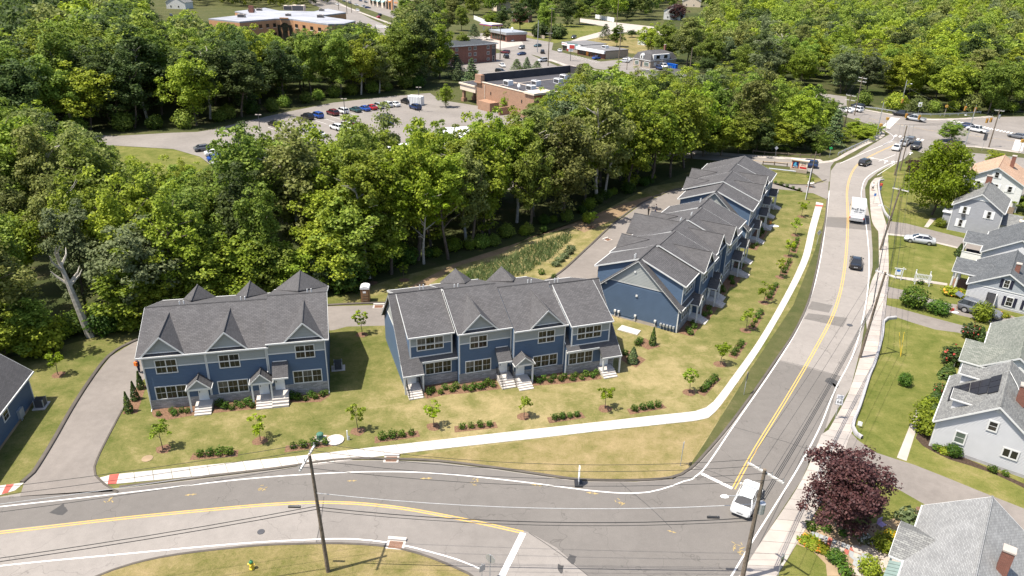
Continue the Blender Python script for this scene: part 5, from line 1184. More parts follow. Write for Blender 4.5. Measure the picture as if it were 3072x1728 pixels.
# ------------------------------------------------------------------ vegetation
def leaf_mesh(name, P, N, size, rng, mat, asp=.7):
    n = len(P); t = rng.normal(size=(n, 3)); N = N / np.linalg.norm(N, axis=1, keepdims=True)
    a = np.cross(N, t); a /= np.linalg.norm(a, axis=1, keepdims=True) + 1e-9; b = np.cross(N, a)
    s = (size * rng.uniform(.65, 1.3, n))[:, None]
    V = np.stack([P + a * s, P + b * s * asp, P - a * s, P - b * s * asp], 1).reshape(-1, 3)
    me = bpy.data.meshes.new(name); me.vertices.add(4 * n); me.vertices.foreach_set('co', V.astype(np.float32).ravel())
    me.loops.add(4 * n); me.loops.foreach_set('vertex_index', np.arange(4 * n, dtype=np.int32))
    me.polygons.add(n); me.polygons.foreach_set('loop_start', np.arange(0, 4 * n, 4, dtype=np.int32)); me.polygons.foreach_set('loop_total', np.full(n, 4, dtype=np.int32))
    me.update(calc_edges=True); me.validate()
    for m in (mat if isinstance(mat, list) else [mat]): me.materials.append(m)
    return me
def unit(v): return v / (np.linalg.norm(v, axis=-1, keepdims=True) + 1e-9)
def clump_points(rng, C, out, cr, nl, squash=.75, up=.5, jit=.5):
    k = len(C)
    d = unit(rng.normal(size=(k, nl, 3)) + .7 * out[:, None, :] + np.array([0, 0, .45]))
    rad = cr[:, None, None] * rng.uniform(.45, 1.08, (k, nl, 1))
    P = C[:, None, :] + d * rad * np.array([1, 1, squash])
    N = d * .65 + np.array([0, 0, up]) + rng.normal(size=(k, nl, 3)) * jit
    return P.reshape(-1, 3), unit(N.reshape(-1, 3))
def crown_broad(name, seed, mat, r=4.2, z0=4.5, z1=15.0, ncl=60, nl=80, leaf=.27, cr=1.35, lob=.22):
    rng = np.random.default_rng(seed)
    zc, hz = (z0 + z1) / 2, (z1 - z0) / 2
    d = unit(rng.normal(size=(ncl, 3)) + np.array([0, 0, .18])); th = np.arctan2(d[:, 1], d[:, 0]); ph = rng.uniform(0, 6.28, 3)
    rho = rng.uniform(.5, .95, ncl) * (1 + lob * np.sin(2 * th + ph[0]) * np.cos(3 * d[:, 2] + ph[1]) + lob * .6 * np.sin(5 * th + ph[2]))
    taper = 1 - .25 * np.clip(d[:, 2], 0, 1) + .05 * d[:, 2]
    C = np.stack([d[:, 0] * r * rho * taper, d[:, 1] * r * rho * taper, zc + d[:, 2] * hz * rho], 1)
    P, N = clump_points(rng, C, d, cr * rng.uniform(.65, 1.25, ncl), nl)
    # inner leaves, so the crown is not hollow
    m = ncl * nl // 7; q = unit(rng.normal(size=(m, 3))) * rng.uniform(.05, .6, (m, 1)) * np.array([r, r, hz]) + np.array([0, 0, zc])
    return leaf_mesh(name, np.vstack([P, q]), np.vstack([N, unit(rng.normal(size=(m, 3)))]), leaf, rng, mat)
def crown_conic(name, seed, mat, r=2.6, z0=1.0, z1=13.0, tiers=15, leaf=.24, n=2600, power=.9):
    rng = np.random.default_rng(seed)
    zz = z0 + (z1 - z0) * (np.floor(rng.uniform(0, tiers, n)) + rng.uniform(0, .55, n)) / tiers
    f = np.clip(1 - (zz - z0) / (z1 - z0), 0.02, 1) ** power
    th = rng.uniform(0, 6.28, n); br = np.floor(th / 6.28 * 9) ; rr = r * f * np.sqrt(rng.uniform(.15, 1, n)) * (1 + .18 * np.sin(br * 2.1 + zz * 1.7))
    P = np.stack([rr * np.cos(th), rr * np.sin(th), zz - rr * .25], 1)
    N = np.stack([np.cos(th) * .5, np.sin(th) * .5, np.full(n, .9)], 1) + rng.normal(size=(n, 3)) * .4
    return leaf_mesh(name, P, unit(N), leaf, rng, mat)
def crown_young(name, seed, mat, r=1.0, z0=1.1, z1=3.2, ncl=16, nl=26, leaf=.11):
    rng = np.random.default_rng(seed)
    d = unit(rng.normal(size=(ncl, 3))); C = d * np.array([r, r, (z1 - z0) / 2]) * rng.uniform(.25, .85, (ncl, 1)) + np.array([0, 0, (z0 + z1) / 2])
    P, N = clump_points(rng, C, d, rng.uniform(.2, .42, ncl) * r, nl, .8)
    return leaf_mesh(name, P, N, leaf, rng, mat)
def bush(name, seed, mat, r=.5, h=.7, n=260, leaf=.075, shape='ball', two=None, frac=.15):
    rng = np.random.default_rng(seed); d = unit(rng.normal(size=(n, 3)))
    if shape == 'cone':
        z = rng.uniform(0, 1, n) ** 1.1; th = rng.uniform(0, 6.28, n); f = r * (1 - z) ** .8 * (1 + .1 * np.sin(5 * th)) * rng.uniform(.75, 1, n) * np.minimum(1, .55 + z * 4)
        P = np.stack([f * np.cos(th), f * np.sin(th), z * h], 1); N = np.stack([np.cos(th), np.sin(th), np.full(n, .45)], 1) + rng.normal(size=(n, 3)) * .35
    else:
        lump = 1 + .22 * np.sin(4 * np.arctan2(d[:, 1], d[:, 0]) + seed) * np.cos(3 * d[:, 2])
        P = d * np.array([r, r, h * .55]) * (rng.uniform(.55, 1.02, n) * lump)[:, None] + np.array([0, 0, h * .52]); P[:, 2] = np.maximum(P[:, 2], .03)
        N = d * .7 + np.array([0, 0, .45]) + rng.normal(size=(n, 3)) * .4
    me = leaf_mesh(name, P, unit(N), leaf, rng, [mat, two] if two else mat)
    if two: me.polygons.foreach_set('material_index', (rng.uniform(size=n) < frac).astype(np.int32))
    return me
def trunk_mesh(name, seed, h=9.0, r=.24, limbs=7, spread=3.0, z0=4.0, mat='bark', lean=.25):
    rr = random.Random(seed); q = MB(); x = y = 0.0; pts = [(0, 0, -.2)]
    for k in range(1, 6):
        x += rr.gauss(0, lean); y += rr.gauss(0, lean); pts.append((x, y, h * k / 5))
    for k in range(5): q.bar(pts[k], pts[k + 1], r * (1 - .16 * k), r * (1 - .16 * (k + 1)), 7)
    for k in range(limbs):
        f = z0 / h + (1 - z0 / h) * rr.random() * .95; i = min(4, int(f * 5)); u = f * 5 - i
        a = Vector(pts[i]).lerp(Vector(pts[i + 1]), u); t = rr.random() * 6.28; L_ = spread * rr.uniform(.6, 1.1)
        b = a + Vector((math.cos(t) * L_ * .5, math.sin(t) * L_ * .5, L_ * rr.uniform(.3, .6))); c = b + Vector((math.cos(t + rr.gauss(0, .4)) * L_ * .5, math.sin(t + rr.gauss(0, .4)) * L_ * .5, L_ * rr.uniform(.1, .5)))
        q.bar(a, b, r * .38, r * .25, 5); q.bar(b, c, r * .25, r * .1, 5)
    return q.mesh(name, M[mat], True)
CR = {}
for i, k in enumerate(('bright', 'mid', 'dark', 'olive', 'silver')):
    CR[k] = [crown_broad('crown_' + k, 10 * i + j, L[k], r=(4.1, 3.3, 4.5)[j % 3], z0=(3.4, 2.6, 4.6)[j % 3], z1=(15, 16.5, 14)[j % 3], ncl=(100, 92, 110)[j % 3], nl=82, leaf=.19, cr=1.08, lob=.3) for j in range(3 if k in ('bright', 'mid', 'dark') else 2)]
CR['pine'] = [crown_conic('crown_pine', 81, L['pine'], 2.9, 1.6, 14, 13), crown_conic('crown_pine', 82, L['pine'], 3.4, 2.0, 13, 10, power=.7)]
CR['maple'] = [crown_broad('crown_maple', 95, L['maple'], r=5.6, z0=.9, z1=11, ncl=130, nl=95, leaf=.19, cr=1.25)]
CR['red'] = [crown_broad('crown_red', 91, L['red'], r=4.2, z0=1.0, z1=9, ncl=125, nl=120, leaf=.125, cr=.95)]
TR = [trunk_mesh('trunk', 5 + j, 11.5, .23, 8, 3.0, 4.5) for j in range(4)]
TRP = trunk_mesh('trunk_pale', 33, 12.5, .24, 10, 3.2, 4.5, 'barkpale')
FIRST = {}
def tree(name, label, p, kind, H, rs, sw=1.0, group=None, cat='tree', pale=False, nom=15.0, low=0.0):
    """one tree: trunk + crown, meshes shared between alike trees; H total height, sw crown width factor"""
    t = thing(name, label, cat, p, rs.random() * 6.28, group)
    s = H / nom; w = (.25 + .75 * s) * sw; ts = H / 15
    a = link('trunk', TRP if pale else TR[rs.randrange(4)], t); a.scale = (max(.5, ts), max(.5, ts), ts * .95)
    c = link('crown', CR[kind][rs.randrange(len(CR[kind]))], t); c.scale = (w, w, s); c.location = (0, 0, -low * H)
    return t
def interp(tab, u):
    for (a, b), (c, d) in zip(tab, tab[1:]):
        if u <= c: return b + (d - b) * max(0, (u - a)) / max(1e-6, c - a)
    return tab[-1][1]
def inside(poly, x, y):
    c = False; j = len(poly) - 1
    for i in range(len(poly)):
        a, b = poly[i], poly[j]
        if (a[1] > y) != (b[1] > y) and x < (b[0] - a[0]) * (y - a[1]) / (b[1] - a[1]) + a[0]: c = not c
        j = i
    return c
def max_h(p, vtop):
    lo, hi = 0.0, 40.0
    for _ in range(30):
        m = (lo + hi) / 2
        if pix((p[0], p[1], m))[1] > vtop: lo = m
        else: hi = m
    return lo
PLACED = []
def forest(poly, env, spacing, hr, mixk, seed, zones, group, name, limit, avoid=(), minh=6.0, umin=-60, umax=3140, sw=1.0, wjit=16):
    rs = random.Random(seed); xs = [p[0] for p in poly]; ys = [p[1] for p in poly]; n = 0
    cand = []
    tries = 0
    while tries < 26000 and len(cand) < limit:
        tries += 1
        x, y = rs.uniform(min(xs), max(xs)), rs.uniform(min(ys), max(ys))
        if not inside(poly, x, y): continue
        u, v = pix((x, y, 6))
        if u < umin or u > umax: continue
        if any(inside(a, x, y) for a in avoid): continue
        d = spacing(y)
        if any((x - q[0]) ** 2 + (y - q[1]) ** 2 < d * d for q in PLACED): continue
        vt = interp(env, u) + abs(rs.gauss(0, wjit)); H = min(rs.uniform(*(hr(y) if callable(hr) else hr)), max_h((x, y), vt))
        if H < minh: continue
        PLACED.append((x, y)); cand.append((x, y, H))
    ymed = sorted(c[1] for c in cand)[len(cand) // 2]
    for x, y, H in cand:
        r = rs.random(); acc = 0
        for k, w in mixk:
            acc += w
            if r <= acc: break
        uu = pix((x, y, 0))[0]; zone = next((z for lim, z in zones if uu < lim), zones[-1][1]); row = 'front' if y < ymed else 'rear'
        tree(name if k != 'pine' else 'pine_tree', f'{KIND[k]} {zone}, {row} rows', (x, y), k, H, rs, sw * rs.uniform(.85, 1.2), f'{group}: {k}, {zone}, {row}', pale=rs.random() < .12, low=.06 if k != 'pine' else 0)
    return cand
KIND = dict((('bright', 'bright yellow-green leafy tree'), ('mid', 'mid green leafy tree'), ('dark', 'dark green dense tree'), ('olive', 'olive green airy tree'), ('silver', 'grey-green silvery tree'), ('pine', 'dark pointed conifer')))
US_ = [bush('bush', 310 + j, L[k], 1.9, 3.0, 1300, .19) for j, k in enumerate(('mid', 'bright', 'olive'))]
# the wood behind the townhouses
envM = [(-100, 290), (0, 290), (120, 285), (215, 355), (300, 385), (345, 440), (400, 480), (450, 488), (530, 470), (600, 490), (690, 490), (705, 395), (780, 375), (870, 385), (950, 378), (1050, 345), (1130, 335), (1200, 338), (1290, 345), (1350, 330), (1430, 335), (1500, 318), (1590, 310), (1640, 275), (1690, 225), (1760, 200), (1860, 205), (1950, 215), (2050, 205), (2150, 192), (2300, 205), (2440, 260), (2520, 300), (2560, 360)]
polyM = [tuple(p[:2]) for p in gs((-500, 1110), (0, 1085), (130, 1050), (300, 1000), (440, 975), (700, 905), (900, 868), (1090, 838), (1200, 805), (1350, 770), (1500, 735), (1640, 690), (1760, 635), (1880, 580), (2010, 535), (2060, 500), (2240, 462), (2380, 455), (2540, 420), (2560, 400), (2480, 340), (2300, 312), (2100, 312), (1900, 330), (1700, 360), (1600, 400), (1600, 560), (1280, 640), (1000, 620), (800, 575), (690, 560), (560, 545), (400, 540), (250, 520), (-500, 530))]
avM = [[tuple(p[:2]) for p in gs((300, 404), (700, 404), (700, 540), (580, 500), (330, 470))]]
sideA = [tuple(p[:2]) for p in gs((2200, 450), (2560, 470), (2560, 520), (2200, 520))]
front = forest(polyM, envM, lambda y: 4.6 + (y - 70) * .018, lambda y: (13, 18) if y < 98 else (16, 24), (('bright', .46), ('mid', .34), ('dark', .06), ('olive', .10), ('silver', .04)), 11, ((560, 'left of the gabled row beyond the entry lane'), (1130, 'behind the three gabled row'), (1720, 'behind the middle row and its swale'), (9999, 'beside the back lane of the road row')), 'townhouse wood', 'woodland_tree', 150, avM + [sideA])
# the wood behind the parking lot
envU = [(-100, -200), (430, -200), (440, 70), (520, 75), (540, 40), (560, 30), (600, 55), (625, 68), (700, 62), (760, 84), (830, 98), (862, 112), (880, 108), (905, 92), (945, 86), (985, 92), (1018, 78), (1060, 72), (1075, 62), (1120, 80), (1135, 108), (1195, 112), (1205, 20), (1330, 12), (1345, 140), (1400, 160), (1440, 190)]
polyU = [tuple(p[:2]) for p in gs((-160, 462), (345, 392), (520, 386), (600, 384), (720, 356), (850, 324), (1000, 294), (1180, 278), (1290, 268), (1400, 250), (1400, 235), (1250, 225), (1000, 245), (700, 262), (345, 290), (-160, 320))]
avU = [[tuple(p[:2]) for p in gs((420, 10), (545, 10), (545, 92), (420, 92))], [(p.x, p.y) for p in wl]]
forest(polyU, envU, lambda y: 5.2 + (y - 170) * .01, (17, 25), (('bright', .13), ('mid', .37), ('dark', .40), ('olive', .06), ('pine', .04)), 23, ((420, 'left of the parking lot exit'), (900, 'beyond the left bays of the lot'), (9999, 'beyond the long parked row of the lot')), 'parking lot wood', 'woodland_tree', 82, avU, sw=1.2)
# the wooded hillside right of the crossing
envR = [(1800, -200), (1930, -200), (1960, 20), (2010, 80), (2100, 40), (2150, -20), (2200, -300), (3300, -300)]
polyR = [tuple(p[:2]) for p in gs((2290, 300), (2450, 300), (2540, 278), (2660, 308), (2860, 340), (3150, 346), (3150, 262), (2860, 240), (2500, 190), (2200, 190), (2110, 215), (2210, 250))]
forest(polyR, envR, lambda y: 6.2 + (y - 200) * .012, (13, 18), (('bright', .24), ('mid', .40), ('dark', .12), ('olive', .17), ('silver', .07)), 37, ((2560, 'on the slope left of the crossing poles'), (9999, 'on the slope behind the signals')), 'crossing slope', 'woodland_tree', 66, [[tuple(p[:2]) for p in gs((2030, 300), (2330, 258), (2550, 285), (2550, 330), (2200, 310))]], sw=1.35)
# far woods: masses
def protos_(ncl, nl, leaf, cr_):
    out = []
    for j in range(3):
        me = crown_broad('far_crown', 200 + j, L['mid'], r=5.0, z0=2.0, z1=14.5, ncl=ncl, nl=nl, leaf=leaf, cr=cr_); v = np.empty(len(me.vertices) * 3, np.float32); me.vertices.foreach_get('co', v); out.append(v.reshape(-1, 3)); bpy.data.meshes.remove(me)
    return out
FINE, COARSE = protos_(46, 30, .42, 1.7), protos_(26, 20, .66, 2.0)
def far_mass(label, polys, spacing, mats, seed, avoid=(), hs=(.85, 1.25), wanted=420, env=None, protos=FINE):
    rs = random.Random(seed); pts = []; V = []; MI = []
    for poly in polys:
        xs = [p[0] for p in poly]; ys = [p[1] for p in poly]
        for _ in range(14000):
            if len(pts) >= wanted: break
            x, y = rs.uniform(min(xs), max(xs)), rs.uniform(min(ys), max(ys))
            if not inside(poly, x, y) or any(inside(a, x, y) for a in avoid): continue
            u = pix((x, y, 5))[0]
            if u < -60 or u > 3140: continue
            d = spacing * (1 + max(0, y - 350) * .0008)
            if any((x - q[0]) ** 2 + (y - q[1]) ** 2 < d * d for q in pts) or any((x - q[0]) ** 2 + (y - q[1]) ** 2 < 30 for q in PLACED): continue
            s = rs.uniform(*hs) * (1 + max(0, y - 500) * .0006)
            if env:
                hm = max_h((x, y), interp(env, u) + abs(rs.gauss(0, 8))); s = min(s, hm / 14.5)
                if s < .5: continue
            pts.append((x, y)); v = protos[rs.randrange(3)]; a = rs.random() * 6.28; w = max(s, .8); c, d_ = math.cos(a) * w, math.sin(a) * w
            V.append(np.stack([v[:, 0] * c - v[:, 1] * d_ + x, v[:, 0] * d_ + v[:, 1] * c + y, v[:, 2] * s], 1)); MI.append(np.full(len(v) // 4, rs.randrange(len(mats)), np.int32))
    V = np.vstack(V).astype(np.float32); n = len(V) // 4
    me = bpy.data.meshes.new('far_woods'); me.vertices.add(4 * n); me.vertices.foreach_set('co', V.ravel()); me.loops.add(4 * n); me.loops.foreach_set('vertex_index', np.arange(4 * n, dtype=np.int32))
    me.polygons.add(n); me.polygons.foreach_set('loop_start', np.arange(0, 4 * n, 4, dtype=np.int32)); me.polygons.foreach_set('loop_total', np.full(n, 4, dtype=np.int32))
    for m in mats: me.materials.append(m)
    me.polygons.foreach_set('material_index', np.concatenate(MI)); me.update(calc_edges=True)
    return tag(link('far_woods', me), label, 'woodland', kind='stuff')
avH = [[tuple(p[:2]) for p in gs((420, 8), (555, 8), (555, 92), (420, 92))], [(p.x + (p.x + 108) * .12, p.y + (p.y - 372) * .12) for p in wl]]
far_mass('dense dark woodland behind the parking lot trees and round the office', [[tuple(p[:2]) for p in gs((-200, 322), (345, 292), (700, 262), (1000, 246), (1250, 226), (1330, 205), (1200, 160), (1090, 130), (1030, 110), (1000, 190), (720, 200), (600, 80), (560, 20), (-600, 20))]], 7.6, [L['dark'], L['dark'], L['dark'], L['mid'], L['mid'], L['bright'], L['olive']], 6, avH, (1.1, 1.7), 300, envU)
far_mass('dense woodland filling the slope at the upper right', [[tuple(p[:2]) for p in gs((2040, 185), (2110, 216), (2200, 192), (2500, 192), (2860, 242), (3200, 265), (4200, 120), (3500, 50), (2800, 20), (2150, 20), (2090, 90), (2060, 140))]], 8.4, [L['mid'], L['mid'], L['mid'], L['bright'], L['bright'], L['olive'], L['olive'], L['dark'], L['silver']], 5, (), (.85, 1.25), 420, envR)
far_mass('mixed trees around the houses at the top middle of the view', [[tuple(p[:2]) for p in gs((1330, 60), (1420, 40), (1530, 50), (1560, 58), (1810, 50), (1860, 70), (1960, 60), (2090, 30), (2090, 6), (2050, -25), (1340, -25))]], 7.2, [L['mid'], L['dark'], L['olive'], L['bright']], 9, [[tuple(p[:2]) for p in gs((1500, 20), (1570, 20), (1570, 75), (1500, 75))], [tuple(p[:2]) for p in gs((2000, 5), (2110, 5), (2110, 60), (2000, 60))]], (1.05, 1.6), 230)
far_mass('trees behind the office roof at the top edge', [[tuple(p[:2]) for p in gs((545, 22), (640, 14), (760, 26), (900, 24), (985, 12), (930, -22), (545, -22))]], 9, [L['mid'], L['dark'], L['silver'], L['bright']], 19, [], (.8, 1.1), 120)
far_mass('woodland fading into the distance at the upper right', [[(150, 520), (330, 560), (640, 700), (1000, 1000), (1300, 1700), (500, 1900), (120, 1700), (85, 900)]], 13, [L['mid'], L['mid'], L['bright'], L['olive']], 7, (), (.85, 1.3), 330, None, COARSE)
far_mass('woodland fading into the distance at the upper left', [[(-70, 760), (-150, 690), (-170, 640), (-300, 600), (-900, 420), (-900, 1500), (-150, 1700), (60, 1500), (70, 760), (0, 700)]], 13, [L['mid'], L['dark'], L['dark'], L['olive']], 8, [[(-130, 560), (-60, 540), (-40, 640), (-150, 700)]], (.85, 1.3), 260, None, COARSE)
# trees that stand apart
rs = random.Random(3)
def lone(name, label, u, v, kind, vtop, sw=1.0, low=.1, **k):
    p = gp(u, v); H = max_h(p, vtop); return tree(name, label, p, kind, H, rs, sw, low=low, **k)
lone('maple_tree', 'big round bright green maple in the yard left of the grey shake house', 2795, 645, 'maple', 430, .95, .0, nom=11.0)
lone('copper_tree', 'dark copper leaved tree behind the big bright maple', 2845, 492, 'red', 432, 1.25, .0, nom=9.0)
lone('copper_tree', 'small copper leaved tree left of the big bright maple', 2738, 530, 'red', 478, .9, .0, nom=9.0)
lone('copper_tree', 'large purple-brown tree beside the pavement in the lower right', 2514, 1580, 'red', 1362, 1.05, .04, nom=9.0)
lone('street_tree', 'round green tree in front of the white pickup at the crossing', 2848, 425, 'mid', 362, 1.7, .12)
lone('street_tree', 'light green tree behind the roof ridge of the tan roofed house', 2985, 492, 'bright', 440, 1.3, .25)
lone('street_tree', 'small green tree at the right edge beside the white house', 3085, 640, 'mid', 560, 1.3, .2)
lone('parking_tree', 'pointed yellow-green tree by the pharmacy canopy', 1338, 322, 'bright', 240, .8, .15)
lone('parking_tree', 'pointed yellow-green tree before the long pharmacy wall', 1519, 338, 'bright', 262, .9, .2)
lone('parking_tree', 'thin yellow-green tree at the pharmacy corner under the sign', 1614, 352, 'bright', 298, .7, .2)
lone('spruce_tree', 'dark spruce beside the guard rail left of the crossing', 2494, 442, 'pine', 318, 1.0, 0, nom=13.5)
lone('roadside_tree', 'broad green tree at the left of the dark spruce', 2452, 462, 'mid', 372, 1.0, .2)
for i, (u, v, h) in enumerate(((2520, 425, 370), (2560, 400, 345), (2590, 415, 362), (2615, 398, 356))): lone('roadside_bush', 'leafy bush in the clump inside the curved guard rail', u, v, 'bright', h, 1.5, .3, group='bushes inside the curved guard rail')
for i, (u, v, vt, k, tx) in enumerate(((1092, 128, 62, 'pine', 'dark conifer right of the office building'), (1128, 122, 75, 'pine', 'grey-green conifer nearest the white rail fence'), (1238, 140, 4, 'olive', 'tall airy sycamore above the brick apartments'), (1300, 128, -20, 'olive', 'tallest airy sycamore near the fuel station'), (1270, 190, 60, 'dark', 'dark tree left of the brick apartment block'), (1335, 205, 130, 'mid', 'green tree in front of the brick apartment wall'), (1370, 232, 150, 'pine', 'broad pine covering the left of the apartments'), (1415, 262, 165, 'pine', 'pine standing below the apartment car park'), (1550, 222, 168, 'pine', 'first small pine between apartments and road'), (1580, 222, 165, 'pine', 'second small pine between apartments and road'), (1610, 218, 175, 'pine', 'third small pine between apartments and road'), (1422, 118, 62, 'pine', 'pine in front of the fuel station canopy'), (1475, 88, 28, 'bright', 'bright pointed tree behind the fuel shop'), (1505, 92, 20, 'dark', 'dark tree beside the red house'), (1560, 90, -10, 'dark', 'dark oak over the red house roof'), (1640, 105, 0, 'mid', 'large green tree left of the store lawn'), (1700, 80, -15, 'dark', 'tall dark trees edge behind the store lawn'), (1740, 74, -10, 'mid', 'green tree at the back of the store lawn'), (1815, 120, 62, 'pine', 'slim dark spruce beside the far street'), (1850, 140, 72, 'mid', 'round green tree above the strip store roof'), (1895, 112, 86, 'dark', 'small round clipped tree beyond the far street'), (1945, 165, 62, 'bright', 'bright green tree over the mansard shop'), (2000, 182, 50, 'mid', 'green tree right of the mansard shop'), (2060, 195, 40, 'olive', 'airy tree at the edge of the fresh car park'), (1880, 60, -20, 'dark', 'dark tree in front of the pale top edge house'), (2030, 60, 5, 'red', 'dark red leaved tree beside the blue roofed house'), (2120, 230, 160, 'dark', 'dark conifer-like tree right of the fresh car park'), (1800, 60, -20, 'mid', 'green tree near the far utility pole'), (1780, 40, -30, 'dark', 'dark tree at the top edge behind the far street'), (1420, 45, -30, 'mid', 'green tree at the top edge left of the red house'), (1360, 60, -30, 'olive', 'olive tree at the top edge above the apartments'), (1990, 270, 200, 'olive', 'airy tree in front of the strip store car park road'), (1830, 262, 195, 'olive', 'grey airy tree at the far corner of the pharmacy'), (1870, 285, 215, 'mid', 'green tree right of the pharmacy roof'), (1205, 92, 10, 'mid', 'green tree at the right end of the white rail fence'), (1165, 150, 118, 'bright', 'light green shrub tree below the white rail fence'), (1345, 100, 20, 'olive', 'airy tree left of the fuel canopy, nearer one'), (1385, 92, 15, 'mid', 'green tree left of the fuel canopy, farther one'), (1280, 95, -5, 'mid', 'green tree behind the tall sycamore'), (1220, 60, -20, 'mid', 'green tree at the right end of the shop row'), (1260, 40, -30, 'olive', 'olive tree beyond the shop row end'), (1390, 175, 95, 'mid', 'leafy tree behind the apartment roof left'), (1460, 120, 85, 'olive', 'small airy tree between apartments and fuel canopy'))):
    lone('far_tree' if k != 'pine' else 'pine_tree', tx, u, v, k, vt, 1.45 if k != 'pine' else 1.7, .1 if k != 'pine' else 0, nom=(9.0 if k == 'red' else 15.0))
for i, (u, v, vt, k) in enumerate(((20, 1080, 900, 'bright'), (95, 1060, 905, 'mid'), (400, 985, 760, 'bright'), (470, 975, 790, 'bright'), (560, 940, 720, 'mid'), (640, 925, 700, 'bright'), (720, 905, 690, 'bright'), (800, 890, 700, 'mid'), (880, 878, 730, 'bright'), (1000, 850, 640, 'bright'), (1060, 840, 560, 'mid'), (1130, 815, 600, 'bright'))):
    lone('edge_tree', ('first', 'second', 'third', 'fourth', 'fifth', 'sixth', 'seventh', 'eighth', 'ninth', 'tenth', 'eleventh', 'twelfth', 'thirteenth', 'fourteenth', 'fifteenth', 'sixteenth', 'seventeenth')[i] + ' low tree from the left along the front of the townhouse wood', u, v, k, vt, 1.35, .2, nom=13.0, group='low trees along the front of the townhouse wood')
for i, (u, v, vt, k) in enumerate(((985, 640, 410, 'mid'), (1060, 655, 425, 'bright'), (1120, 640, 400, 'olive'), (1185, 650, 440, 'bright'), (1250, 640, 385, 'mid'), (1320, 640, 420, 'bright'), (1375, 620, 365, 'mid'), (1440, 610, 372, 'bright'), (1500, 600, 400, 'mid'), (1545, 590, 360, 'bright'))):
    lone('tall_tree', ('first', 'second', 'third', 'fourth', 'fifth', 'sixth', 'seventh', 'eighth', 'ninth', 'tenth')[i] + ' tall tree from the left screening the white roofed plaza', u, v, k, vt, 1.15, .05, group='tall trees screening the plaza')
for i, (u, v, vt, k) in enumerate(((2110, 470, 350, 'mid'), (2160, 468, 330, 'bright'), (2215, 462, 345, 'mid'), (2265, 458, 350, 'dark'), (2315, 452, 340, 'bright'), (2370, 448, 345, 'mid'), (2415, 450, 360, 'dark'))):
    lone('edge_tree', ('first', 'second', 'third', 'fourth', 'fifth', 'sixth', 'seventh')[i] + ' low tree from the left above the wooden guard rail', u, v, k, vt, 1.5, .2, nom=13.0, group='low trees above the wooden guard rail')
for i, (u, v, vt, k) in enumerate(((1700, 345, 235, 'bright'), (1745, 330, 188, 'olive'), (1800, 345, 215, 'mid'), (1845, 330, 198, 'bright'), (1905, 335, 212, 'olive'), (1960, 335, 220, 'bright'), (2010, 330, 205, 'mid'))):
    lone('tall_tree', ('first', 'second', 'third', 'fourth', 'fifth', 'sixth', 'seventh')[i] + ' tall tree from the left hiding the right end of the pharmacy', u, v, k, vt, 1.2, .05, group='tall trees hiding the pharmacy end')
CR['high'] = [crown_broad('crown_high', 120 + j, L['maple' if j == 1 else 'bright'], r=3.3, z0=8.0, z1=19, ncl=80, nl=85, leaf=.19, cr=1.05, lob=.35) for j in range(3)]
for i, (tu, tv, vt) in enumerate(((1066, 664, 430), (1128, 652, 380), (1172, 604, 330), (1232, 588, 400), (1300, 560, 300), (1345, 545, 360), (1415, 528, 290), (1470, 512, 330), (1520, 500, 270), (985, 690, 420), (930, 700, 380))):
    lone('tall_tree', ('first', 'second', 'third', 'fourth', 'fifth', 'sixth', 'seventh', 'eighth', 'ninth', 'tenth', 'eleventh')[i] + ' tall bare-stemmed tree along the wood edge above the swale', tu * 1.19255, tv * 1.19255, 'high', vt * 1.19255, 1.1, 0, nom=19.0, group='tall bare-stemmed trees above the swale', pale=(i % 2 == 0))
for i, p in enumerate(spline(cr(2400, 0, 2.897, (560, 925), (820, 970), (1050, 985), (1350, 985), (1700, 985), (2050, 985)), 5.0)):
    q = p + Vector((rs.gauss(0, .8), 2.5 + rs.gauss(0, 1), 0)); o = link('undergrowth_shrub', US_[i % 3]); o.location = q; s_ = rs.uniform(1.0, 1.9); o.scale = (s_, s_, s_); o.rotation_euler = (0, 0, rs.random() * 6); tag(o, 'leafy undergrowth shrub along the guard rail across the crossing', 'shrub', 'undergrowth across the crossing')
# bare dead trees in the wood's edge
def dead(label, u, v, vtop, r, seed, nb=8):
    p = gp(u, v); H = max_h(p, vtop); t = thing('dead_tree', label, 'dead tree', p)
    r_ = random.Random(seed); q = MB(); top = Vector((-H * .16, .1, H)); q.bar((0, 0, -.2), top * .5, r, r * .75, 7); q.bar(top * .5, top, r * .75, r * .35, 7); q.build('trunk', M['barkpale'], t, True)
    for k in range(nb):
        a = top * r_.uniform(.6, 1.0); th = r_.random() * 6.28; L_ = H * r_.uniform(.12, .28); b = a + Vector((math.cos(th) * L_ * .7, math.sin(th) * L_ * .5, L_ * .7)); c = b + Vector((math.cos(th + .6) * L_ * .4, math.sin(th) * L_ * .3, L_ * .4))
        q = MB(); q.bar(a, b, r * .35, r * .22, 5); q.bar(b, c, r * .22, r * .08, 4); q.build('branch', M['barkpale'], t)
dead('broken bleached dead tree leaning at the left edge of the wood', 272, 1010, 782, .5, 4)
dead('thin bare white trunk standing in the left wood', 290, 860, 590, .2, 9, 4)
dead('pale bare forked trunk high in the middle wood', 815, 690, 520, .26, 12, 6)
dead('bare grey branched tree on the far right slope', 2345, 205, 120, .5, 15, 12)
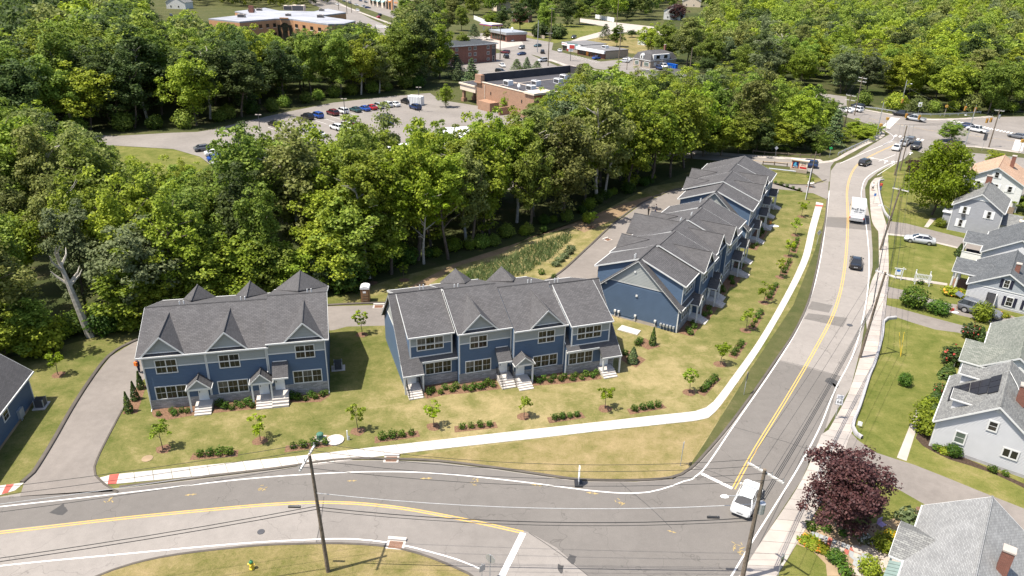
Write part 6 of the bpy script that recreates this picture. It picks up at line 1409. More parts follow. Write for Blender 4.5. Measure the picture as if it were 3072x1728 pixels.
# undergrowth at the foot of the wood
US = [bush('bush', 300 + j, L[k], 1.9, 3.0, 1500, .17) for j, k in enumerate(('shrub', 'bright', 'mid', 'lime', 'silver'))]
def shrub(name, label, p, me, s=1.0, group=None, sz=None):
    o = link(name, me); o.location = (p[0], p[1], 0); o.rotation_euler = (0, 0, rs.random() * 6.28); o.scale = (s, s, sz or s); return tag(o, label, 'shrub', group)
edge = spline(gs((-80, 1100), (60, 1085), (170, 1040), (330, 1000), (450, 975), (700, 910), (900, 872), (1050, 852), (1120, 822), (1260, 790), (1400, 762), (1560, 720), (1700, 665), (1850, 590), (1960, 548)), 2.5)
for p in edge:
    k = rs.choices((0, 1, 2, 3), (4, 4, 3, 1))[0]
    q = p + Vector((rs.gauss(0, .7), rs.gauss(1.6, .9), 0)); shrub('undergrowth_shrub', ('deep green leafy', 'bright leafy', 'mid green leafy', 'yellow-green leafy')[k] + ' undergrowth shrub along the foot of the townhouse wood', q, US[k], rs.uniform(.6, 1.35) * (.55 if pix(q)[0] > 1230 else 1), f'undergrowth shrubs, tone {("deep", "bright", "mid", "yellow")[k]}')
for p in spline(gs((-60, 455), (200, 420), (345, 398), (520, 390), (640, 374), (850, 328), (1050, 290), (1250, 270)), 6.0):
    q = p + Vector((rs.gauss(0, 1), 3.5 + rs.gauss(0, 1), 0)); shrub('undergrowth_shrub', 'dark undergrowth shrub along the far edge of the parking lot', q, US[2 if rs.random() < .7 else 0], rs.uniform(.9, 1.6), 'undergrowth along the parking lot')
shrub('tall_shrub', 'large silvery grey-green shrub behind the gap between two townhouse rows', gp(958, 862), US[4], 1.6); shrub('tall_shrub', 'large glossy green bush right of the silvery shrub', gp(1040, 872), US[0], 1.5)
shrub('tall_shrub', 'pale yellow-green rounded shrub left of the entry lane wood edge', gp(130, 1062), US[3], 1.35)
# young lawn trees
YT = [crown_young('young_crown', 400 + j, L['maple' if j % 2 else 'bright'], r=(.95, 1.1, .85, 1.0)[j]) for j in range(4)]
YTR = trunk_mesh('young_trunk', 77, 2.6, .045, 6, .7, 1.1, 'bark', .03)
YL = [((410, 1131), 3.3, 'first from the left beside the four shrub row'), ((655, 1109), 3.0, 'below the middle door of the gabled row'), ((900, 1086), 3.2, 'right of the white round lid'), ((1091, 1074), 3.0, 'below the left steps of the middle row'), ((1318, 1049), 2.7, 'left of a shrub row near the middle of the pavement'), ((1522, 1028), 2.9, 'below the right hand steps of the middle row'), ((1734, 988), 3.1, 'at the bend of the pavement'), ((1812, 917), 3.2, 'just above the pavement bend'), ((1876, 832), 3.2, 'below the corner of the big gable'), ((1921, 762), 3.1, 'third from the pavement bend along the road row'), ((1961, 697), 3.1, 'fourth from the pavement bend along the road row'), ((1983, 645), 3.1, 'fifth from the pavement bend along the road row'), ((2000, 592), 3.2, 'sixth from the pavement bend along the road row'), ((2016, 545), 3.2, 'nearest the far end of the new pavement'), ((911, 842), 3.4, 'in the gap between the two front townhouse rows'), ((147, 944), 3.2, 'on the lawn right of the left edge townhouse'), ((1488, 572), 3.2, 'on the rear bank beside the back lane'), ((2036, 470), 2.6, 'on the grass island before the brand sign'), ((1016, 705), 2.8, 'thin one on the bank behind the middle row'), ((938, 712), 2.4, 'thin one beside the portable toilet')]
for i, (tv, h, tx) in enumerate(YL):
    p = gt([tv])[0]; t = thing('young_tree', 'young lawn tree ' + tx, 'young tree', p, rs.random() * 6, 'young trees on the townhouse lawns')
    s = h / 3.1; a = link('trunk', YTR, t); a.scale = (s, s, s); c = link('crown', YT[i % 4], t); c.scale = (s * 1.1, s * 1.1, s)
    q = MB(); q.sheet([(.75 * rs.uniform(.8, 1.15) * math.cos(k * .7), .75 * rs.uniform(.8, 1.15) * math.sin(k * .7), .022) for k in range(9)]); q.build('mulch_ring', M['mulch'], t)
# shrub rows by the pavement and in the beds
SH = [bush('small_shrub', 500 + j, L['shrub'], .42, .72, 170, .085) for j in range(4)]
rows = [((503, 1147), (578, 1142), 4, 'leftmost lawn row'), ((738, 1127), (818, 1117), 4, 'row beside the green utility box'), ((962, 1104), (1035, 1094), 4, 'row right of the third young tree'), ((1162, 1078), (1231, 1071), 4, 'row below the middle townhouse beds'), ((1396, 1055), (1451, 1047), 4, 'row right of the round red cover'), ((1597, 1033), (1655, 1023), 4, 'row nearest the pavement bend'), ((1768, 985), (1797, 956), 5, 'first row above the pavement bend'), ((1846, 893), (1866, 866), 4, 'second row above the pavement bend'), ((1893, 822), (1912, 790), 4, 'third row above the pavement bend'), ((1935, 750), (1950, 722), 4, 'fourth row above the pavement bend'), ((1972, 686), (1985, 660), 4, 'fifth row above the pavement bend'), ((1996, 632), (2005, 605), 4, 'sixth row above the pavement bend'), ((1950, 462), (2010, 480), 5, 'sparse row on the grass island by the pale pipe')]
for a, b, n, tx in rows:
    A, B = gt([a, b]); d = (B - A).normalized(); nn = Vector((-d.y, d.x, 0))
    sheet('mulch_bed', [A - d * .8 - nn * .55, A - d * .7 + nn * .5, B + d * .7 + nn * .55, B + d * .8 - nn * .5], .018, M['mulch'])
    for k in range(n): shrub('lawn_shrub', f'{("first", "second", "third", "fourth", "fifth")[k]} small shrub of the {tx}', A.lerp(B, k / (n - 1)), SH[rs.randrange(4)], rs.uniform(.85, 1.2), 'shrub rows along the pavement')
def beds(o, az, pts, tx, grp):
    for x, y, s in pts: shrub('bed_shrub', tx, loc(o, az, x, y), SH[rs.randrange(4)], s, grp)
beds(O1, A1, [(.9, -1.3, .7), (2.0, -.9, .8), (2.4, -1.5, .9), (3.0, -1.1, .8), (3.6, -1.3, .8), (6.6, -.7, 1.2), (7.2, -1.2, 1.1), (7.9, -1.5, .9), (8.3, -.8, .8), (8.8, -1.3, .9), (9.4, -.9, 1.2), (9.9, -1.5, .9)], 'small shrub in the mulch bed below the gabled row', 'shrubs in the gabled row beds')
beds(O1, A1, [(13.9, -.6, 1.2), (14.4, -.9, 1.1), (15.2, -1.2, .8), (15.7, -.6, 1.0), (16.2, -1.0, .9), (16.9, -.7, .9), (17.3, -.5, .8)], 'small shrub in the right end bed of the gabled row', 'shrubs in the right end bed of the gabled row')
beds(O2, A2, [(-3.6, -1.0, 1.0), (-3.1, -.6, .9), (-2.4, -1.2, .9), (-1.7, -.5, .9), (-1.1, -1.1, 1.0), (-.5, -.6, 1.0), (.3, -1.2, .9), (.9, -1.6, 1.1), (1.4, -1.0, .9), (1.9, -1.5, 1.1), (2.5, -1.2, .9), (3.0, -.8, 1.0), (3.4, -1.5, 1.0)], 'small shrub in the left mulch bed below the middle row', 'shrubs in the left bed of the middle row')
beds(O2, A2, [(8.0, -1.6, 1.0), (8.5, -2.2, .9), (9.2, -1.8, .9), (9.8, -2.4, 1.0), (10.5, -1.8, .8), (11.0, -2.5, 1.0), (11.6, -2.1, .9), (12.3, -2.8, 1.0), (12.9, -2.2, .8), (13.4, -2.9, .9), (14.1, -2.4, 1.0), (14.7, -2.9, .9), (15.3, -2.5, 1.0)], 'small shrub in the right mulch bed below the middle row', 'shrubs in the right bed of the middle row')
for o, a, rng_, tx in ((O3, A3, ((.6, -1.6), (1.4, -1.0), (2.4, -1.5), (3.4, -.9), (6.6, -1.6), (7.6, -2.0), (8.8, -1.5), (14.4, -1.2), (15.6, -1.6), (16.8, -1.0), (19, -2), (20.4, -1.4), (25, -1.2), (26.4, -1.5)), 'row along the road'), (O4, A4, ((1.6, -1), (3, -1.3), (8, -1), (9.6, -1.2), (11, -.8), (15, -.6), (17, -.6)), 'farthest row')):
    beds(o, a, [(x, y, rs.uniform(.8, 1.2)) for x, y in rng_], f'dark shrub in the shaded mulch bed before the {tx}', f'bed shrubs before the {tx}')
AB = [bush('arborvitae', 600 + j, L['arbor'], .55, 2.4, 620, .11, 'cone') for j in range(3)]
for i, (tv, tx) in enumerate((((325, 1037), 'nearest the viewer'), ((341, 1006), 'middle one'), ((355, 978), 'farthest of the three'))):
    p = gt([tv])[0]; shrub('arborvitae', 'clipped dark green arborvitae at the left wall of the gabled row, ' + tx, p, AB[i], (1.0, .95, .9)[i])
sheet('mulch_bed', gt([(308, 1042), (345, 1040), (368, 970), (348, 965)]), .019, M['mulch'])
SP = bush('small_spruce', 640, L['pine'], .9, 2.3, 900, .13, 'cone')
for tv, s, me, tx in (((1591, 912), 1.0, SP, 'small dark spruce right of the middle row end porch'), ((1641, 868), 1.0, AB[1], 'pyramidal shrub on the mulch below the big gable'), ((1573, 893), 1.0, SH[0], 'low round shrub left of the small dark spruce'), ((1603, 868), 1.1, SH[1], 'twin round shrub below the white pad, left'), ((1611, 862), 1.1, SH[2], 'twin round shrub below the white pad, right')):
    shrub('lawn_shrub', tx, gt([tv])[0], me, s * (.9 if me is SP else 1))
sheet('mulch_bed', gt([(1580, 880), (1560, 905), (1600, 925), (1625, 905)]), .019, M['mulch']); sheet('mulch_bed', gt([(1595, 862), (1630, 880), (1662, 872), (1620, 850)]), .021, M['mulch'])
HO = bush('hosta', 650, L['silver'], .7, .6, 260, .12)
for i, (tv) in enumerate(((1398, 668), (1408, 657), (1420, 648), (1430, 638), (1436, 629))): shrub('pale_shrub', 'pale variegated shrub in the curved bed beside the back lane', gt([tv])[0], HO, 1.2, 'pale shrubs beside the back lane')
for tv, me, s, tx in (((1362, 690), SH[1], 1.3, 'dark round shrub at the near end of the bank by the back lane'), ((1392, 700), SH[2], 1.0, 'small dark shrub at the kerb of the back lane behind the middle row'), ((1478, 560), US[1], .6, 'feathery light shrub on the rear bank'), ((1180, 700), SH[0], 1.2, 'lone small shrub on the dry bank behind the middle row')): shrub('bank_shrub', tx, gt([tv])[0], me, s)
# reeds in the swale behind the middle row
rp = [tuple(p[:2]) for p in gt([(1120, 712), (1190, 676), (1270, 650), (1340, 618), (1425, 590), (1440, 600), (1390, 648), (1320, 690), (1220, 715)])]
rng = np.random.default_rng(8); P_, N_ = [], []
while len(P_) < 3000:
    x, y = rng.uniform(min(p[0] for p in rp), max(p[0] for p in rp)), rng.uniform(min(p[1] for p in rp), max(p[1] for p in rp))
    if inside(rp, x, y): P_.append((x, y))
q = MB()
for x, y in P_:
    h = rng.uniform(.3, .95); a = rng.uniform(0, 6.28); w = .07; dx, dy = math.cos(a) * w, math.sin(a) * w; lx, ly = rng.normal(0, .35), rng.normal(0, .35)
    q.add([(x - dx, y - dy, 0), (x + dx, y + dy, 0), (x + lx + dx * .3, y + ly, h), (x + lx - dx * .3, y + ly, h)], [(0, 1, 2, 3)])
q.keep = True; tag(q.build('reed_bed', L['reed']), 'tall reeds growing in the swale behind the middle townhouse row', 'reeds', kind='stuff')
# yards on the right
RB = bush('flower_bush', 660, L['dark'], 1.0, 1.5, 620, .13, two=L['redflower'], frac=.06); LI = bush('lily_bed', 661, L['lime'], 1.0, .8, 520, .14, two=L['orangeflower'], frac=.08); YB2 = bush('yellow_flower', 662, L['mid'], .6, .8, 320, .1, two=L['yellowflower'], frac=.5); WB = bush('white_flower', 663, L['silver'], .6, .6, 300, .09, two=L['whiteflower'], frac=.3)
def yb(ox, oy, s, x, y): return gp(ox + x / s, oy + y / s)
B_, C_, D_, S6 = (2652, 660, 4.5286), (2752, 940, 4.528), (2652, 1180, 4.831), (2100, 1228, 2.65)
for nm, fr_, x, y, me, s, sz, tx in (
    ('yard_bush', B_, 385, 1170, US[0], .95, .95, 'loose dark green bush between the two driveways, left'), ('yard_bush', B_, 725, 1265, US[0], .78, .62, 'clipped round bush between the two driveways, right'), ('yard_bush', B_, 1310, 1370, US[1], .72, .85, 'light green small tree-like bush in front of the dark parked car'),
    ('yard_bush', B_, 1010, 490, AB[0], 1.6, .9, 'green pyramid bush at the corner of the white half wall porch'), ('yard_bush', B_, 490, 870, SH[1], 1.2, 1.0, 'small bush under the white arbor gate'), ('lily_bed', B_, 900, 1010, LI, 1.3, 1.3, 'yellow-green lily clump with orange flowers, left half'), ('lily_bed', B_, 1030, 1040, LI, 1.3, 1.3, 'yellow-green lily clump with orange flowers, right half'), ('yard_bush', B_, 1620, 1310, LI, .8, .6, 'low yellow-green plants along the white wall by the car nose'), ('yard_bush', B_, 760, 90, US[3], .55, .5, 'olive rounded shrub by the grey shake house walkway'),
    ('yard_bush', C_, 720, 330, RB, 1.3, 1.3, 'dark rhododendron with red flowers beside the porch wing'), ('yard_bush', C_, 845, 370, AB[1], 1.6, .8, 'pointed green shrub right of the red flowering bush'), ('yard_bush', C_, 460, 680, RB, 1.5, 1.5, 'red flowering bush at the front of the low white house'), ('yard_bush', C_, 395, 880, AB[2], 2.2, .85, 'broad pointed shrub below the red flowering bush'), ('yard_bush', C_, 300, 1090, RB, .8, .8, 'small red flowering shrub left of the solar house'), ('yard_bush', C_, 230, 1230, AB[0], 2.0, .75, 'dark pointed shrub at the solar house steps'), ('yard_bush', C_, 150, 1400, US[3], .75, .7, 'yellow-green juniper beside the garden path, upper'),
    ('yard_bush', D_, 620, 560, US[3], .9, .8, 'yellow-green juniper at the corner of the solar house'), ('yard_bush', D_, 690, 400, AB[1], 2.4, .9, 'pointed juniper at the corner of the solar house'), ('yard_bush', D_, 750, 820, SH[2], 1.2, .9, 'small green plant in the bed, nearest the house corner'), ('yard_bush', D_, 880, 860, LI, .7, .7, 'lime coloured plant in the bed along the solar house wall'), ('yard_bush', D_, 990, 900, US[0], .42, .42, 'round green shrub in the bed along the solar house wall'), ('yard_bush', D_, 1560, 1130, SH[1], 1.2, .9, 'lone small plant in the bed below the paired window'), ('yard_bush', D_, 1750, 1190, SH[0], .9, .8, 'tiny plant in the bed near the right edge'),
    ('lawn_bush', (2400, 800, 2.897), 905, 1030, US[0], .42, .5, 'solitary round bush in the middle of the long yard lawn'),
    ('garden_plant', S6, 1510, 1030, YB2, 1.1, 1.1, 'bright yellow flowers beside the corner house porch'), ('garden_plant', S6, 1300, 1050, WB, 1.2, 1.2, 'white flowering clump in the corner house garden'), ('garden_plant', S6, 1450, 1110, US[1], .5, .5, 'round lime bush at the corner house porch'), ('garden_plant', S6, 1340, 1310, US[1], .5, .5, 'round lime bush at the bottom edge of the garden'), ('garden_plant', S6, 1660, 910, HO, 1.6, 2.2, 'silvery ornamental grass fountain by the corner house gutter'), ('garden_plant', S6, 870, 1060, LI, .9, .5, 'low yellow-green groundcover beside the stepping stones, left'), ('garden_plant', S6, 950, 1110, LI, .8, .5, 'low yellow-green groundcover beside the stepping stones, right'), ('garden_plant', S6, 1000, 965, SH[0], 1.2, 1.0, 'small green tuft below the copper tree, left'), ('garden_plant', S6, 1130, 1000, SH[1], 1.0, .8, 'small green tuft below the copper tree, middle'), ('garden_plant', S6, 1230, 1005, SH[2], 1.0, 1.2, 'leafy tuft below the copper tree, right'), ('garden_plant', S6, 1075, 1210, US[0], .4, .35, 'green clump in the garden left of the stone slabs'), ('garden_plant', S6, 1150, 1300, SH[3], 1.6, 1.0, 'leafy clump near the planter bowl'), ('garden_plant', S6, 880, 950, SH[3], 1.3, 1.0, 'yellowish tuft at the pavement edge under the copper tree')):
    shrub(nm, tx, yb(*fr_, x, y), me, s, sz=sz)
# clipped hedge by the fuel station
hg = bush('hedge', 670, L['dark'], 4.0, 4.5, 1500, .45)
for i, (u, v, tx) in enumerate(((1620, 112, 'left block'), (1672, 116, 'right block'))): o = shrub('clipped_hedge', 'tall clipped dark hedge on the bank behind the crossing, ' + tx, gp(u, v), hg, 1.2, sz=1.5)
# ------------------------------------------------------------------ vehicles
def sec(x, zl, zt, hw):
    return [(x, -hw * .9, zl), (x, -hw, zl + (zt - zl) * .3), (x, -hw * .985, zt - (zt - zl) * .22), (x, -hw * .84, zt), (x, hw * .84, zt), (x, hw * .985, zt - (zt - zl) * .22), (x, hw, zl + (zt - zl) * .3), (x, hw * .9, zl)]
SPEC = {
    'sedan': dict(st=[(-2.4, .42, .84, .72), (-2.3, .3, .99, .84), (-1.7, .22, 1.02, .90), (0, .2, .98, .915), (1.05, .2, .96, .91), (1.8, .22, .86, .89), (2.25, .28, .74, .82), (2.42, .38, .62, .68)], cab=(-1.95, 1.2, -1.15, .35, .95, 1.45, .80, .60), w=(-1.42, 1.45, .33)),
    'suv': dict(st=[(-2.35, .5, 1.0, .78), (-2.28, .38, 1.12, .88), (-1.5, .28, 1.14, .94), (0, .26, 1.12, .95), (1.05, .26, 1.10, .94), (1.85, .3, 1.02, .91), (2.25, .35, .9, .84), (2.4, .45, .74, .72)], cab=(-2.3, 1.2, -1.95, .4, 1.08, 1.72, .84, .68), w=(-1.42, 1.45, .37)),
    'pickup': dict(st=[(-2.85, .55, 1.08, .85), (-2.8, .45, 1.12, .93), (-1.5, .4, 1.12, .96), (0, .36, 1.12, .97), (1.3, .36, 1.12, .96), (2.2, .4, 1.08, .93), (2.65, .45, .98, .88), (2.8, .55, .84, .78)], cab=(-.95, 1.75, -.7, .95, 1.08, 1.85, .88, .70), w=(-1.75, 1.85, .41)),
}
PAINT = {k: paint('paint_' + k, c) for k, c in dict(white=(.66, .66, .65), silver=(.38, .39, .40), grey=(.11, .115, .125), black=(.012, .012, .014), navy=(.015, .03, .09), blue=(.02, .07, .30), red=(.36, .015, .02), maroon=(.10, .012, .018), teal=(.02, .06, .065)).items()}
def vehicle(kind, near):
    s = SPEC[kind]; t = thing('car', 'car', 'car'); q = MB(); st = [sec(*a) for a in s['st']]
    for a, b in zip(st, st[1:]): q.loft(a, b, caps=False)
    q.add(st[0], [tuple(range(8))]); q.add(st[-1], [tuple(range(8))[::-1]])
    x0, x1, r0, r1, zb, zt, hb, ht = s['cab']
    q.loft([(r0, -ht, zt - .035), (r1, -ht, zt - .035), (r1, ht, zt - .035), (r0, ht, zt - .035)], [(r0 + .1, -ht * .93, zt), (r1 - .12, -ht * .93, zt), (r1 - .12, ht * .93, zt), (r0 + .1, ht * .93, zt)])
    for sy in (-1, 1):
        for (a, b), wdt in (((x0, r0), .05), ((x1, r1), .035)): q.bar((a, sy * hb, zb - .02), (b, sy * ht, zt - .03), wdt, n=5)
        m = (r0 + r1) / 2 + .1; q.bar((m, sy * (hb + .004), zb - .02), (m, sy * (ht + .004), zt - .03), .035, n=4)
    if kind == 'pickup':
        q.box(-2.78, -1.0, -.93, -.84, 1.0, 1.2); q.box(-2.78, -1.0, .84, .93, 1.0, 1.2); q.box(-2.82, -2.72, -.86, .86, 1.0, 1.19)
    bd = q.build('body', PAINT['white'], t, True)
    q = MB(); q.loft([(x0, -hb, zb - .03), (x1, -hb, zb - .03), (x1, hb, zb - .03), (x0, hb, zb - .03)], [(r0, -ht, zt - .036), (r1, -ht, zt - .036), (r1, ht, zt - .036), (r0, ht, zt - .036)]); q.build('windows', M['carglass'], t)
    if kind == 'pickup':
        q = MB(); q.box(-2.71, -1.0, -.82, .82, 1.121, 1.13); q.build('bed', M['darkgrey'], t)
    wr, wf, rad = s['w']; hw = s['st'][3][3]
    for x in (wr, wf):
        for sy in (-1, 1):
            q = MB(); q.bar((x, sy * (hw - .22), rad), (x, sy * (hw + .005), rad), rad, n=14); w = q.build('wheel', M['tyre'], t)
            if near:
                q = MB(); q.bar((x, sy * (hw - .1), rad), (x, sy * (hw + .02), rad), rad * .66, n=12); q.build('rim', M['rim'], w)
                q = MB(); q.bar((x, sy * (hw - .16), rad + .02), (x, sy * (hw - .012), rad + .02), rad * 1.16, n=14); q.build('arch', M['black'], w)
    xr, xf = s['st'][1][0], s['st'][-2][0]; zr = s['st'][1][2]; zf = s['st'][-2][2]
    for sy in (-1, 1):
        q = MB(); q.box(xr - .04, xr + .12, sy * hw * .62 - .17, sy * hw * .62 + .17, zr - .3, zr - .12); q.build('taillight', M['redlamp'], t)
        q = MB(); q.box(xf - .12, xf + .06, sy * hw * .62 - .15, sy * hw * .62 + .15, zf - .2, zf - .06); q.build('headlight', M['headlamp'], t)
        if near:
            q = MB(); q.box(x1 - .3, x1 - .12, sy * (hw + .02) - .07, sy * (hw + .02) + .07, zb, zb + .13); q.build('mirror', PAINT['white'], t)
    if near:
        q = MB(); q.box(xr - .1, xr - .05, -.26, .26, .5, .63); q.build('number_plate', M['signwhite'], t)
        q = MB(); q.box(xf + .02, xf + .14, -.5, .5, .42, .6); q.build('grille', M['black'], t)
    return t
PROTO = {(k, n): vehicle(k, n) for k in SPEC for n in (True, False)}
USED = set()
def car(kind, color, u, v, fu, fv, label, near=False, group=None, scale=1.0, p=None):
    p = p or gp(u, v); f = gp(fu, fv); a = math.atan2(f.y - p.y, f.x - p.x)
    src = PROTO[(kind, near)]; t = dup(src, (p.x, p.y, .02), a, label, group, scale)
    t.name = {'sedan': 'sedan_car', 'suv': 'suv_car', 'pickup': 'pickup_truck'}[kind]; t['category'] = 'pickup truck' if kind == 'pickup' else 'car'
    for ch in t.children:
        if ch.name.startswith(('body', 'mirror')):
            ch.material_slots[0].link = 'OBJECT'; ch.material_slots[0].material = PAINT[color]
    return t
car('sedan', 'white', 2239, 1508, 2263, 1458, 'white sedan waiting past the stop line beside the right hand pole', True)
car('sedan', 'silver', 2757, 728, 2712, 721, 'silver sedan parked on the lawn edge beside the upper driveway', True)
t = car('suv', 'grey', 2935, 943, 2993, 961, 'dark grey car with raised tailgate parked beside the white sided house', True, scale=(1.08, 1.05, 1.05))
q = MB(); q.slab([(-2.25, -.72, 1.78), (-2.25, .72, 1.78), (-3.0, .68, 2.05), (-3.0, -.68, 2.05)], .07); q.build('tailgate', PAINT['grey'], t)
for sy in (-.45, .45): q = MB(); q.box(-1.7, .3, sy * 1.3 - .02, sy * 1.3 + .02, 1.72, 1.78); q.build('roof_rail', M['rim'], t)
car('sedan', 'black', 2566, 797, 2569, 760, 'dark sedan driving away behind the white box truck', True)
car('suv', 'black', 2594, 495, 2632, 479, 'small black hatchback on the bend before the crossing', True, scale=.92)
for a in ((('sedan', 'white', 2690, 449, 2716, 428), 'white car last in the queue at the crossing'), (('suv', 'silver', 2712, 436, 2736, 418), 'silver car second in the queue at the crossing'), (('suv', 'grey', 2731, 428, 2752, 412), 'dark car first in the queue at the crossing'), (('pickup', 'black', 2747, 446, 2772, 424), 'black pickup in the right queue lane beside the copper tree'),
          (('pickup', 'black', 2706, 349, 2660, 342), 'black pickup crossing behind the silver pickup'), (('pickup', 'silver', 2744, 363, 2700, 356), 'silver pickup turning inside the crossing'), (('sedan', 'navy', 2895, 383, 2850, 376), 'dark blue sedan just behind the white pickup'), (('pickup', 'white', 2929, 396, 2885, 387), 'white pickup driving left into the crossing'), (('sedan', 'grey', 3051, 415, 3010, 407), 'dark grey sedan at the right edge approaching the crossing'), (('suv', 'navy', 2420, 501, 2380, 496), 'dark car half hidden behind the brand sign'),
          (('suv', 'white', 2566, 334, 2540, 328), 'white car waiting left of the crossing poles, nearer lane'), (('suv', 'black', 2572, 325, 2545, 318), 'black car waiting left of the crossing poles, farther lane'), (('sedan', 'white', 2535, 336, 2505, 330), 'white sedan behind bushes left of the crossing')):
    car(*a[0], a[1])
def lot(kind, color, x, y, label, fx=-105, fy=-34): car(kind, color, 600 + x / 2.8975, y / 2.8975, 600 + (x + fx) / 2.8975, (y + fy) / 2.8975, label, group='cars in the lot beyond the wood')
for a in (('sedan', 'black', 650, 1095, 'black sedan alone in the far bays of the lot'), ('suv', 'black', 935, 1035, 'black car left of the blue one in the far bays'), ('suv', 'blue', 1020, 1022, 'blue car right of the black one in the far bays'), ('suv', 'maroon', 1155, 1000, 'maroon car in the far row of the lot'), ('suv', 'white', 1240, 985, 'white car with its tailgate towards the lamp post'), ('sedan', 'teal', 1352, 970, 'dark teal sedan first of the long far row'), ('sedan', 'blue', 1430, 960, 'bright blue sedan between teal and red cars'), ('sedan', 'red', 1490, 950, 'red car in the far row of the lot'), ('suv', 'silver', 1550, 940, 'silver car between the red and the white ones'), ('suv', 'white', 1625, 928, 'white car left of the white sedan in the far row'), ('sedan', 'white', 1692, 922, 'white sedan last of the long far row'), ('suv', 'black', 1795, 900, 'black car beside the white container'), ('suv', 'navy', 1872, 950, 'dark blue car below the lamp by the container'), ('sedan', 'silver', 330, 1148, 'grey-silver sedan at the left end of the far bays'), ('suv', 'silver', 955, 1152, 'silver car alone in the middle of the lot'), ('suv', 'white', 1190, 1128, 'white car left of its twin in the middle row'), ('suv', 'white', 1265, 1112, 'white car right of its twin in the middle row'), ('sedan', 'white', 1300, 1156, 'white sedan in front of the twin white cars'), ('pickup', 'maroon', 1318, 1090, 'maroon pickup behind the treetop in the lot'), ('sedan', 'white', 1030, 1185, 'white car half covered by the treetops'), ('sedan', 'navy', 1625, 1080, 'dark car behind the green treetop'), ('suv', 'grey', 1600, 1040, 'grey car behind the green treetop')): lot(*a)
for a in (('sedan', 'grey', 45, 1308, 'dark grey sedan parked alone at the near side of the lot'), ('sedan', 'white', 140, 1348, 'white sedan next to the blue car at the near side'), ('sedan', 'blue', 165, 1398, 'vivid blue car partly behind leaves at the near side'), ('sedan', 'silver', 210, 1438, 'silver car nearest the wooden rail')): lot(*a, fx=100, fy=-12)
def strip(kind, color, x, y, dx, dy, label): car(kind, color, 1420 + x / 5.6, 60 + y / 5.6, 1420 + (x + dx) / 5.6, 60 + (y + dy) / 5.6, label, group='cars on the far shopping street')
for a in (('suv', 'grey', 812, 485, -90, 25, 'dark grey car crossing by the fuel station'), ('sedan', 'teal', 1080, 450, -80, 10, 'teal classic car at the far crossing'), ('suv', 'maroon', 535, 565, -90, -10, 'maroon car beside the brick apartments'), ('suv', 'black', 550, 640, -70, -40, 'black car next to the apartment steps'), ('sedan', 'navy', 810, 590, -90, 10, 'dark sedan above the small pines'), ('suv', 'silver', 1160, 702, -90, 10, 'silver car right of the small pines'), ('suv', 'black', 1160, 560, -30, -80, 'dark red-brown car entering the store lot'), ('sedan', 'white', 1450, 535, -60, -50, 'white sedan before the tan store'), ('sedan', 'blue', 2068, 660, 90, -12, 'light blue car before the brick strip store'), ('suv', 'black', 1685, 310, -80, 20, 'black car behind the tan store roof'), ('sedan', 'silver', 825, 262, -80, -20, 'grey car along the stone retaining wall'), ('sedan', 'silver', 670, 360, -90, 20, 'silver car beside the fuel shop'), ('sedan', 'white', 485, 785, 80, 45, 'white car below the apartment steps'), ('suv', 'black', 460, 895, 60, 10, 'black car at the apartment car park edge'),
          ('sedan', 'silver', 2140 + 400, 712, -80, -10, 'silver car at the left of the mansard shop'), ('sedan', 'white', 2590, 680, -60, -10, 'white car behind the silver one by the mansard shop'), ('suv', 'navy', 3125, 830, 80, 30, 'blue car right of the mansard shop'), ('pickup', 'white', 3190, 800, 80, 25, 'white pickup right of the mansard shop'), ('suv', 'red', 3305, 1060, -80, -25, 'red car on the road below the fresh car park'), ('pickup', 'white', 3455, 1130, -90, -30, 'white pickup on the road below the fresh car park'), ('suv', 'silver', 3640, 1085, 90, 25, 'silver car on the road right of the red one')): strip(*a)
def top(kind, color, x, y, dx, dy, label): car(kind, color, 980 + x / 5.6, y / 5.6, 980 + (x + dx) / 5.6, (y + dy) / 5.6, label, group='cars at the top edge of the view')
for a in (('sedan', 'white', 180, 85, 60, 15, 'white car farthest along the top road'), ('suv', 'white', 520, 190, 70, 22, 'white car on the top road behind the trees'), ('sedan', 'red', 868, 300, -70, -20, 'bright red car on the top road'), ('suv', 'black', 892, 268, -70, -22, 'black car behind the red one on the top road'), ('sedan', 'grey', 290, 28, 60, 15, 'grey parked car first in the top verge row'), ('suv', 'grey', 390, 62, 60, 15, 'dark parked car second in the top verge row'), ('sedan', 'silver', 500, 95, 70, 10, 'silver parked car third in the top verge row'), ('suv', 'white', 625, 120, 70, -5, 'white parked car in the top verge row'), ('sedan', 'navy', 692, 140, 70, 0, 'dark blue parked car in the top verge row'), ('sedan', 'navy', 570, 22, 60, 12, 'dark car by the shop row, left'), ('suv', 'grey', 660, 48, 60, 12, 'dark grey car by the shop row, right'), ('sedan', 'maroon', 1215, 190, 60, -20, 'maroon car by the shop entrance')): top(*a)
car('suv', 'black', 514, 50, 520, 58, 'black car at the upper left garage'); car('sedan', 'white', 541, 53, 545, 62, 'white car at the upper left garage')
for o in list(PROTO.values()):
    for ch in list(o.children):
        for g in list(ch.children): bpy.data.objects.remove(g)
        bpy.data.objects.remove(ch)
    bpy.data.objects.remove(o)
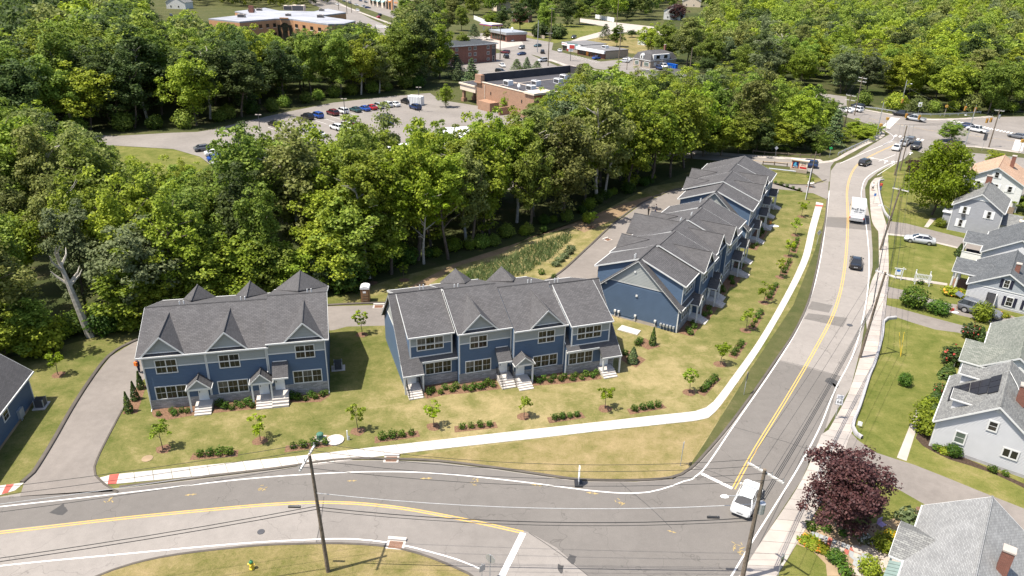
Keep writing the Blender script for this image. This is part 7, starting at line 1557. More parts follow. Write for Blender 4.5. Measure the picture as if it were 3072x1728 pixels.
# white box truck
p = gp(2566, 672); f = gp(2567, 600); a = math.atan2(f.y - p.y, f.x - p.x)
t = thing('box_truck', 'white box truck driving away with dark lettering on its rear door', 'truck', p, a)
q = MB(); q.box(0, 5.2, -1.22, 1.22, 1.0, 3.45); q.build('cargo_box', PAINT['white'], t)
q = MB(); q.box(-.03, -.001, -1.08, 1.08, 1.1, 3.2); dr = q.build('rear_door', M['signwhite'], t)
for k in range(1, 5): q = MB(); q.box(-.04, -.03, -1.06, 1.06, 1.1 + k * .42, 1.11 + k * .42); q.build('door_seam', M['steel'], dr)
q = MB(); st = [(5.25, -1.0, .5), (5.25, 1.0, .5), (7.3, .95, .5), (7.3, -.95, .5)]; q.loft(st, [(5.25, -1.0, 1.5), (5.25, 1.0, 1.5), (7.2, .9, 1.35), (7.2, -.9, 1.35)]); q.loft([(5.25, -1.0, 1.502), (5.25, 1.0, 1.502), (6.6, .95, 1.502), (6.6, -.95, 1.502)], [(5.3, -.9, 2.3), (5.3, .9, 2.3), (6.1, .85, 2.3), (6.1, -.85, 2.3)]); q.build('cab', PAINT['white'], t)
q = MB(); q.box(.1, 5.2, -.5, .5, .55, .98); q.build('chassis', M['black'], t); q = MB(); q.box(-.25, -.05, -1.15, 1.15, .62, .95); q.build('rear_bumper', M['steel'], t)
for x in (1.2, 6.2):
    for sy in (-1, 1): q = MB(); q.bar((x, sy * .7, .42), (x, sy * 1.08, .42), .42, n=14); q.build('wheel', M['tyre'], t)
for sy in (-1, 1):
    q = MB(); q.box(-.08, -.031, sy * 1.14 - .08, sy * 1.14 + .08, 1.0, 1.3); q.build('taillight', M['redlamp'], t)
    q = MB(); q.box(5.9, 6.05, sy * 1.15 - .1, sy * 1.15 + .1, 1.5, 1.9); q.build('mirror', M['black'], t)
lettering(t, 'ProZ Seo', (-.05, .1, 2.75), (R(90), 0, R(-90)), .55, 'darkgrey'); lettering(t, 'service . repair', (-.05, 0, 2.3), (R(90), 0, R(-90)), .22, 'darkgrey')
# ------------------------------------------------------------------ poles, wires, signs and small things
POLES = {}
def pole(key, label, u, v, H, arms=(), r=.17, mat='wood', cat='utility pole', name='utility_pole', lamp=None, extra=None, lean=(0, 0)):
    p = gp(u, v); t = thing(name, label, cat, p)
    q = MB(); q.bar((0, 0, -.3), (lean[0], lean[1], H), r, r * .65, 8); q.build('pole', M[mat], t, True)
    for (a, b, z) in arms:
        A, B = gp(*a, z) - p, gp(*b, z) - p; d = (B - A); d.z = 0; h = min(1.45, d.length / 2); d.normalize(); A, B = -d * h + Vector((lean[0], lean[1], z)), d * h + Vector((lean[0], lean[1], z))
        q = MB(); q.plank(A + Vector((-d.y, d.x, 0)) * .2, B + Vector((-d.y, d.x, 0)) * .2, .12, .14); c = q.build('crossarm', M['woodlight'], t)
        for k in (0.03, .33, .67, .97):
            i = A.lerp(B, k) + Vector((-d.y, d.x, 0)) * .2; q = MB(); q.bar(i, i + Vector((0, 0, .32)), .05, .035, 6); q.build('insulator', M['steel'], c)
            POLES.setdefault(key, []).append(p + i + Vector((0, 0, .32)))
    if lamp:
        dx, dy, z = lamp; q = MB(); q.path([(0, 0, z - .6), (dx * .5, dy * .5, z), (dx, dy, z + .1)], .035); q.build('lamp_arm', M['steel'], t)
        q = MB(); q.ball((dx, dy, z + .05), .32, .2, .1, 8, 4); q.build('lamp_head', M['signwhite'], t)
    return t
def transformer(t, x, y, z):
    q = MB(); q.disc((x, y), .28, z, z + .9, 10); q.build('transformer', M['steel'], t)
P1 = pole('P1', 'weathered utility pole on the bottom grass beside the hydrant', 985, 1715, 10.9, [((898, 1413), (945, 1332), 10.6)], .17, lean=(-.45, .1))
P2 = pole('P2', 'utility pole at the bottom right over the waiting white sedan', 2226, 1738, 10.5, [((2224, 1407), (2341, 1475), 10.1)], .2, lamp=(-2.6, -.3, 8.2))
transformer(P2, .35, .1, 6.5)
P3 = pole('P3', 'wood utility pole at the pavement edge beside the long lawn', 2579, 1073, 11.2, [((2624, 812), (2686, 833), 10.9)], .18, lean=(.45, 0))
P4 = pole('P4', 'leaning utility pole on the pavement left of the silver sedan', 2640, 750, 10.6, [((2680, 554), (2728, 565), 10.2)], .18, lean=(.9, .2), lamp=(-1.6, .2, 7.5)); 
P5 = pole('P5', 'utility pole left of the big bright maple', 2684, 526, 11.0, [((2699, 381), (2742, 384), 10.8)], .18); transformer(P5, .4, 0, 7.8)
q = pole('P5b', 'shorter second pole beside the big bright maple', 2700, 512, 7.0, r=.15)
P6 = pole('P6', 'pole with a pale conduit rising in front of the brand sign', 2417, 599, 9.6, r=.15, lean=(.2, 0))
q = MB(); q.bar((-.12, -.16, 0), (-.1, -.14, 6.4), .07); q.build('conduit', M['signwhite'], P6)
P7 = pole('P7', 'near double arm pole in the bushes left of the crossing', 2531, 388, 9.5, [((2535, 300), (2570, 306), 9.2), ((2535, 318), (2570, 324), 8.0)], .18)
P8 = pole('P8', 'taller double arm pole behind it left of the crossing', 2563, 346, 11.5, [((2566, 268), (2596, 274), 11.0), ((2566, 280), (2596, 286), 10.0)], .18)
P9 = pole('P9', 'utility pole right of the crossing above the tan roof', 2966, 442, 9.6, [((2975, 331), (3004, 334), 9.3)], .17); transformer(P9, .35, 0, 7.4)
pole('S1', 'grey steel signal mast at the right of the crossing', 2895, 436, 9.6, r=.14, mat='steel', cat='signal mast', name='signal_mast', lamp=(-1.8, .4, 7.6))
pole('S2', 'grey steel signal mast inside the curved guard rail', 2629, 405, 8.8, r=.13, mat='steel', cat='signal mast', name='signal_mast')
pole('S3', 'grey steel lamp mast across the road before the woods', 2698, 336, 9.8, r=.13, mat='steel', cat='signal mast', name='signal_mast', lamp=(1.6, 0, 8.6))
pole('F1', 'dark pole in front of the apartment end wall', 1500, 178, 13.5, r=.2); pole('F2', 'pole behind the black roofed store by the far road', 1644, 198, 13.5, [((1636, 126), (1658, 126), 12.8)], .22)
pole('F3', 'tall pole before the clipped hedges', 1652, 124, 17, [((1644, 66), (1662, 66), 16)], .24); pole('F4', 'grey steel pole at the far crossing', 1612, 157, 14, r=.2, mat='steel')
pole('F5', 'pole with white transformers at the strip store', 1855, 196, 13.5, [((1848, 114), (1868, 114), 13)], .22); pole('F6', 'brown pole at the fresh car park', 2066, 237, 11.5, r=.2); pole('F7', 'thin pole left of the mansard shop', 1880, 210, 7, r=.14)
for i, (u, v, h, tx) in enumerate(((1016, 29, 16, 'first'), (1041, 42, 22, 'second'), (1055, 38, 20, 'third'), (1182, 54, 30, 'last, grey')))  : pole(f'T{i}', f'{tx} tall pole from the left along the top road', u, v, h, r=.22, mat='steel' if i == 3 else 'wood')
pole('F8', 'thin post on the slope below the white rail fence', 1176, 116, 11, r=.14); pole('F9', 'pole with a white box behind the far street lawn', 1850, 75, 20, [((1842, 25), (1860, 25), 19)], .25)
def lot_lamp(u, v, H, label):
    t = thing('lot_lamp', label, 'lamp post', gp(u, v)); q = MB(); q.bar((0, 0, 0), (0, 0, H), .1); q.build('pole', M['darkgrey'], t)
    for s in (-1, 1): q = MB(); q.box(s * .15, s * .75, -.18, .18, H - .08, H + .08); q.build('lamp_head', M['oldwalk'], t)
lot_lamp(1037, 377, 7, 'dark lamp post in the middle of the parking lot'); lot_lamp(1258, 336, 7, 'lamp post beside the white container'); lot_lamp(781, 398, 4.5, 'short double lamp at the left bays of the lot')
# wires
def wire(a, b, sag, label, group, r=.016, mat='wire', n=12):
    pts = []
    a, b = Vector(a), Vector(b)
    for k in range(n + 1):
        t = k / n; p = a.lerp(b, t); p.z -= sag * 4 * t * (1 - t); pts.append(p)
    q = MB(); q.path(pts, r, 4); return tag(q.build('power_line', M[mat]), label, 'power line', group)
w1, w2, w3, w4, w5 = (POLES[k] for k in ('P1', 'P2', 'P3', 'P4', 'P5'))
for i in range(0, 4, 1): wire(w1[i], w2[(3 - i)], 1.1, 'upper power line spanning the bottom road between the two nearest poles', 'upper lines between the two nearest poles')
b1p, b2p = P1.location + Vector((-.3, 0, 0)), P2.location
for z, r, m in ((7.6, .022, 'wirepale'), (6.3, .03, 'wire'), (6.0, .02, 'wire')): wire(b1p + Vector((0, 0, z)), b2p + Vector((0, 0, z - .2)), .9, 'lower cable spanning the bottom road between the two nearest poles', 'lower cables between the two nearest poles', r, m)
for i in range(4):
    wire(w2[i], w3[i], .7, 'power line above the right pavement from the bottom right pole', 'lines from the bottom right pole'); wire(w3[i], w4[i], .7, 'power line above the right pavement from the lawn pole', 'lines from the lawn pole'); wire(w4[i], w5[i], .8, 'power line above the right pavement from the leaning pole', 'lines from the leaning pole')
for z in (7.4, 6.9, 6.4):
    for A, B in ((P2, P3), (P3, P4), (P4, P5)): wire(A.location + Vector((0, 0, z)), B.location + Vector((0, 0, z)), .8, 'thick cable strung low between the pavement poles', 'low cables between the pavement poles', .035)
for i in range(4): wire(w1[i], w1[i] + Vector((-45, -11, .5)), .9, 'power line leaving the hydrant pole to the left edge', 'lines leaving to the left edge', .016, 'wirepale' if i == 1 else 'wire')
for z in (6.4, 6.1): wire(b1p + Vector((0, 0, z)), b1p + Vector((-45, -11, z)), .8, 'low cable leaving the hydrant pole to the left edge', 'low cables leaving to the left edge', .026)
for u in (((1260, 1448)), ): pass
for i, (a, b) in enumerate(((P1, -1.5), (P2, 1.5))): 
    t = thing('splice_case', ('black splice case on the cable left of the hydrant pole', 'black splice case on the cable left of the bottom right pole')[i], 'splice case', a.location + Vector((-2.0 if i == 0 else -3.0, .15 if i == 0 else .1, 6.15 if i == 0 else 5.95)))
    q = MB(); q.bar((-.45, 0, 0), (.45, 0, 0), .1, n=8); q.build('case', M['black'], t)
    q = MB(); [q.bar((x, 0, .06), (x, 0, .2), .02, n=4) for x in (-.3, .3)]; q.build('hanger', M['steel'], t)
w9 = POLES['P9']
for i in range(4): wire(w5[i], w9[i], 1.2, 'power line crossing above the bright maple to the right', 'lines over the bright maple'); wire(w9[i], w9[i] + Vector((60, -6, 0)), 1, 'power line leaving the crossing to the right edge', 'lines leaving the crossing')
w7, w8 = POLES['P7'], POLES['P8']
for i in (0, 3, 4, 7): wire(w7[i], w8[i], .2, 'short power line between the two double arm poles', 'lines between the double arm poles')
def span(a, b, z0, z1, tx): wire(gp(*a) + Vector((0, 0, z0)), gp(*b) + Vector((0, 0, z1)), .5, tx, None, .03)
span((2895, 436), (2629, 405), 7.6, 7.6, 'signal span wire across the near side of the crossing'); span((2895, 436), (2698, 336), 7.8, 7.8, 'signal span wire across the far side of the crossing')
def signal(u, v, z, label, flip=False):
    p = gp(u, v, z); t = thing('traffic_signal', label, 'traffic light', p, R(0 if not flip else 180))
    q = MB(); q.box(-.34, .34, -.02, .02, -.62, .62); q.build('backplate', M['signalyellow'], t); q = MB(); q.box(-.16, .16, -.25, -.022, -.5, .5); c = q.build('housing', M['signalyellow'], t)
    for k, m in ((.32, 'redlamp'), (0, 'orange'), (-.32, 'signgreen')): q = MB(); q.bar((0, -.30, k), (0, -.252, k), .11, n=10); q.build('lens', M[m] if k > .3 else M['black'], c)
    q = MB(); q.bar((0, 0, .62), (0, 0, 1.4), .03); q.build('hanger', M['steel'], t)
for u, v, z, tx in ((2896, 325, 7.0, 'left of the pair beside the right mast'), (2926, 329, 7.0, 'right of the pair beside the right mast'), (2719, 347, 5.4, 'in front of the black pickup'), (2758, 352, 5.4, 'in front of the silver pickup'), (2961, 362, 5.0, 'left of the small pair over the right lanes'), (2973, 360, 5.0, 'right of the small pair over the right lanes'), (2707, 303, 5.0, 'on the steel lamp mast before the woods')):
    signal(u, v, z, 'yellow traffic signal ' + tx)
for u, v, tx in ((2635, 410, 'by the curved guard rail'), (2655, 390, 'at the left zebra crossing'), (2832, 350, 'before the woods across the road'), (3056, 460, 'at the right zebra crossing')):
    t = thing('crossing_signal', 'small orange walk signal post ' + tx, 'walk signal', gp(u, v)); q = MB(); q.bar((0, 0, 0), (0, 0, 3.2), .07); q.build('post', M['oldwalk'], t); q = MB(); q.box(-.3, .3, -.3, .3, 2.8, 3.5); q.build('head', M['signalyellow'], t)
# rails and fences
def rail_fence(label, pts, H, rails, postm, railm, step, name='guard_rail', rw=.1, rh=.22, cat='guard rail', pr=.09):
    P = spline(pts, .5); t = thing(name, label, cat, P[0]); o = P[0]; acc = 0; last = None; posts = [P[0]]
    for a, b in zip(P, P[1:]):
        acc += (b - a).length
        if acc >= step: posts.append(b); acc = 0
    for p in posts: q = MB(); p = p - o; q.box(p.x - pr, p.x + pr, p.y - pr, p.y + pr, 0, H); q.build('post', M[postm], t)
    for z in rails:
        for a, b in zip(posts, posts[1:]): q = MB(); q.plank(a - o + Vector((0, 0, z)), b - o + Vector((0, 0, z)), rw, rh); q.build('rail', M[railm], t)
rail_fence('steel guard rail curving round the corner bushes', cr(2400, 0, 2.897, (330, 1352), (450, 1296), (560, 1246), (670, 1196), (704, 1158), (690, 1125)), .8, (.62,), 'steel', 'steel', 2.0, rh=.32)
rail_fence('weathered wooden guard rail above the side street', cr(2240, 440, 4.853, (90, 92), (300, 118), (600, 138), (840, 158), (1060, 150)), .85, (.6,), 'rail', 'rail', 2.4)
rail_fence('weathered wooden guard rail below the side street', cr(2240, 440, 4.853, (235, 262), (400, 270), (640, 300)), .85, (.6,), 'rail', 'rail', 2.4)
rail_fence('steel guard rail along the woods across the crossing', cr(2400, 0, 2.897, (560, 945), (700, 962), (860, 990), (1050, 1008), (1350, 1005), (1600, 985)), .8, (.62,), 'steel', 'steel', 3.0, rh=.32)
rail_fence('white three rail fence on the bank beside the top road', gs((1128, 84), (1150, 86), (1189, 97)), 2.0, (.5, 1.1, 1.7), 'signwhite', 'signwhite', 6.0, 'rail_fence', .12, .2, 'fence')
rail_fence('low wooden rail at the near corner of the parking lot', gs((676, 512), (690, 520), (705, 530)), .7, (.5,), 'rail', 'rail', 2.0)
for lb, a, b, H, m in (('stone retaining wall along the fuel station drive', (1550, 98), (1634, 117), 1.6, 'beige'), ('white board fence at the fuel station rear', (1422, 58), (1466, 76), 2.4, 'signwhite'), ('white board fence at the far street corner', (1786, 55), (1842, 66), 2.6, 'signwhite')):
    A, B = gp(*a), gp(*b); t = thing('boundary_wall' if m == 'beige' else 'board_fence', lb, 'wall' if m == 'beige' else 'fence', A, math.atan2(B.y - A.y, B.x - A.x)); n = 8; ln = (B - A).length
    for k in range(n): q = MB(); q.box(ln * k / n + .05, ln * (k + 1) / n - .05, -.15, .15, 0, H + (k % 2) * .06); q.build('panel', M[m], t)
# signs
def post_sign(label, u, v, H, panels, rz, name='road_sign', r=.035, mat='steel', cat='sign'):
    t = thing(name, label, cat, gp(u, v), rz); q = MB(); q.bar((0, 0.03, 0), (0, .03, H), r); q.build('post', M[mat], t)
    for w, h, z, m, shape, txt, tm in panels:
        q = MB()
        if shape == 'rect': q.box(-w / 2, w / 2, -.02, 0, z - h / 2, z + h / 2)
        else:
            n = dict(oct=8, dia=4)[shape]; off = math.pi / 8 if n == 8 else 0
            ring = [(w / 2 * math.cos(off + 6.28318 * k / n), z + w / 2 * math.sin(off + 6.28318 * k / n)) for k in range(n)]; q.prism_y(ring, -.02, 0)
        q.build('sign_plate', M[m], t)
        if txt: lettering(t, txt, (0, -.03, z - .02), (R(90), 0, 0), h * .72, tm, .005)
    return t
post_sign('white junction route sign reading JCT 66 beside the right pavement', 2505, 1258, 3.0, [(.72, .72, 2.15, 'black', 'rect', None, None), (.66, .66, 2.151, 'signwhite', 'rect', '66', 'black'), (.68, .42, 2.75, 'signwhite', 'rect', 'JCT', 'navy')], R(-18))
_s = [c for c in bpy.data.objects if c.name.startswith('sign_plate')]; _s[1].location.y = -.006
post_sign('grey stop sign seen from behind at the bottom edge', 1470, 1742, 2.6, [(.85, .85, 2.2, 'steel', 'oct', None, None)], R(150)); post_sign('small grey sign plate left of the stop sign', 1446, 1752, 2.0, [(.5, .6, 1.6, 'steel', 'rect', None, None)], R(35))
post_sign('dark backed road sign beside the new pavement bend', 2232, 1184, 2.9, [(.62, .9, 2.3, 'darkgrey', 'rect', None, None)], R(60)); post_sign('grey road sign back on the triangular verge', 2042, 1398, 2.7, [(.55, .75, 2.3, 'steel', 'rect', None, None)], R(70))
post_sign('pale diamond road sign back beside the upper road', 2450, 735, 2.6, [(1.0, 1, 2.2, 'steel', 'dia', None, None)], R(25)); post_sign('small blue sign on the right pavement', 2619, 612, 2.2, [(.4, .5, 1.9, 'signblue', 'rect', None, None)], R(-10))
post_sign('pale diamond sign above the wooden guard rail', 2325, 470, 2.6, [(.9, .9, 2.1, 'signwhite', 'dia', None, None)], R(-20)); post_sign('green street name sign at the side street corner', 2487, 474, 2.8, [(.7, .5, 2.4, 'signgreen', 'rect', None, None)], R(-10)); post_sign('grey sign on the bottom right garden edge', 2335, 1728, 2.3, [(.5, .7, 1.7, 'steel', 'rect', None, None), (.25, .3, 1.6, 'signalyellow', 'rect', None, None)], R(40))
post_sign('white sign board across the road before the woods', 2754, 342, 3.6, [(1.1, 1.3, 2.9, 'signwhite', 'rect', None, None)], R(-10)); post_sign('dark sign on a post beside the right hand zebra', 2945, 452, 4.4, [(.8, 1.6, 3.4, 'darkgrey', 'rect', None, None)], R(-30))
post_sign('small white yard sign inside the curved granite kerb', 2577, 1283, .75, [(.42, .5, .5, 'signwhite', 'rect', None, None)], R(-30), 'yard_sign')
t = thing('portable_sign', 'portable thin banner sign on a black rubber base by the bottom road', 'sign', gp(1735, 1452), R(90)); q = MB(); q.box(-.5, .5, -.35, .35, 0, .16); q.build('base', M['black'], t); q = MB(); q.prism_y([(-.28, .45), (.28, .45), (.4, 1.1), (.25, 1.9), (0, 2.05), (-.25, 1.9), (-.4, 1.1)], -.04, .04); q.build('banner', M['signwhite'], t); q = MB(); [q.bar((x, 0, .16), (x, 0, .5), .03) for x in (-.3, .3)]; q.build('stand', M['steel'], t)
# brand monument sign on the grass island
A, B = gp(2372, 513), gp(2409, 518); t = thing('monument_sign', 'beige monument sign with a navy brand panel on the grass island', 'sign', A, math.atan2(B.y - A.y, B.x - A.x) - .06)
q = MB(); q.box(-.2, 3.4, -.3, .3, -.1, .75); q.build('base', M['beige'], t); q = MB(); q.box(-.1, 3.3, -.25, .25, .75, 2.6); q.build('body', M['cream'], t); q = MB(); q.box(-.35, 3.55, -.45, .45, 2.6, 2.85); q.build('cap', M['cream'], t)
for a0, a1, m, y in ((.05, 1.6, 'red', -.27), (.1, 1.55, 'orange', -.285), (.18, 1.47, 'navy', -.30)):
    e = a0 - .05; q = MB(); q.box(a0, a1, y, -.251, .85 + e, 2.45 - e); q.build('brand_panel', M[m], t)
for k in range(3): q = MB(); q.add([(.42 + k * .2, -.31, 1.52), (.56 + k * .2, -.31, 1.52), (.74 + k * .1, -.31, 2.2), (.66 + k * .1, -.31, 2.2)], [(0, 1, 2, 3)]); q.build('brand_mark', M['skyblue'], t)
q = MB(); q.box(.36, 1.2, -.312, -.305, 1.44, 1.55); q.build('brand_mark', M['skyblue'], t)
lettering(t, 'ALDI', (.82, -.315, 1.18), (R(90), 0, 0), .46, 'signwhite'); lettering(t, 'CVS', (2.45, -.265, 2.1), (R(90), 0, 0), .5, 'black'); lettering(t, 'pharmacy', (2.45, -.265, 1.72), (R(90), 0, 0), .26, 'red')
q = MB(); q.box(1.75, 3.2, -.28, -.251, .95, 1.35); q.build('red_panel', M['red'], t)
A, B = gp(2306, 512), gp(2386, 521); q = MB(); q.path([Vector((0, 0, .5)), (B - A) + Vector((0, 0, .5))], .16, 8); o = q.build('pale_pipe', M['steel']); o.location = A; tag(o, 'long pale pipe rail lying across the grass island', 'pipe')
# yard sign post and arbor gate
t = thing('estate_sign', 'white hanging estate agent sign post beside the yard path', 'sign', gp(2702, 840), R(-14)); q = MB(); q.box(-.06, .06, -.06, .06, 0, 2.0); q.build('post', M['trim'], t); q = MB(); q.box(-1.2, .35, -.05, .05, 1.72, 1.84); q.build('arm', M['trim'], t); q = MB(); q.box(-1.0, -.2, -.02, .02, .75, 1.62); q.build('sign_board', M['signwhite'], t); q = MB(); q.ball((-.6, -.03, 1.45), .3, .01, .18, 10, 4); q.build('logo', M['signblue'], t)
t = thing('garden_arbor', 'white picket arbor gate over the yard path', 'gate', gp(2743, 853), R(-20))
for x, y in ((0, 0), (1.9, 0), (0, 1.0), (1.9, 1.0)): q = MB(); q.box(x - .06, x + .06, y - .06, y + .06, 0, 2.0 if y else 1.7); q.build('post', M['trim'], t)
for z in (1.0, 1.6): q = MB(); q.box(.07, 1.83, -.04, .04, z, z + .1); q.build('rail', M['trim'], t)
for k in range(9): q = MB(); q.box(.18 + k * .19, .26 + k * .19, -.06, -.042, .9, 1.8); q.build('picket', M['trim'], t)
for x in (0, 1.9): q = MB(); q.box(x - .04, x + .04, .06, .94, 1.55, 1.65); q.build('side_rail', M['trim'], t)
# hydrant, boxes, toilet, drains
t = thing('fire_hydrant', 'yellow fire hydrant with a green top on the bottom grass', 'hydrant', gp(756, 1706)); q = MB(); q.disc((0, 0), .2, 0, .1, 10); q.disc((0, 0), .14, .1, .62, 10); q.bar((-.27, 0, .45), (.27, 0, .45), .075, n=8); q.bar((0, -.26, .42), (0, 0, .42), .09, n=8); q.build('barrel', M['hydy'], t); q = MB(); q.ball((0, 0, .66), .17, .17, .16, 10, 5); q.bar((0, 0, .78), (0, 0, .9), .04); q.build('bonnet', M['hydg'], t)
t = thing('utility_box', 'small green cylindrical utility box on a bare dirt patch', 'utility box', gp(961, 1317)); q = MB(); q.disc((0, 0), .33, .08, .62, 12); q.ball((0, 0, .6), .34, .34, .14, 12, 4); q.build('shell', M['utilgreen'], t); q = MB(); q.box(-.5, .5, -.5, .5, -.02, .08); q.build('pad', M['walk'], t)
sheet('dirt_patch', gs((935, 1312), (960, 1303), (992, 1306), (985, 1325), (950, 1330)), .017, M['dirt'])
t = thing('marker_post', 'short white marker post on the lawn right of the round lid', 'post', gp(1043, 1320)); q = MB(); q.box(-.05, .05, -.04, .04, 0, 1.1); q.build('post', M['signwhite'], t); q = MB(); q.box(.05, .2, -.06, .06, 0, .45); q.build('box', M['steel'], t)
t = thing('portable_toilet', 'brown portable toilet with a white curved roof on the grass', 'portable toilet', gp(1098, 904), R(4)); q = MB(); q.box(-.56, .56, -.56, .56, .05, 2.05); q.build('cabin', M['plastic'], t)
q = MB(); q.box(-.4, .4, -.62, -.56, .12, 1.95); d = q.build('door', M['plastic'], t); q = MB(); q.box(-.25, .15, -.64, -.62, 1.5, 1.75); q.build('notice', M['signwhite'], d)
for z in (.4, .75, 1.15): q = MB(); q.box(-.35, .35, -.645, -.62, z, z + .06); q.build('door_rib', M['rail'], d)
q = MB(); q.prism_y([(-.62, 2.05), (.62, 2.05), (.58, 2.28), (.3, 2.42), (0, 2.46), (-.3, 2.42), (-.58, 2.28)], -.66, .62); q.build('roof', M['whiteroof'], t)
for u, v, rz, w, tx in ((1136, 921, 4, 1.5, 'at the back lane kerb near the portable toilet'), (1187, 1636, -4, 1.5, 'in the bottom road gutter'), (1174, 1379, 2, 1.4, 'in the kerb of the new lawn'), (1824, 720, 40, 1.3, 'in the lane behind the road row')):
    t = thing('storm_drain', 'concrete storm drain with a rusty grate ' + tx, 'storm drain', gp(u, v), R(rz)); q = MB(); q.box(-w / 2, w / 2, -.45, .45, -.05, .05); q.box(-w / 2, w / 2, .45, .75, -.05, .2); q.build('frame', M['walk'], t)
    g_ = MB()
    for k in range(9): g_.box(-w * .36, w * .36, -.36 + k * .085, -.31 + k * .085, .05, .075)
    tag(g_.build('grate', plain('rust_grate', (.2, .10, .06), .8, .3), t), kind='stuff')
t = thing('guy_guards', 'pair of yellow guy wire guards rising from the long lawn', 'guy guard', gp(2702, 1070)); 
for a in ((-.65, .5, 3.0), (-.1, .5, 3.1)): q = MB(); q.bar((0, 0, 0), a, .035); q.build('guard', M['hydy'], t)
for A, B, z0, z1 in ((t.location, P3.location + Vector((.4, 0, 0)), 3.0, 8.5),): pass
for i in range(7):
    t = thing('waste_bin', f'blue lidded bin, number {i + 1} from the left, in the row beside the fresh car park', 'bin', gp(1987 + i * 7.5, 199 + i * 1.6), R(20)) if False else None
for i, tx in enumerate(('leftmost', 'second', 'third', 'fourth', 'rightmost')):
    t = thing('waste_bin', f'{tx} blue bin in the row beside the fresh car park', 'bin', gp(2003 + i * 6, 201 + i * 1.2), R(20), 'blue bins by the fresh car park'); q = MB(); q.box(-.5, .5, -.5, .5, 0, 1.5); q.build('tub', M['binblue'], t); q = MB(); q.box(-.55, .55, -.6, .55, 1.5, 1.65); q.build('lid', M['binblue'], t)
t = thing('container', 'small white steel container at the end of the lot', 'container', gp(1248, 314), R(-20)); q = MB(); q.box(-2.2, 2.2, -1.2, 1.2, 0, 2.6); q.build('shell', M['signwhite'], t); [(lambda m: (m.box(-2.2 + k * .55, -2.1 + k * .55, -1.26, -1.2, .1, 2.5), m.build('rib', M['steel'], t)))(MB()) for k in range(9)]
# stepping stones and slabs in the corner garden
t = thing('stepping_stone_path', 'row of grey and red stepping stones leading to the corner house', 'path', yb(*S6, 870, 1000)); o = t.location
G3 = [plain('slate_a', (.26, .27, .27), .9), plain('slate_b', (.36, .31, .27), .9), plain('slate_red', (.30, .09, .07), .9)]
A, B = yb(*S6, 870, 1000), yb(*S6, 1260, 1150); d = (B - A); ln = d.length; d.normalize(); nn = Vector((-d.y, d.x, 0)); rs2 = random.Random(12)
for k in range(11):
    for j in (-1, 1):
        c = A + d * ln * (k + .5) / 11 + nn * j * .32 - o; a, b = d * ln / 23, nn * .29
        q = MB(); q.prism_z([c - a * rs2.uniform(.8, 1) - b * rs2.uniform(.8, 1), c + a * rs2.uniform(.8, 1) - b, c + a + b * rs2.uniform(.8, 1), c - a * rs2.uniform(.8, 1) + b], -.02, .05); q.build('stone', G3[2 if k in (4, 9) and j > 0 or k in (4, 8) and j < 0 else rs2.randrange(2)], t)
t = thing('flagstone_terrace', 'irregular pale flagstones beside the corner house porch', 'terrace', yb(*S6, 1340, 1200)); o = t.location
for k in range(16):
    c = yb(*S6, 1250 + (k % 4) * 75 + rs2.uniform(-12, 12), 1120 + (k // 4) * 55 + rs2.uniform(-8, 8)) - o; n = rs2.randrange(5, 8); r0 = rs2.uniform(.42, .58)
    q = MB(); q.prism_z([(c.x + r0 * rs2.uniform(.75, 1.1) * math.cos(6.283 * i / n), c.y + r0 * rs2.uniform(.75, 1.1) * math.sin(6.283 * i / n)) for i in range(n)], -.02, .045 + rs2.random() * .02); q.build('stone', G3[rs2.randrange(2)], t)
t = thing('planter_tub', 'round wooden planter tub at the corner house gutter', 'planter', yb(2600, 1450, 5.212, 815, 460)); q = MB(); q.disc((0, 0), .33, 0, .4, 12); q.build('tub', M['rail'], t); q = MB(); q.disc((0, 0), .29, .4, .43, 12); q.build('soil', M['mulch'], t)
t = thing('garden_chair', 'small lilac folding chair in the shade under the copper tree', 'chair', yb(2600, 1450, 5.212, 215, 700), .5); q = MB(); q.box(-.3, .3, -.25, .25, .4, .45); q.build('seat', plain('lilac', (.35, .27, .45), .7), t); q = MB(); q.box(-.3, .3, .22, .27, .45, .9); q.build('backrest', plain('lilac_b', (.35, .27, .45), .7), t)
for x in (-.26, .26):
    for y in (-.2, .2): q = MB(); q.bar((x, y, 0), (x, y, .4), .02); q.build('leg', M['black'], t)
t = thing('cool_bag', 'dark red tote on the drive behind the raised tailgate', 'bag', gp(2652 + 922 / 4.5286, 660 + 1232 / 4.5286)); q = MB(); q.box(-.2, .2, -.15, .15, 0, .35); q.build('body', M['maroonbag'] if 'maroonbag' in M else M['cloth_red'], t); q = MB(); q.path([(-.15, 0, .35), (-.08, 0, .5), (.08, 0, .5), (.15, 0, .35)], .02); q.build('handle', M['cloth_white'], t)
o = MB(); o.ball((0, 0, .1), .5, .3, .14, 8, 4); o = o.build('white_sack', M['cloth_white']); o.location = gp(2652 + 965 / 4.5286, 660 + 1265 / 4.5286); tag(o, 'crumpled white sack on the grass beside the dark red tote', 'sack')
t = thing('sand_pile', 'white powdery spill on the lawn before the farthest row', 'spill', gp(2322, 678)); q = MB(); q.ball((0, 0, .02), .9, .6, .1, 10, 4); q.build('powder', M['cloth_white'], t); q = MB(); q.box(-.5, -.2, .9, 1.2, 0, .5); q.build('orange_bucket', M['orange'], t)

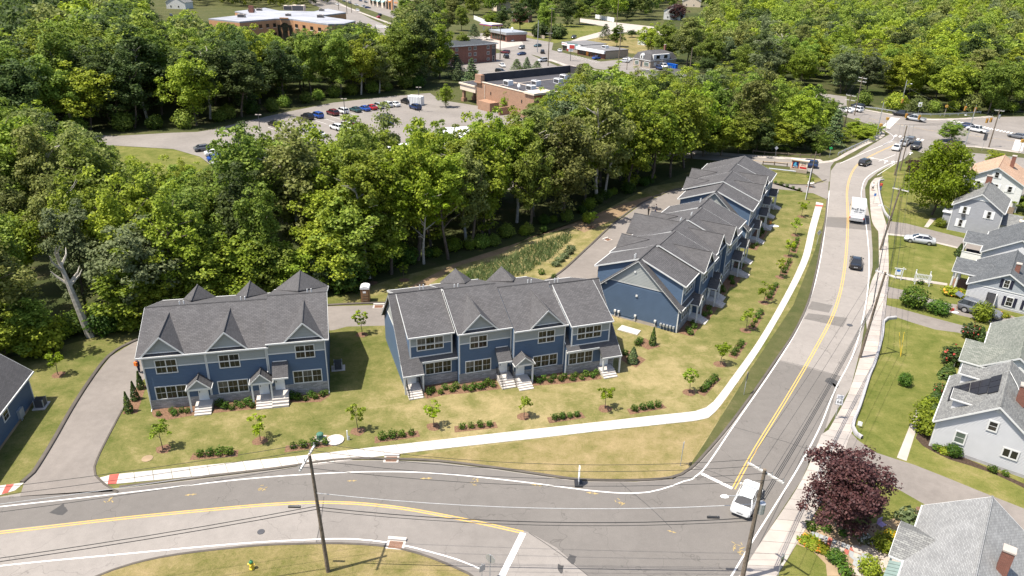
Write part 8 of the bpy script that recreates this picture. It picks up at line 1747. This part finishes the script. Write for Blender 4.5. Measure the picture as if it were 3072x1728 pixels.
# ------------------------------------------------------------------ people
def person(label, p, rz, shirt, trousers, hair='hair', pose='stand', load=None, bare=False):
    t = thing('person', label, 'person', p, rz)
    if pose == 'bend': pel, chest, head, hl, hr, el, er = (0, 0, .92), (.28, 0, 1.22), (.52, 0, 1.38), (.62, .2, .95), (.62, -.2, .95), (.45, .24, 1.05), (.45, -.24, 1.05)
    elif pose == 'work': pel, chest, head, hl, hr, el, er = (0, 0, .94), (.05, 0, 1.38), (.10, 0, 1.66), (.40, .15, 1.12), (.40, -.15, 1.08), (.12, .28, 1.12), (.12, -.28, 1.12)
    else: pel, chest, head, hl, hr, el, er = (0, 0, .94), (.01, 0, 1.40), (.03, 0, 1.68), (.10, .30, .82), (-.05, -.30, .82), (.02, .28, 1.12), (0, -.28, 1.12)
    st = .22 if pose == 'walk' else .03
    ct = Vector(chest); nk = ct.lerp(Vector(head), .55)
    J = [pel, ct.lerp(Vector(pel), .5), chest, nk, head, ct + Vector((0, .19, .03)), el, hl, ct + Vector((0, -.19, .03)), er, hr, (0, .1, .86), (st * .5 + .04, .11, .48), (st, .11, .08), (st + .13, .12, .04), (0, -.1, .86), (-st * .2 + .04, -.11, .48), (-st, -.11, .08), (-st + .13, -.12, .04)]
    E_ = [(0, 1), (1, 2), (2, 3), (3, 4), (2, 5), (5, 6), (6, 7), (2, 8), (8, 9), (9, 10), (0, 11), (11, 12), (12, 13), (13, 14), (0, 15), (15, 16), (16, 17), (17, 18)]
    rad = [.15, .135, .16, .06, .105, .075, .05, .04, .075, .05, .04, .10, .07, .05, .045, .10, .07, .05, .045]
    me = bpy.data.meshes.new('figure'); me.from_pydata([tuple(j) for j in J], E_, []); tmp = bpy.data.objects.new('figure', me); COL.objects.link(tmp)
    m = tmp.modifiers.new('skin', 'SKIN'); tmp.modifiers.new('sub', 'SUBSURF').levels = 1
    for i, r in enumerate(rad): me.skin_vertices[0].data[i].radius = (r, r)
    me.skin_vertices[0].data[0].use_root = True
    fm = bpy.data.meshes.new_from_object(tmp.evaluated_get(bpy.context.evaluated_depsgraph_get())); bpy.data.objects.remove(tmp)
    fm.materials.clear()
    for k in (trousers, shirt, 'skin', 'cloth_black'): fm.materials.append(M[k])
    hv = Vector(head)
    for f in fm.polygons:
        c = f.center; hand = min((c - Vector(hl)).length, (c - Vector(hr)).length)
        f.material_index = 2 if (c - hv).length < .17 or hand < .12 or (bare and c.z < .5) else 3 if c.z < .1 else 0 if (c.z < .95 and abs(c.y) < .24) else 1
        f.use_smooth = True
    link('body', fm, t)
    q = MB(); q.ball((head[0] - .02, head[1], head[2] + .05), .115, .105, .10, 8, 5); q.build('hair', M[hair], t, True)
    if load:
        q = MB(); q.box(-.32, -.12, -.18, .18, 1.0, 1.45); tag(q.build('backpack', M[load], t), 'orange backpack machine')
    return t
person('worker in dark clothes with an orange backpack machine at the gabled row', gp(418, 1118), R(70), 'cloth_navy', 'cloth_navy', load='cloth_orange')
person('man in dark shirt and khaki trousers behind the big gable corner', gp(1794, 835), R(-40), 'cloth_black', 'cloth_khaki', pose='work')
person('person in black standing left on the back lane behind the row', gp(1944, 648), R(20), 'cloth_black', 'cloth_black'); person('person in navy working at a low cart on the back lane', gp(1960, 652), R(10), 'cloth_navy', 'cloth_black', pose='bend'); person('person in grey top on the shaded back lane', gp(1966, 640), R(-20), 'cloth_grey', 'cloth_navy')
person('walker in a white top and black shorts on the right pavement', gp(2616, 573), R(60), 'cloth_white', 'cloth_black', pose='walk', bare=True); person('walker in a red and blue top behind the granite kerb', gp(2640, 571), R(60), 'cloth_red', 'cloth_blue', pose='walk')
person('person bending into the open tailgate of the dark parked car', gp(2652 + 985 / 4.5286, 660 + 1200 / 4.5286), R(-20), 'cloth_navy', 'cloth_khaki', pose='bend', bare=True); person('person in black behind the white car in the lot', gp(1041, 352), R(180), 'cloth_black', 'cloth_black')
